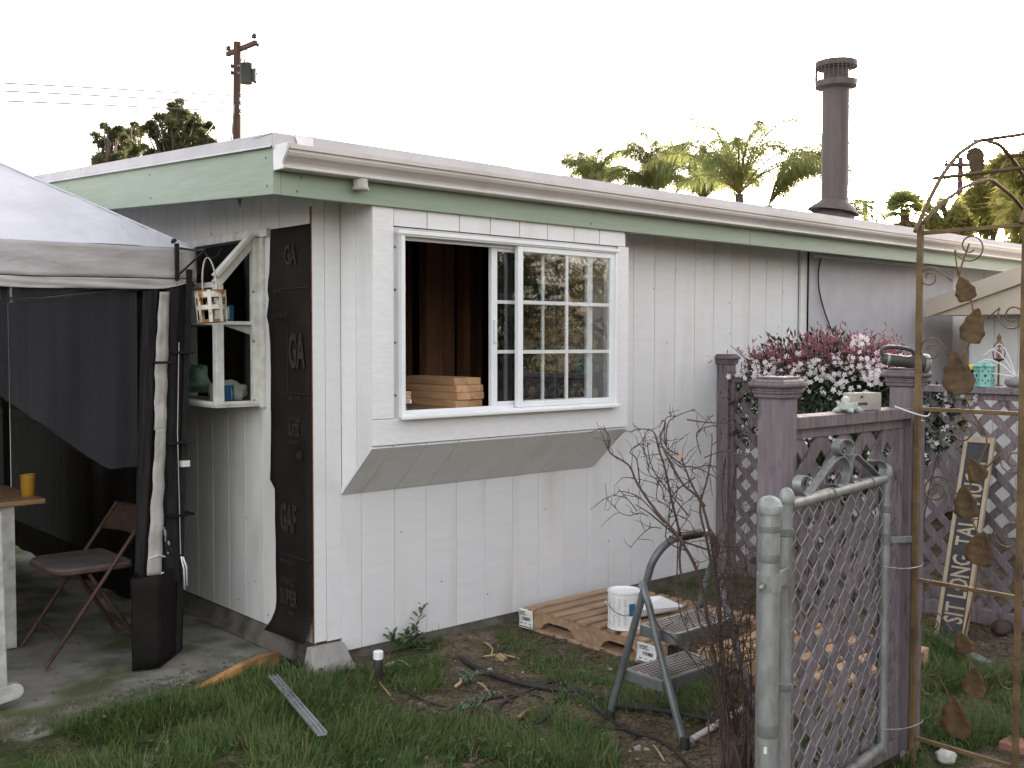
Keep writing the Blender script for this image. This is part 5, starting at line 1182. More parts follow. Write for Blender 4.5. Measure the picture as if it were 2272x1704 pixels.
fn_ = empty('hanging_candle_lantern', (XF+.55,-1.66,zr_), 'dark iron finial lantern behind the teal lantern', 'lantern')
fc_ = V(XF+.12,-1.80,zr_)
MB().lathe([(.0,0),(.022,.0),(.022,.006),(.006,.010),(.005,.135),(.018,.14),(.030,.15),(.030,.155)], fc_, 14).build('stand', M['rust'], fn_, smooth=True, auto=40)
for k in range(4):
    a = math.pi/2*k+.4; MB().tube([fc_+V(.026*math.cos(a),.026*math.sin(a),.155), fc_+V(.032*math.cos(a),.032*math.sin(a),.19), fc_+V(.018*math.cos(a),.018*math.sin(a),.222)], .003, 5).build('cage_wire', M['rust'], fn_, smooth=True)
MB().lathe([(.014,.156),(.014,.20),(0,.202)], fc_, 12).build('candle', M['bud'], fn_, smooth=True, auto=50)
MB().lathe([(.030,.218),(.026,.226),(.014,.244),(.010,.258),(.014,.266),(.006,.282),(0,.296)], fc_, 14).build('roof_cone', M['rust'], fn_, smooth=True)
s_o = lump('pebble', V(XF,-1.945,zr_+.026), (.040,.062,.032), 'stone', 'smooth grey oval stone resting on the fence rail', 'stone', 3, .08)
sw = MB()
for (a, l, h_) in ((0,.20,.09),(.5,.17,.14),(1.0,.12,.17),(2.6,.13,.15),(3.3,.16,.06),(-.5,.22,.02)):
    o0 = V(XF,-1.945,zr_+.055); dd = V(-.15,math.cos(a),0).normalized(); sw.tube(smooth_pts([o0, o0+dd*l*.35+V(0,0,h_*.7), o0+dd*l*.7+V(0,0,h_*1.05), o0+dd*l+V(0,0,h_*.8)], 4), .0022, 5)
tag(sw.build('wire_spray', M['white'], None, (XF,-1.945,zr_+.05), smooth=True), 'spray of curved white wires fixed on the grey stone', 'wire ornament')
# wooden sign leaning on the fence
sg = empty('wooden_sign', (2.80,-1.80,GZ), 'tall navy wooden sign with cream letters leaning against the lattice fence', 'sign')
b0, t0 = V(2.72,-1.815,GZ+.02), V(3.085,-1.79,.985); sa = (t0-b0); ln_ = sa.length; sa.normalize(); sx = V(.06,-1,0); sx = (sx-sa*sx.dot(sa)).normalized(); sn = sx.cross(sa)
if sn.x > 0: sn = -sn
MB().obox(b0+sa*(ln_/2), sx*.066, sa*(ln_/2), sn*.008).build('board', M['navy'], sg, bevel=.002)
for s2 in (-1, 1): MB().obox(b0+sa*(ln_/2)+sx*(.070*s2)-sn*-.003, sx*.010, sa*(ln_/2), sn*.013).build('edge_strip', M['sign_cream'], sg, bevel=.002)
MB().obox(t0-sa*.016+sn*.004, sx*.0595, sa*.016, sn*.009).build('edge_strip', M['sign_cream'], sg, bevel=.002)
text_obj('SIT LONG  TALK MUCH', .138, frame(b0+sa*.075+sn*.0095+sx*.050, sa, -sx), M['sign_cream'], sg, bold=.002, extrude=.001, xs=.60)
# ------------------------------------------------------------------ shed, shade and cable on the right
shd = empty('shed', (7.4,-2.2,GZ), 'beige gabled shed with vertical boards and dark door at the right edge', 'shed')
SX = 5.95
def sz(y): return 1.80+.33*(-.20-y) if y > -2.2 else 1.80+.33*2.0-.33*(-2.2-y)
for k in range(16):
    y1 = -.42-.19*k; y0 = y1-.186
    if -1.72 < y0 < -1.0: continue
    MB().prism([V(SX,y1,GZ), V(SX,y0,GZ), V(SX,y0,sz(y0)-.10), V(SX,y1,sz(y1)-.10)], V(.012,0,0)).build('siding_board', M['siding_old'], shd)
for k in range(16):
    pass
MB().box(SX+.013, 9.0, -3.4, -.40, GZ, 1.72).build('body', M['siding_old'], shd)
for ya, yb in ((-.20,-2.2),(-4.2,-2.2)):
    MB().prism([V(SX-.32,ya,sz(ya)-.02), V(SX-.32,yb,sz(yb)-.02), V(SX-.32,yb,sz(yb)+.03), V(SX-.32,ya,sz(ya)+.03)], V(3.6,0,0)).build('roof_slope', M['beige'], shd)
    MB().prism([V(SX-.35,ya,sz(ya)-.095), V(SX-.35,yb,sz(yb)-.095), V(SX-.35,yb,sz(yb)+.045), V(SX-.35,ya,sz(ya)+.045)], V(.028,0,0)).build('rake_board', M['beige'], shd, bevel=.003)
MB().prism([V(SX-.31,-.24,sz(-.24)-.09), V(SX-.31,-2.2,sz(-2.2)-.09), V(SX-.31,-4.16,sz(-4.16)-.09)], V(.30,0,0)).build('gable_soffit', M['beige'], shd)
MB().box(SX-.012, SX+.012, -1.74, -1.05, GZ, 1.66).build('door', M['door_dk'], shd, bevel=.003)
for y in (-1.76, -1.05): MB().box(SX-.02, SX+.012, y, y+.05, GZ, 1.70).build('door_frame', M['door_dk'], shd)
shade = MB().box(4.1535, 6.4185, -.0385, -.034, 1.06, 2.14).build('window_shade', M['shade'], None, (5.28,-.036,1.06)); tag(shade, 'grey-lavender slatted roller shade hanging outside the far window', 'window shade')
sl2 = MB(); z = 1.07
while z < 2.13: sl2.box(4.1545, 6.4175, -.0445, -.0386, z, z+.0105); z += .0165
sl2.build('reed', M['shade'], shade, kind='stuff')
MB().tube([V(4.16,-.05,2.145), V(6.41,-.05,2.145)], .022, 10).build('roller', M['shade'], shade, smooth=True, auto=50)
cab = [gy(*p,-.06) for p in ((1822,570),(1816,600),(1817,640),(1826,680),(1840,720),(1852,750),(1859,775),(1862,830))]
tag(MB().tube(smooth_pts(cab, 4), .006, 6).build('cable', M['rubber'], None, cab[3], smooth=True), 'thin dark cable hanging down in front of the window shade', 'cable')
# ------------------------------------------------------------------ leaf helpers (numpy)
def unit(v): return v/np.maximum(1e-9, np.linalg.norm(v, axis=1, keepdims=True))
def cards(P, D, L, W, jitter=.0, nfold=0):
    """kite-shaped leaves: base P, direction D, length L, width W"""
    n = len(P); D = unit(D); Rn = rng.normal(size=(n,3)); S = unit(np.cross(D, Rn))
    L = np.broadcast_to(np.asarray(L, float), (n,))[:,None]; W = np.broadcast_to(np.asarray(W, float), (n,))[:,None]
    a = P; b = P+D*L*.45+S*W*.5; c = P+D*L; d = P+D*L*.45-S*W*.5
    v = np.stack([a,b,c,d], 1).reshape(-1,3); f = np.arange(n*4); return v, f, np.full(n,4)
def clump_tree(name, base, crown, trunk_r, height, label, mat, cat='tree', group=None, leaf=(.35,.10), n_per=180, limb=True, updir=.3):
    """crown: list of (centre, radius xyz) lobes"""
    t = empty(name, base, label, cat, group)
    mb = MB(); b = Vector(base); top = V(b.x,b.y,height)
    mb.tube([b, b.lerp(top,.35)+V(.1*trunk_r,0,0), b.lerp(top,.7), top], [trunk_r, trunk_r*.75, trunk_r*.5, trunk_r*.15], 8)
    mb.build('trunk', M['bark'], t, smooth=True)
    lb = MB(); PS = []; DS = []; 
    for (c, rr) in crown:
        c = Vector(c); z0 = max(b.z+.3*(height-b.z), c.z-(.5+.3*random.random())*(height-b.z)*.3); s = V(b.x,b.y,min(z0,height*.97))
        lb.tube([s, s.lerp(c,.5)+V(0,0,-.05*(c-s).length), c], [trunk_r*.35, trunk_r*.22, trunk_r*.06], 5)
        n = n_per; q = rng.normal(size=(n,3)); q = unit(q)*rng.random((n,1))**.45
        PS.append(np.array(c)+q*np.array(rr)); DS.append(unit(q)+rng.normal(size=(n,3))*.5+np.array([0,0,updir]))
    lb.build('limb', M['bark'], t, smooth=True)
    P = np.concatenate(PS); D = np.concatenate(DS); k = len(P)
    v, f, s = cards(P, D, leaf[0]*(.6+.8*rng.random(k)), leaf[1]*(.7+.6*rng.random(k)))
    npmesh('crown', v, f, s, M[mat], t); return t
def pxc(px, py, D): p = gd(px, py, D); return p
# conifers behind the roof on the left: tufted limbs
def conifer(px_list, D, base_px, label, tip_py, mat='needles', tuft=.55, n=240):
    S = D/FPX; base = gd(base_px, 760, D); base = V(base.x, base.y, GZ); top = gd(base_px, tip_py, D).z
    crown = []
    for (px, py, r_) in px_list:
        c = gd(px, py, D+random.uniform(-1.0,1.0)); crown.append((c, (r_*S*.55, r_*S*.55, r_*S*.42)))
        for k in range(5):
            a = random.uniform(0, 6.28); q = cr*math.cos(a)*r_*S*.95+V(0,0,1)*math.sin(a)*r_*S*.8+V(cf.x,cf.y,0)*random.uniform(-.7,.7)*r_*S; crown.append((c+q, (r_*S*.36,r_*S*.36,r_*S*.30)))
    return clump_tree('conifer', base, crown, .22, top, label, mat, group='conifers behind the roof', leaf=(tuft*.28,tuft*.085), n_per=n, updir=.8)
conifer([(245,292,18),(235,312,22),(262,318,20),(238,342,28),(262,350,22),(215,362,20),(270,368,24),(250,375,30)], 40, 246, 'narrow dark conifer behind the roof, leftmost of three', 284, n=170)
conifer([(298,292,18),(296,315,22),(283,335,20),(308,335,18),(296,356,26),(330,358,16),(285,375,24)], 44, 297, 'narrow dark conifer behind the roof, the middle one of three', 284, n=170)
conifer([(395,248,20),(375,262,22),(415,268,24),(360,285,26),(395,285,26),(338,290,14),(430,292,24),(452,288,16),(405,310,28),(370,312,22),(455,310,16),(440,322,14),(395,332,26),(425,336,16),(360,335,16),(340,352,14)], 37, 396, 'broad spreading conifer behind the roof beside the utility pole', 240, n=170)
# queen palms: arching fronds with hanging leaflets
def palm(cx2, cy2, D, L, nf, label, seed, els=(.75,1.5), az=None):
    rs = random.Random(seed); c = gd(cx2, cy2, D); base = V(c.x, c.y, GZ)
    t = empty('palm_tree', base, label, 'palm tree', 'feathery palms behind the roof')
    MB().tube([base, V(c.x+.1,c.y,c.z*.5), c], [.17,.14,.09], 10).build('trunk', M['bark'], t, smooth=True)
    PS = []; DS = []; LS = []; rb_ = MB()
    for k in range(nf):
        a = 2*math.pi*(k+rs.random()*.5)/nf if az is None else math.atan2(cr.y, cr.x)+rs.choice(az)+rs.uniform(-.25,.25)
        el = rs.uniform(*els); d = V(math.cos(a)*math.cos(el), math.sin(a)*math.cos(el), math.sin(el)); p = c.copy(); LL = L*rs.uniform(.85,1.15); pts = [p.copy()]; n = 18
        for i in range(n):
            p = p+d*(LL/n); h = V(d.x, d.y, 0).normalized() if V(d.x,d.y,0).length > .05 else V(math.cos(a), math.sin(a), 0)
            g = .03+.19*(i/n)**1.25; d = (d+V(0,0,-g)+h*g*.35).normalized(); pts.append(p.copy())
        rb_.tube(pts, [.020*(1-i/(n+2))+.003 for i in range(n+1)], 4)
        m_ = 420; tt = rng.random(m_)**.9*.86+.14; arr = np.array([list(q) for q in pts]); ii = np.minimum((tt*n).astype(int), n-1); fr_ = (tt*n-ii)[:,None]
        P = arr[ii]*(1-fr_)+arr[ii+1]*fr_; T = unit(arr[ii+1]-arr[ii]); sd = unit(np.cross(T, np.array([0,0,1.0])))*np.where(rng.random(m_) < .5, -1, 1)[:,None]
        DS.append(T*.5+sd*.55*(.3+rng.random((m_,1)))+np.array([0,0,.35])-np.array([0,0,1.35])*rng.random((m_,1))+rng.normal(size=(m_,3))*.22); PS.append(P); LS.append(.46*(.6+.55*rng.random(m_))*np.sin(np.pi*np.clip(tt*.80+.14,0,1))**.5)
    rb_.build('frond_rib', M['palm_dry'], t, smooth=True)
    P = np.concatenate(PS); Dr = unit(np.concatenate(DS)); Ln = np.concatenate(LS)
    n = len(P); W = .0095*D/22
    S = unit(np.cross(Dr, rng.normal(size=(n,3))))*W*.5; mid = P+Dr*Ln[:,None]*.5; d2 = unit(Dr+np.array([0,0,-1.1])); tip = mid+d2*Ln[:,None]*.5
    v = np.stack([P-S*.6,P+S*.6,mid+S,tip,mid-S],1).reshape(-1,3); idx = np.arange(n)[:,None]*5
    f = np.concatenate([idx+np.array([[0,1,2,4]]), idx+np.array([[4,2,3]])], 1).ravel(); s = np.tile([4,3], n)
    npmesh('crown', v, f, s, M['palm'], t); return t
palm(1320, 430, 33, 1.7, 20, 'small feathery palm crown above the gutter, left of the others', 3)
palm(1455, 430, 27, 1.8, 22, 'bushy feathery palm above the roof, second of the row', 5)
palm(1560, 445, 29, 2.2, 19, 'feathery palm above the roof between two taller ones', 15)
palm(1640, 430, 23, 2.3, 21, 'tallest feathery palm in the middle of the row', 8, (.7,1.5))
palm(1705, 455, 24, 2.5, 15, 'golden lit feathery palm just left of the flue', 11, (.75,1.35), (0,.3,-.3,.1))
palm(1800, 500, 26, 2.2, 4, 'sparse palm fronds showing right of the flue', 21, (.6,.9), (0,.15))
# fan palm with a skirt of dead leaves
fp = gd(2008, 466, 46); fpb = V(fp.x, fp.y, GZ); t = empty('fan_palm', fpb, 'distant fan palm with shaggy brown skirt beside the arbour pole', 'palm tree')
MB().tube([fpb, fp], [.25,.2], 8).build('trunk', M['bark'], t)
def fans(c, n, Rr, el0, el1, name, mat, m_=16):
    PS = []; DS = []
    for k in range(n):
        a = random.uniform(0,6.28); el = random.uniform(el0,el1); d = V(math.cos(a)*math.cos(el), math.sin(a)*math.cos(el), math.sin(el)); o = c+d*Rr*.5; s = d.cross(V(0,0,1)).normalized(); u = s.cross(d)
        for j in range(m_):
            b = (j/(m_-1)-.5)*2.6; DS.append(d*math.cos(b)+s*math.sin(b)+V(0,0,-.25*abs(math.sin(b)))); PS.append(o)
    v, f, s = cards(np.array([list(p) for p in PS]), np.array([list(p) for p in DS]), Rr*.75, Rr*.13); npmesh(name, v, f, s, M[mat], t)
fans(fp+V(0,0,.1), 40, .85, -.45, 1.3, 'crown', 'palm', 12)
for dz in (-.25,-.6,-.95,-1.3): fans(fp+V(0,0,dz), 60, .78, -1.45, -.6, 'dead_leaf_skirt', 'palm_dry', 9)
# loose golden trees on the right
def weeping(name, base, crown, label, n, mat='gold', L=.34, W=.05, tr=.16):
    t = empty(name, base, label, 'tree'); b = Vector(base); ht = max(c[0].z for c in crown)
    MB().tube([b, V(b.x+.15,b.y,ht*.4), V(b.x-.05,b.y,ht*.75), V(b.x,b.y,ht)], [tr,tr*.7,tr*.4,.02], 8).build('trunk', M['bark'], t, smooth=True)
    lb = MB(); PS = []; DS = []
    for (c, rr) in crown:
        c = Vector(c); s = V(b.x,b.y,max(.6,c.z-rr*1.2)); 
        for q in range(9):
            d = V(*rng.normal(size=3)).normalized(); e = c+V(d.x*rr,d.y*rr,d.z*rr*.9); pts = [s, s.lerp(e,.6)+V(0,0,.15*rr), e, e+V(d.x*.2*rr,d.y*.2*rr,-.35*rr)]
            pts = smooth_pts(pts, 4); lb.tube(pts, [tr*.18*(1-i/len(pts))+.006 for i in range(len(pts))], 4)
            m_ = n//9; k = rng.integers(len(pts)//3, len(pts), m_); P = np.array([list(pts[i]) for i in k])+rng.normal(size=(m_,3))*rr*.17; PS.append(P); DS.append(rng.normal(size=(m_,3))*.6+np.array([d.x*.4,d.y*.4,-.55]))
    lb.build('limb', M['bark'], t, smooth=True); P = np.concatenate(PS); D = np.concatenate(DS); k = len(P)
    v, f, s = cards(P, D, L*(.5+rng.random(k)), W*(.6+.8*rng.random(k))); npmesh('crown', v, f, s, M[mat], t); return t
def cr_(lst, D): return [(gd(a,b2,D+random.uniform(-1,1)), r_*D/FPX) for a, b2, r_ in lst]
def bs(px, D): p = gd(px,760,D); return V(p.x,p.y,GZ)
weeping('tall_tree', bs(2200,27), cr_([(2200,378,30),(2190,412,38),(2215,430,42),(2170,452,44),(2210,470,48),(2235,400,22)],27), 'dense tall tree glowing against the sun inside the arch', 3600, 'gold', .17, .040)
weeping('loose_tree', bs(2095,24), cr_([(2095,470,32),(2110,492,34),(2072,502,24),(2130,512,30)],24), 'low loose leafy tree just above the roof at the arbour', 1700, 'gold', .16, .045)
weeping('willow', bs(2275,22), cr_([(2262,360,34),(2280,420,50),(2300,480,60),(2270,500,44),(2330,400,70)],22), 'wispy drooping tree at the right picture edge', 3600, 'gold', .26, .03)
weeping('sun_block_tree', V(24,4.6,GZ), [(V(24+random.uniform(-2,2),4.3+random.uniform(-2.2,1.8),z),1.3) for z in (3,4,4.6,5.2,5.8,3.5)], 'large leafy tree added beyond the right picture edge to block the sun', 1500, 'gold', .4, .16)  # unseen tree, added to keep the low sun off the foreground
weeping('sun_block_tree', V(20,2.2,GZ), [(V(20+random.uniform(-2,2),2.2+random.uniform(-1.8,1.4),z),1.2) for z in (3,3.8,4.6,5.2,2.5)], 'second leafy tree added beyond the right picture edge to block the sun', 1400, 'gold', .4, .16)  # another unseen tree added in the path of the sun
# hedge and trees across the yard, seen mirrored in the window
for i, (x, y, h, r_, mt, lab) in enumerate(((5.4,-6.2,2.6,1.0,'leaf_dk','dark shrub across the yard, nearest to the shed'),(7.0,-7.4,3.6,1.3,'yard_leaf','golden bushy tree across the yard reflected in the window'),(4.2,-8.4,3.2,1.3,'leaf_dk','dark bushy tree across the yard behind the lawn'),(9.0,-6.8,4.2,1.4,'yard_leaf','tall golden tree across the yard behind the shed'),(6.0,-9.8,4.4,1.6,'leaf_dk','tall dark tree at the far side of the yard'),(1.8,-9.6,3.0,1.3,'leaf_dk','round shrub at the back of the lawn'))):
    crown = [(V(x+random.uniform(-.9,.9)*r_,y+random.uniform(-.9,.9)*r_,.5+(h-.5)*random.random()), r_*.62) for k in range(9)]
    weeping('yard_tree', V(x,y,GZ), crown, lab, 420, mt, .16, .05, .08)
# ------------------------------------------------------------------ utility poles and lines
UD = 28.0; up0 = gd(518,310,UD); up0 = V(up0.x,up0.y,GZ); upt = gd(526,94,UD)
def unear(px, py, d=0.0): return gd(px, py, UD+d)
upo = empty('utility_pole', up0, 'dark wooden utility pole with transformer behind the left roof edge', 'utility pole')
MB().tube([up0, up0.lerp(upt,.5), upt], [.135,.122,.105], 14).build('pole', M['pole_wood'], upo, smooth=True, auto=50)
a, b2 = unear(504,121,.55), unear(567,95,-.62); MB().bar(a, b2, .10, .12).build('crossarm', M['pole_wood'], upo, bevel=.006)
def insul(p, s=1.0): MB().lathe([(.012,-.02*s),(.012,.06),(.055*s,.06),(.062*s,.09),(.035*s,.10),(.058*s,.115),(.06*s,.14),(.03*s,.155),(.035*s,.18),(0,.19)], p, 10).build('insulator', M['trafo'], upo, smooth=True)
insul(unear(507,117,.5), 1.3); insul(unear(564,90,-.58), 1.3); MB().lathe([(.02,0),(.06,.03),(.035,.05),(.06,.08),(0,.1)], unear(570,96,-.66), 10, ax=(.2,-.3,-1)).build('insulator', M['trafo'], upo, smooth=True)
MB().tube([unear(548,108,-.3), unear(532,139,-.12)], .016, 5).build('brace', M['galv_dk'], upo)
tc2 = unear(547,186,-.35); th_ = unear(547,142,-.35).z
tr_ = MB().lathe([(0,tc2.z-.01),(.16,tc2.z),(.175,tc2.z+.04),(.165,th_-.03),(.175,th_-.02),(.17,th_),(0,th_+.03)], V(tc2.x,tc2.y,0), 20).build('transformer', M['trafo'], upo, smooth=True, auto=50)
for dx in (-.05,.04): MB().lathe([(.022,th_),(.026,th_+.03),(.016,th_+.05),(.026,th_+.08),(.016,th_+.10),(.02,th_+.14),(0,th_+.15)], V(tc2.x,tc2.y,0)+cr*dx, 8).build('bushing', M['trafo'], tr_, smooth=True)
for k in range(5): 
    d = (cr*math.cos(.5-k*.35)+V(cf.x,cf.y,0)*-math.sin(.5-k*.35)*.6).normalized(); MB().obox(V(tc2.x,tc2.y,(tc2.z+th_)/2-.05)+d*.215, d*.05, d.cross(V(0,0,1))*.006, V(0,0,.17)).build('cooling_fin', M['trafo'], tr_)
for py in (146,162): MB().bar(unear(524,py), unear(541,py+1,-.3), .05, .06).build('transformer_mount', M['galv_dk'], upo)
for py in (147,162): MB().lathe([(.02,-.04),(.06,-.02),(.06,.02),(.02,.04)], unear(514,py,0), 8, ax=cr).build('bolt_plate', M['trafo'], upo)
for py in (212,229,247): 
    p = unear(532,py,-.12); MB().lathe([(.02,-.05),(.05,-.03),(.03,0),(.05,.03),(.02,.05)], p, 8).build('spool_insulator', M['trafo'], upo, smooth=True)
MB().tube([unear(519,232,-.13), unear(513,312,-.13)], .02, 5).build('conduit', M['galv_dk'], upo)
MB().tube([unear(531,206,-.13), unear(530,254,-.13)], .03, 6).build('rack', M['trafo'], upo)
MB().tube(smooth_pts([unear(560,146,-.4), unear(568,160,-.5), unear(567,195,-.5), unear(558,218,-.4), unear(545,216,-.3)], 4), .008, 4).build('drop_lead', M['wire'], upo, smooth=True)
MB().tube(smooth_pts([unear(562,150,-.4), unear(571,170,-.5), unear(566,215,-.5), unear(556,238,-.4), unear(536,230,-.2)], 4), .008, 4).build('drop_lead', M['wire'], upo, smooth=True)
for i, (pa, pm, pe, da, de, lab) in enumerate((((515,213),(160,193),(-500,160),0,-6,'topmost of three thin power lines leaving the pole to the left'),((514,229),(160,210),(-500,180),0,-6,'middle one of three thin power lines leaving the pole to the left'),((514,247),(160,231),(-500,205),0,-6,'lowest of three thin power lines leaving the pole to the left'),((536,212),(720,250),(1100,330),-.1,14,'upper faint power line running right from the pole'),((548,236),(640,282),(760,330),-.2,-8,'faint service wire slanting down to the roof on the right'),((545,240),(580,275),(640,330),-.2,-12,'steep service wire slanting down right of the pole'),((512,224),(490,255),(455,300),0,-10,'faint wire slanting down left of the pole'),((514,240),(508,270),(497,310),0,-8,'faint wire hanging close beside the pole'))):
    a, m_, e = gd(*pa,UD+da), gd(*pm,UD+(da+de)*.45), gd(*pe,UD+de)
    tag(MB().tube(smooth_pts([a,m_,e],8), .015 if i < 3 else .007, 4).build('power_line', M['wire'], None, a), lab, 'power line', 'power lines at the utility pole')
def far_pole(px, py0, py1, D, arms, label):
    a = gd(px,py0,D); b_ = V(a.x,a.y,GZ); o = empty('utility_pole', b_, label, 'utility pole'); MB().tube([b_, a], [.16,.12], 8).build('pole', M['pole_wood'], o, smooth=True)
    for (x0, x1, y) in arms: MB().bar(gd(x0,y,D-.1), gd(x1,y+1,D-.1), .14, .14).build('crossarm', M['pole_wood'], o)
    for (x0, x1, y) in arms:
        for f_ in (.05,.3,.7,.95): MB().lathe([(.03,0),(.06,.12),(0,.2)], gd(x0+(x1-x0)*f_,y-2,D-.1), 6).build('insulator', M['trafo'], o)
far_pole(1920, 443, 500, 62, ((1897,1940,447),), 'distant small utility pole just right of the flue')
far_pole(2131, 348, 520, 45, ((2096,2160,365),), 'utility pole seen through the garden arch')
# ------------------------------------------------------------------ jasmine on the fence
jas = empty('jasmine_bush', (3.05,-.75,GZ), 'flowering jasmine with white blossom and pink buds climbing over the fence', 'bush')
lobes = [(gx(px,py,X if py < 872 else 3.20), r_*(1 if py < 872 else .85)) for px, py, X, r_ in ((1700,835,3.05,.16),(1745,810,3.02,.2),(1800,850,3.0,.24),(1860,830,3.0,.24),(1910,820,3.05,.2),(1960,830,3.08,.17),(1780,900,2.98,.2),(1850,900,2.98,.22),(1930,890,3.02,.2),(1700,900,3.05,.14),(1640,880,3.1,.14),(1650,960,3.08,.12),(1985,860,3.1,.16),(2060,900,3.12,.16),(2110,900,3.12,.14),(2090,960,3.10,.15),(2040,960,3.08,.16),(1800,960,3.0,.2),(1760,1020,3.05,.15),(1840,1010,3.02,.15),(1830,800,3.2,.2),(1760,830,3.25,.2),(1900,850,3.25,.2),(2020,1020,3.08,.12))]
lobes += [(gx(px,py,2.86), r_) for px, py, r_ in ((1800,975,.17),(1850,960,.16),(1905,965,.15),(1950,985,.14),(1830,1045,.16),(1890,1040,.15),(1780,1050,.12),(1850,1110,.12),(1930,1060,.11))]
PS = []; DS = []
for c, r_ in lobes:
    n = int(2300*r_); q = unit(rng.normal(size=(n,3)))*rng.random((n,1))**.5*r_*np.array([.8,1,1]); PS.append(np.array(c)+q); DS.append(unit(q)+rng.normal(size=(n,3))*.7)
P = np.concatenate(PS); v, f, s = cards(P, np.concatenate(DS), .05*(.6+.7*rng.random(len(P))), .017); npmesh('foliage', v, f, s, M['leaf_dk'], jas)
sb = MB()
for c, r_ in lobes:
    o = V(3.05+random.uniform(-.05,.05), c.y*.9-.08, GZ); mid = o.lerp(c,.5)+V(-.05,random.uniform(-.12,.12),0); sb.tube(smooth_pts([o, mid, c], 5), .004, 4)
sb.build('stem', M['twig'], jas, smooth=True)
fm_v = []; fm_f = []; fm_s = []; cnt = 0
def flower(p, nrm, r_):
    global cnt
    n = Vector(nrm).normalized(); a = n.orthogonal().normalized(); b2 = n.cross(a); st = random.random()*6
    for k in range(5):
        t0 = st+2*math.pi*k/5; d = a*math.cos(t0)+b2*math.sin(t0); e = n.cross(d)
        for q in (p, p+d*r_*.55+e*r_*.30+n*r_*.1, p+d*r_-n*r_*.05, p+d*r_*.55-e*r_*.30+n*r_*.1): fm_v.append(tuple(q))
        fm_f.extend(range(cnt, cnt+4)); fm_s.append(4); cnt += 4
buds = MB()
toc = (CP-V(3.05,-.8,1.3)).normalized()
fl_cl2 = [(1790,985,12,12),(1850,970,14,12),(1880,1010,14,12),(1830,1050,13,12),(1905,1060,12,10),(1800,1080,10,8),(1945,1000,10,8),(1850,1115,8,7)]
fl_cl = [(1690,820,14,22),(1720,830,16,26),(1760,800,14,18),(1775,845,16,30),(1800,812,14,20),(1735,860,18,26),(1830,825,12,14),(1850,850,16,26),(1770,905,18,30),(1810,895,16,26),(1830,910,14,22),(1905,760,12,24),(1912,815,20,40),(1950,812,16,36),(1935,838,14,22),(1680,880,14,14),(1655,905,14,7),(1640,950,14,6),(1660,1010,14,8),(2080,890,14,16),(2160,885,13,16),(2100,950,14,12),(2060,975,14,14),(2050,1010,12,14),(1800,985,14,14),(1850,1000,14,12),(1830,1110,9,9),(1780,1060,10,9),(1700,850,16,16),(1870,800,18,12),(1640,830,12,9),(1890,870,14,9),(1700,1000,10,8)]
for (px, py, sp_, n) in fl_cl:
    for k in range(n):
        p = gx(px+random.gauss(0,sp_), py+random.gauss(0,sp_*.8), (2.83+random.uniform(-.05,.10) if py < 872 else 3.15+random.uniform(-.04,.05)) if px < 1990 else (2.98+random.uniform(-.03,.03) if py < 872 else 3.13+random.uniform(-.03,.04)))
        if py > 890 and random.random() < .45: continue
        flower(p, toc+V(random.gauss(0,.5),random.gauss(0,.5),random.gauss(.1,.5)), random.uniform(.014,.021))
for (px, py, sp_, n_) in fl_cl2:
    for k in range(n_): flower(gx(px+random.gauss(0,sp_), py+random.gauss(0,sp_*.8), 2.72+random.uniform(-.03,.04)), toc+V(random.gauss(0,.5),random.gauss(0,.5),random.gauss(.1,.5)), random.uniform(.013,.019))
npmesh('blossom', fm_v, fm_f, fm_s, M['petal'], jas, kind='stuff')
for k in range(1500):
    px = random.choice((random.gauss(1850,60), random.gauss(1740,45), random.gauss(1950,35), random.uniform(1650,2000))); py = random.gauss(800,24)-(16 if 1780 < px < 1920 else 0)
    p = gx(px, py, 2.9+random.uniform(-.08,.2)); d = V(random.gauss(0,.5),random.gauss(0,.5),random.uniform(.2,1)).normalized(); buds.bar(p, p+d*random.uniform(.016,.036), .0048, .0048)
for (px, py, dx, dy) in ((1680,815,-10,-42),(1700,800,-30,-10),(1660,800,-35,-30),(1720,790,0,-30),(1830,770,-4,-36),(1845,770,14,-40),(1930,780,4,-45),(1945,790,20,-36),(1965,800,20,-30),(1880,770,10,-30),(1700,790,12,-28),(1815,775,-16,-28)):
    a, b2 = gx(px,py,2.95), gx(px+dx,py+dy,2.95); buds.tube([a, a.lerp(b2,.5)+V(0,.006,0), b2], [.003,.0022,.0015], 4)
    for q in range(10): m_ = a.lerp(b2,.2+.08*q); d = V(random.gauss(0,.6),random.gauss(0,.6),.6).normalized(); buds.bar(m_, m_+d*.03, .0035, .0035)
buds.build('bud', M['bud'], jas, kind='stuff')
# ------------------------------------------------------------------ bare vine beside the gate post
bv = empty('bare_vine', (.45,-2.05,GZ), 'leafless tangled brown vine sprawling over the step stool beside the gate post', 'bush')
br = MB(); tips = []
def branch(pxs, D, r0, r1=.0016, n=4, jit=.006):
    pts = []
    for i, (x, y) in enumerate(pxs):
        d = D[0]+(D[1]-D[0])*i/max(1,len(pxs)-1); pts.append(gd(x,y,d)+V(random.gauss(0,jit),random.gauss(0,jit),random.gauss(0,jit*.5)))
    pts = smooth_pts(pts, n); k = len(pts); br.tube(pts, [r0+(r1-r0)*i/(k-1) for i in range(k)], 6)
    for i in range(3, k-1):
        if random.random() < .55:
            d = (pts[i+1]-pts[i]).normalized(); sd = (d+V(*[random.gauss(0,.8) for _ in range(3)])+V(0,0,.25)).normalized(); L = random.uniform(.03,.13); p = pts[i]; q = [p]
            for s in range(4): sd = (sd+V(*[random.gauss(0,.35) for _ in range(3)])).normalized(); q.append(q[-1]+sd*L/4)
            br.tube(q, [max(.0012,(r0+(r1-r0)*i/(k-1))*.55), .0016, .0013, .0011, .0008], 4)
    return pts
B0 = (1612,1690)
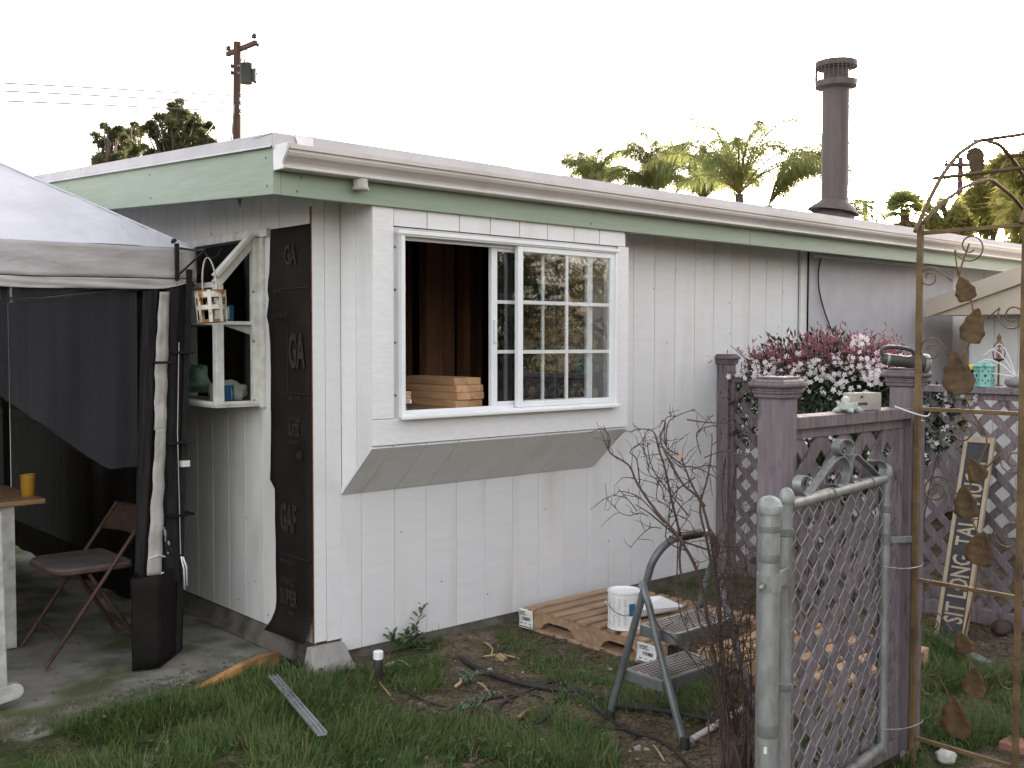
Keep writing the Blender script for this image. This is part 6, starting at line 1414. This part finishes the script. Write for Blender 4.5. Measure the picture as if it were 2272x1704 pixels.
branch([B0,(1600,1560),(1575,1400),(1545,1270),(1509,1190),(1459,1137),(1415,1074),(1393,1033),(1359,1002),(1349,971),(1340,945)], (3.75,4.05), .009)
branch([(1600,1480),(1590,1300),(1559,1124),(1515,1074),(1478,1002),(1468,971),(1475,939),(1470,935)], (3.85,4.15), .007)
branch([B0,(1605,1450),(1585,1300),(1566,1200),(1559,1127),(1570,1065),(1573,1002),(1575,958)], (3.8,4.05), .008)
branch([(1509,1190),(1490,1112),(1475,1033),(1465,996),(1450,958),(1425,953),(1403,955)], (4.05,4.2), .0055)
branch([(1565,1125),(1540,1080),(1525,1040),(1500,1010),(1480,990),(1475,930),(1500,922)], (4.05,4.15), .004)
branch([(1478,990),(1495,935),(1540,909)], (4.1,4.2), .003); branch([(1525,930),(1570,934),(1622,939),(1650,952),(1682,968)], (4.0,3.7), .003)
branch([(1478,1002),(1520,1030),(1550,1035),(1600,1070),(1660,1130)], (4.1,3.8), .0035); branch([(1509,1190),(1440,1140),(1410,1118)], (4.1,4.2), .0045)
branch([(1470,1160),(1430,1110),(1400,1095),(1376,1088)], (4.1,4.2), .003); branch([(1415,1074),(1408,1020),(1398,1000),(1410,985),(1436,992)], (4.1,4.2), .003)
branch([(1510,1190),(1512,1240),(1518,1290),(1545,1350),(1565,1450),(1580,1560)], (4.05,3.9), .006); branch([(1505,1200),(1505,1300),(1515,1370),(1560,1440)], (4.05,4.0), .003)
branch([(1445,1340),(1460,1390),(1500,1420),(1550,1480),(1590,1560)], (3.95,3.9), .004); branch([(1490,1190),(1560,1215),(1600,1225),(1650,1220)], (4.0,3.8), .005)
branch([(1571,1160),(1590,1190),(1640,1235),(1645,1290)], (3.95,3.75), .0035); branch([(1545,1060),(1500,1090),(1480,1130),(1490,1180)], (4.1,4.1), .003)
branch([(1520,1220),(1480,1190),(1500,1080),(1470,1060)], (4.1,4.15), .003); branch([(1530,1140),(1455,1045),(1440,980)], (4.1,4.15), .003)
branch([(1560,1015),(1610,1000),(1640,1010)], (4.0,3.9), .0025); branch([(1555,1010),(1540,960),(1580,945),(1600,965)], (4.05,3.9), .002)
for k in range(24):   # the dense bundle of stems at the foot
    x0 = random.gauss(1622,20); x1 = random.gauss(1618,28); y1 = random.uniform(1180,1480); d0 = random.uniform(3.55,3.8)
    branch([(x0,1710),(x0+random.gauss(0,14),1600),((x0+x1)/2+random.gauss(0,16),(1600+y1)/2),(x1,y1)], (d0,d0+random.uniform(0,.25)), random.uniform(.0025,.006), .0011, 4, .008)
for k in range(56):   # fine tangle
    x0 = random.gauss(1622,26); y0 = random.uniform(1200,1640); D0 = random.uniform(3.6,3.95); pts = [(x0,y0)]
    for s in range(4): pts.append((pts[-1][0]+random.gauss(0,18), pts[-1][1]+random.gauss(-8,24)))
    branch(pts, (D0,D0+random.uniform(-.1,.1)), .002, .0009, 3, .004)
for k in range(13):   # curling twigs over the handle and the wall side
    x0 = random.gauss(1490,45); y0 = random.uniform(1000,1210); D0 = random.uniform(4.0,4.2); a = random.uniform(-2.6,-.6); pts = [(x0,y0)]
    for s in range(4): a += random.gauss(0,.5); pts.append((pts[-1][0]+22*math.cos(a), pts[-1][1]+22*math.sin(a)))
    branch(pts, (D0,D0+random.uniform(-.08,.08)), .0024, .001, 3, .004)
br.build('branch', M['twig'], bv, smooth=True)
dl = MB()
for (px, py, s2) in ((1505,985,22),(1510,1005,16),(1552,1000,8),(1472,1118,12),(1608,1012,10),(1640,1195,8),(1655,1030,8)):
    p = gd(px,py,4.0); s2 *= 4.0/FPX; a, b2 = V(random.gauss(0,1),random.gauss(0,1),random.gauss(0,1)).normalized(), V(random.gauss(0,1),random.gauss(0,1),-1).normalized()
    dl.add([p, p+a*s2*.5+b2*s2*.5, p+b2*s2*1.3, p-a*s2*.45+b2*s2*.6], [(0,1,2),(0,2,3)])
dl.build('dead_leaf', M['dry'], bv, kind='stuff')
stp = gd(1625,1690,3.72); mb = MB(); mb.lathe([(.055,GZ-.05),(.05,.03),(.045,.08),(.03,.085),(.0,.075)], V(stp.x,stp.y,0), 10); mb.build('stump', M['bark'], bv)
# ------------------------------------------------------------------ weeds, stalks, clippings
def stem_plant(name, base, stems, label, mat='leaf', leafL=.078, leafW=.016, cat='plant', every=.022):
    t = empty(name, base, label, cat); sm_ = MB(); PS = []; DS = []; LS = []
    for (tip, bend) in stems:
        b = Vector(base)+V(random.gauss(0,.015),random.gauss(0,.015),0); tip = Vector(tip); pts = smooth_pts([b, b.lerp(tip,.5)+Vector(bend), tip], 6); sm_.tube(pts, [.0035*(1-.6*i/len(pts)) for i in range(len(pts))], 5)
        L = (tip-b).length; k = int(L/every)
        for i in range(k):
            f = (i+2)/(k+1.5); f = min(f,1); j = min(len(pts)-2,int(f*(len(pts)-1))); p = pts[j].lerp(pts[j+1], f*(len(pts)-1)-j)
            for s in range(2): a = i*2.4+s*math.pi; PS.append(p); DS.append(V(math.cos(a),math.sin(a),.55+.7*f)); LS.append(leafL*(1-.35*f)*random.uniform(.75,1.2))
    sm_.build('stem', M[mat], t, smooth=True); P = np.array([list(p) for p in PS]); D = unit(np.array([list(d) for d in DS])); LS = np.array(LS)[:,None]
    n = len(P); S = unit(np.cross(D, np.array([0,0,1.0])))*leafW*.5; m1 = P+D*LS*.4; m2 = P+D*LS*.75+np.array([0,0,-.004]); tp_ = P+D*LS+np.array([0,0,-.014])
    v = np.stack([P, m1+S, m2+S*.8, tp_, m2-S*.8, m1-S],1).reshape(-1,3); idx = np.arange(n)[:,None]*6
    f = (idx+np.array([[0,1,2,3,4,5]])).ravel(); npmesh('leaves', v, f, np.full(n,6), M[mat], t, kind='stuff'); return t
wb_ = gz(905,1440); wx = lambda px, py, dy=0: gy(px,py,wb_.y+dy)
stem_plant('weed', wb_, [(wx(942,1345),(.0,0,.0)),(wx(925,1400),(.01,-.01,0)),(wx(868,1402),(-.02,0,0)),(wx(858,1415,.02),(-.02,0,.01)),(wx(900,1400),(0,0,0)),(wx(888,1425,-.05),(0,-.02,0)),(wx(950,1430,-.04),(.01,-.02,0)),(wx(930,1425,.03),(0,0,0)),(wx(878,1440,-.08),(0,-.03,.02)),(wx(960,1450,-.08),(0,-.03,.02))], 'leafy green weed growing against the white wall by the corner')
for i, (px, py, h, lab) in enumerate(((770,1455,.06,'tiny green sprout against the wall beside the footing'),(1240,1570,.10,'grass-like weed among the hose loops'),(660,1492,.06,'small leafy weed beside the concrete footing'))):
    b = gz(px,py); stem_plant('weed', b, [(b+V(random.gauss(0,.03),random.gauss(0,.03),h*random.uniform(.6,1)),(0,0,0)) for k in range(5)], lab, leafL=.04, leafW=.010)
for i, (px, py, lab) in enumerate(((1040,1515,'wilted grey-green cut stems lying by the black hose'),(1060,1580,'second heap of wilted clippings nearer the lawn'))):
    c = gz(px,py); stems = []
    for k in range(11): a = random.uniform(0,6.28); stems.append((c+V(math.cos(a)*random.uniform(.04,.13),math.sin(a)*random.uniform(.04,.12),random.uniform(.01,.06)),(0,0,.02)))
    stem_plant('clippings', c+V(0,0,.012), stems, lab, 'leaf_grey', .042, .010, 'clippings', .018)
for i, (pa, pb2, r_, lab) in enumerate((((840,1515),(868,1555),.004,'pale straw stalk leaning by the white capped riser'),((1010,1530),(1022,1515),.008,'short pale cut stalk on the clippings'),((1060,1520),(1086,1548),.005,'pale split stalk beside the wilted clippings'),((1150,1600),(1190,1580),.009,'brown stubby stick among the hose loops'),((1072,1462),(1145,1468),.004,'thin crossed pale twig on the bare soil'),((1075,1430),(1090,1465),.004,'short upright pale twig on the bare soil'),((880,1470),(912,1490),.003,'bent straw lying under the green weed'),((1450,1660),(1475,1700),.004,'pale straw stalk on the dirt near the bottom edge'),((2100,1500),(2150,1470),.005,'grey stick lying on the soil beside the sign'))):
    a, b2 = gz(*pa)+V(0,0,.012), gz(*pb2)+V(0,0,.02); tag(MB().tube(smooth_pts([a, a.lerp(b2,.5)+V(random.gauss(0,.01),random.gauss(0,.01),.008), b2], 4), [r_]*8+[r_*.6], 6).build('stalk', M['dry'], None, a, smooth=True), lab, 'stick', 'loose stalks on the ground')
lump('dead_leaf', gz(1112,1468)+V(0,0,.02), (.022,.030,.018), 'dry', 'crumpled tan dry leaf on the bare soil', 'leaf', 4, .5)
lump('clod', gz(1360,1690)+V(0,0,.012), (.04,.03,.02), 'soil_bits', 'reddish clod of earth near the bottom edge', 'clod', 6, .3)
lump('rock', gz(2013,1688)+V(0,0,.015), (.035,.03,.035), 'stone_pale', 'pale rock at the foot of the right fence post', 'rock', 7, .25)
lump('rock', gz(2100,1690)+V(0,0,.02), (.04,.035,.03), 'white_worn', 'white rock in the grass under the arbour', 'rock', 8, .25)
lump('rock', gz(2225,1405)+V(0,0,.03), (.06,.05,.045), 'twig', 'dark brown rock on the soil near the lattice', 'rock', 9, .25)
# ------------------------------------------------------------------ ground clutter
tag(MB().lathe([(.0,-.002),(.019,-.001),(.022,.06),(.0225,.118),(.017,.125)], gz(840,1517), 16).build('riser', M['rubber'], None, gz(840,1517), smooth=True, auto=40), 'black irrigation riser with white cap sticking out of the grass', 'riser')
rz = bpy.data.objects['riser']; q = gz(840,1517); MB().lathe([(.021,.1145),(.0235,.116),(.0235,.148),(.019,.152),(0,.153)], q, 16).build('cap', M['white'], rz, smooth=True, auto=40)
def hose(P, r_, label, name='hose', mat='rubber', n=6, lift=.006):
    pts = []
    for (x, y) in P: p = gz(x,y); pts.append(V(p.x,p.y,gh(p.x,p.y)+r_+lift*random.random()))
    tag(MB().tube(smooth_pts(pts, n), r_, 8).build(name, M[mat], None, pts[0], smooth=True), label, 'hose', 'black hoses on the dirt')
hose([(1025,1470),(1045,1482),(1090,1502),(1150,1522),(1220,1535),(1300,1548),(1380,1572)], .014, 'thick black hose lying across the dirt in front of the clippings')
hose([(850,1500),(880,1525),(920,1550),(960,1566),(1010,1569),(1060,1558),(1110,1548),(1160,1545),(1200,1555),(1225,1578),(1215,1596),(1180,1606),(1150,1612)], .0055, 'thin black tube curving from the riser into loops')
hose([(1085,1590),(1105,1606),(1140,1615),(1190,1608),(1225,1590),(1230,1570),(1255,1556),(1300,1552),(1350,1566)], .0055, 'thin black tube in a wide loop behind the stool')
hose([(1105,1600),(1104,1580),(1125,1560),(1180,1535),(1225,1517),(1250,1520),(1290,1555),(1340,1590),(1400,1625),(1460,1645),(1510,1680),(1550,1730)], .0065, 'thin black tube running forward to the bottom edge')
hose([(1230,1590),(1260,1605),(1330,1616),(1400,1620)], .0055, 'short thin black tube joining the loops')
hose([(1360,1575),(1450,1580),(1560,1598),(1640,1612)], .016, 'thick dark pipe lying half buried under the stool')
hose([(1360,1590),(1400,1625),(1410,1640)], .005, 'short black tube end by the left stool foot')
a, b2 = gz(1535,1648)+V(0,0,.012), gz(1648,1588)+V(0,0,.03)
tag(MB().tube([a, b2], .0135, 12).build('plastic_pipe', M['white_worn'], None, a, smooth=True, auto=50), 'white plastic pipe lying from the stool foot to the vine', 'pipe')
ft = empty('concrete_footing', (.05,-.06,GZ), 'pale concrete footing block under the bare house corner', 'footing')
mb = MB(); q0, q1 = [gz(*p) for p in ((688,1505),(782,1478))], None
bl2 = [V(-.075,-.125,GZ-.03), V(.165,-.135,GZ-.03), V(.185,.0,GZ-.03), V(-.075,.0,GZ-.03)]; tl2 = [V(-.045,-.045,.052), V(.138,-.050,.048), V(.138,-.003,.048), V(-.045,-.003,.052)]
mb.add(bl2+tl2, [(0,3,2,1),(4,5,6,7),(0,1,5,4),(1,2,6,5),(2,3,7,6),(3,0,4,7)]); mb.build('block', pmat('footing_concrete', (.31,.30,.275), (.22,.21,.19), scale=8, rough=.9, bump=.5, bscale=50, c3=(.18,.15,.11), s3=9, lo3=.58, hi3=.78), ft, bevel=.006)
q = gz(712,1497); tag(MB().lathe([(.018,-.05),(.021,-.05),(.021,.012),(.016,.012),(.0155,-.05)], V(q.x,q.y,GZ+.018), 16, ax=(-.35,-.9,.1)).build('pipe_end', M['stone_pale'], None, q, smooth=True, auto=40), 'cut end of a pale plastic pipe beside the footing', 'pipe')
wl, wr = gz(432,1535), gz(622,1480); d = (wr-wl).normalized(); n_ = V(-d.y,d.x,0)
M['timber'] = pmat('fresh_timber', (.50,.28,.10), (.40,.20,.065), scale=12, stretch=(.5,3,3), rough=.7, c3=(.07,.04,.025), s3=3.0, lo3=.44, hi3=.60)
ll = (wr-wl).length; fpts = [(0,.004),(.30*ll,.034),(.55*ll,.060),(.78*ll,.071),(ll,.072),(ll,-.02),(0,-.02)]
tag(MB().prism([wl+d*a+V(0,0,b2) for a, b2 in fpts], n_*.038).build('timber_offcut', M['timber'], None, wl, bevel=.003), 'orange timber offcut half buried at the patio edge', 'timber')
a, b2 = gz(606,1530)+V(0,0,.03), gz(716,1668)+V(0,0,.035); a = a+V(0,0,.028); b2 = b2+V(0,0,.028); d = (b2-a).normalized(); s2 = d.cross(V(0,0,1)).normalized(); ml = MB()
for (o1, w, h_) in ((0,.036,.002),): ml.obox((a+b2)/2, d*((b2-a).length/2), s2*.018, V(0,0,.0015))
for k in (-1, 0, 1): ml.obox((a+b2)/2+s2*(.0175*k)+V(0,0,.007), d*((b2-a).length/2), s2*.0015, V(0,0,.0055))
tag(ml.build('metal_strip', M['alu'], None, (a+b2)/2), 'silver metal channel strip lying on the grass', 'metal strip')
a, b2 = gz(2050,1408), gz(2192,1482); d = (b2-a).normalized(); s2 = V(-d.y,d.x,0); tag(MB().obox((a+b2)/2+V(0,0,.01), d*((b2-a).length/2), s2*.03, V(0,0,.022)).build('edging_board', M['stone'], None, (a+b2)/2, bevel=.005), 'grey edging strip between grass and soil behind the arbour', 'edging')
pth = MB().box(1.44, 2.6, -4.6, -2.60, GZ-.05, GZ+.006).build('path', M['soil_bits'], None, (2,-3.4,GZ), kind='structure')
for i in range(11):
    for j in range(9):
        x0 = 1.445+.105*i; y0 = -2.605-.205*(j+1)+(.10 if i % 2 else 0)
        if y0+.2 > -2.6 : continue
        MB().box(x0, x0+.100, y0, y0+.200, GZ, GZ+.030+random.uniform(-.003,.003)).build('paver', M['brick'], pth, bevel=.004)
# litter: crumbs of soil, wood chips
sv = MB()
for k in range(2600):
    if k < 2000: px, py = random.uniform(820,1700), random.uniform(1380,1704)
    else: px, py = random.uniform(2040,2272), random.uniform(1340,1480)
    p = gz(px,py)
    if p.x < .15 and p.y > -.2: continue
    if p.y > -.03: continue
    s2 = random.uniform(.002,.007)*random.choice((1,1,1.6)); a = random.uniform(0,3.14); u = V(math.cos(a),math.sin(a),random.gauss(0,.2))*s2*random.uniform(1,2.4); w = V(-math.sin(a),math.cos(a),0)*s2
    sv.obox(V(p.x,p.y,gh(p.x,p.y)+s2*.4), u, w, V(0,0,s2*.6), 0 if random.random() < .975 else 1)
for k in range(900):      # loose gravel along the slab edge
    i = random.randrange(1, len(EDGEP)-1); a, b = EDGEP[i], EDGEP[i+1]; p = a.lerp(b, random.random()); y = p.y+abs(random.gauss(.03,.12)); x = p.x+random.gauss(0,.05)
    if not -2.2 < x < -.05: continue
    s2 = random.uniform(.002,.006); aa = random.uniform(0,3.14); sv.obox(V(x,y,GZ+.005), V(math.cos(aa),math.sin(aa),.2)*s2*1.3, V(-math.sin(aa),math.cos(aa),0)*s2, V(0,0,s2*.7), 2)
sv.build('litter', [M['soil_bits'], M['stone_pale'], M['found']], None, (1,-1,GZ), kind='stuff')
# ------------------------------------------------------------------ grass
GP = []; GLn = []
for P, dens, L in LAWN:
    xs = [p[0] for p in P]; ys = [p[1] for p in P]; x0, x1, y0, y1 = max(min(xs),-2.3), min(max(xs),2.9), max(min(ys),-3.6), max(ys)
    n = int((x1-x0)*(y1-y0)*dens*1.5); X = rng.uniform(x0,x1,n); Y = rng.uniform(y0,y1,n)
    for x, y in zip(X, Y):
        w = .05*fbm(x, y, 5)
        if not inpoly(x+w, y+.05*fbm(y, x+4, 5), P): continue
        if fbm(x+3, y, 3.2)+.3*random.random() < -.13: continue
        u, v, d = proj((x, y, GZ))
        if u < -60 or u > 2340 or v > 1790: continue
        if y > -.02 and x > -.0 and x < 3: continue
        GP.append((x, y, gh(x, y) if not inslab(x, y) else GZ+.002)); GLn.append(L*(1+.5*fbm(x, y+7, 2.4)))
for k in range(2600):     # sprouts and moss creeping over the slab edge
    i = random.randrange(1, len(EDGEP)-1); a, b = EDGEP[i], EDGEP[i+1]; p = a.lerp(b, random.random()); y = p.y+abs(random.gauss(0,.10)); x = p.x+random.gauss(0,.05)
    if -2.2 < x < -.03 and fbm(x+1, y, 5) > -.05: GP.append((x, y, GZ+.003)); GLn.append(random.uniform(.012,.04))
GP = np.array(GP); n = len(GP); GLn = np.array(GLn)*(.45+.85*rng.random(n)**1.5)
az = rng.uniform(0, 2*np.pi, n); lean = rng.uniform(.45, 1.75, n); flow = np.array([noise.noise(Vector((p[0]*2.2,p[1]*2.2,1)))*5 for p in GP]); az = np.where(rng.random(n) < .6, flow+rng.normal(size=n)*.5, az)
hd2 = np.stack([np.cos(az), np.sin(az), np.zeros(n)], 1); sd2 = np.stack([-np.sin(az), np.cos(az), np.zeros(n)], 1)*(.0009+.0011*rng.random(n))[:,None]
upv = np.array([0,0,1.0]); Lc = GLn[:,None]; le = lean[:,None]
m1 = GP+upv*Lc*.45*np.cos(le*.5)+hd2*Lc*.45*np.sin(le*.5); m2 = m1+upv*Lc*.33*np.cos(le)+hd2*Lc*.33*np.sin(le); tp2 = m2+upv*Lc*.3*np.cos(le*1.6)+hd2*Lc*.3*np.sin(le*1.6)
tp2[:,2] = np.maximum(tp2[:,2], GZ+.004)
v = np.stack([GP-sd2,GP+sd2,m1+sd2*.9,m1-sd2*.9,m2+sd2*.6,m2-sd2*.6,tp2],1).reshape(-1,3); idx = np.arange(n)[:,None]*7
f = np.concatenate([idx+np.array([[0,1,2,3]]), idx+np.array([[3,2,4,5]]), idx+np.array([[5,4,6]])],1).ravel(); s = np.tile([4,4,3], n)
mi = np.repeat(np.where(rng.random(n) < .13, 2, np.where(rng.random(n) < .4, 1, 0)), 3)
M['g1'] = pmat('grass_blade', (.042,.094,.013), (.070,.122,.021), scale=2.5, rough=.6, trans=.3); M['g2'] = pmat('grass_blade_light', (.055,.115,.022), (.085,.13,.03), scale=3, rough=.6, trans=.3); M['g3'] = pmat('grass_dry', (.20,.17,.08), (.13,.11,.05), scale=5, rough=.8, trans=.2)
gr_ = npmesh('grass', v, f, s, None, None, (0,-1,GZ), 'stuff', [M['g1'], M['g2'], M['g3']], mi)
print('grass blades', n)

# broad-leaved weeds and clover among the grass
cv = []; cf_ = []; cs = []; c0 = 0
for k in range(900):
    i = int(rng.integers(n)); p = GP[i]; x, y = p[0]+random.gauss(0,.03), p[1]+random.gauss(0,.03)
    if inslab(x, y) or fbm(x*2, y*2, 2) < .05: continue
    h = random.uniform(.015,.05); c = V(x, y, p[2]+h); nn = V(random.gauss(0,.35), random.gauss(0,.35), 1).normalized(); a = nn.orthogonal().normalized(); b2 = nn.cross(a); st = random.random()*6; rr = random.uniform(.008,.016)
    for q in range(3):
        t0 = st+2.09*q; d = a*math.cos(t0)+b2*math.sin(t0); e = nn.cross(d)
        cv += [tuple(c), tuple(c+d*rr*.6+e*rr*.5), tuple(c+d*rr*1.2), tuple(c+d*rr*.6-e*rr*.5)]; cf_ += [c0,c0+1,c0+2,c0+3]; cs.append(4); c0 += 4
npmesh('clover', cv, cf_, cs, M['leaf'], None, (0,-1,GZ), 'stuff')
# fallen leaves and straw on soil and lawn
dv = []; df = []; ds = []; d0 = 0
for k in range(300):
    px, py = random.uniform(60,1700), random.uniform(1420,1704); p = gz(px, py)
    if p.y > -.04 and p.x > -.05: continue
    c = V(p.x, p.y, (gh(p.x,p.y) if not inslab(p.x,p.y) else GZ+.004)+random.uniform(.003,.03)); a = random.uniform(0,6.28)
    if random.random() < .6: L_, W_ = random.uniform(.03,.09), .0016
    else: L_, W_ = random.uniform(.014,.03), random.uniform(.007,.014)
    u = V(math.cos(a),math.sin(a),random.gauss(0,.15)); w = V(-math.sin(a),math.cos(a),random.gauss(0,.2))
    dv += [tuple(c-u*L_*.5), tuple(c+w*W_), tuple(c+u*L_*.5), tuple(c-w*W_)]; df += [d0,d0+1,d0+2,d0+3]; ds.append(4); d0 += 4
npmesh('leaf_litter', dv, df, ds, M['fallen'], None, (0,-1,GZ), 'stuff')
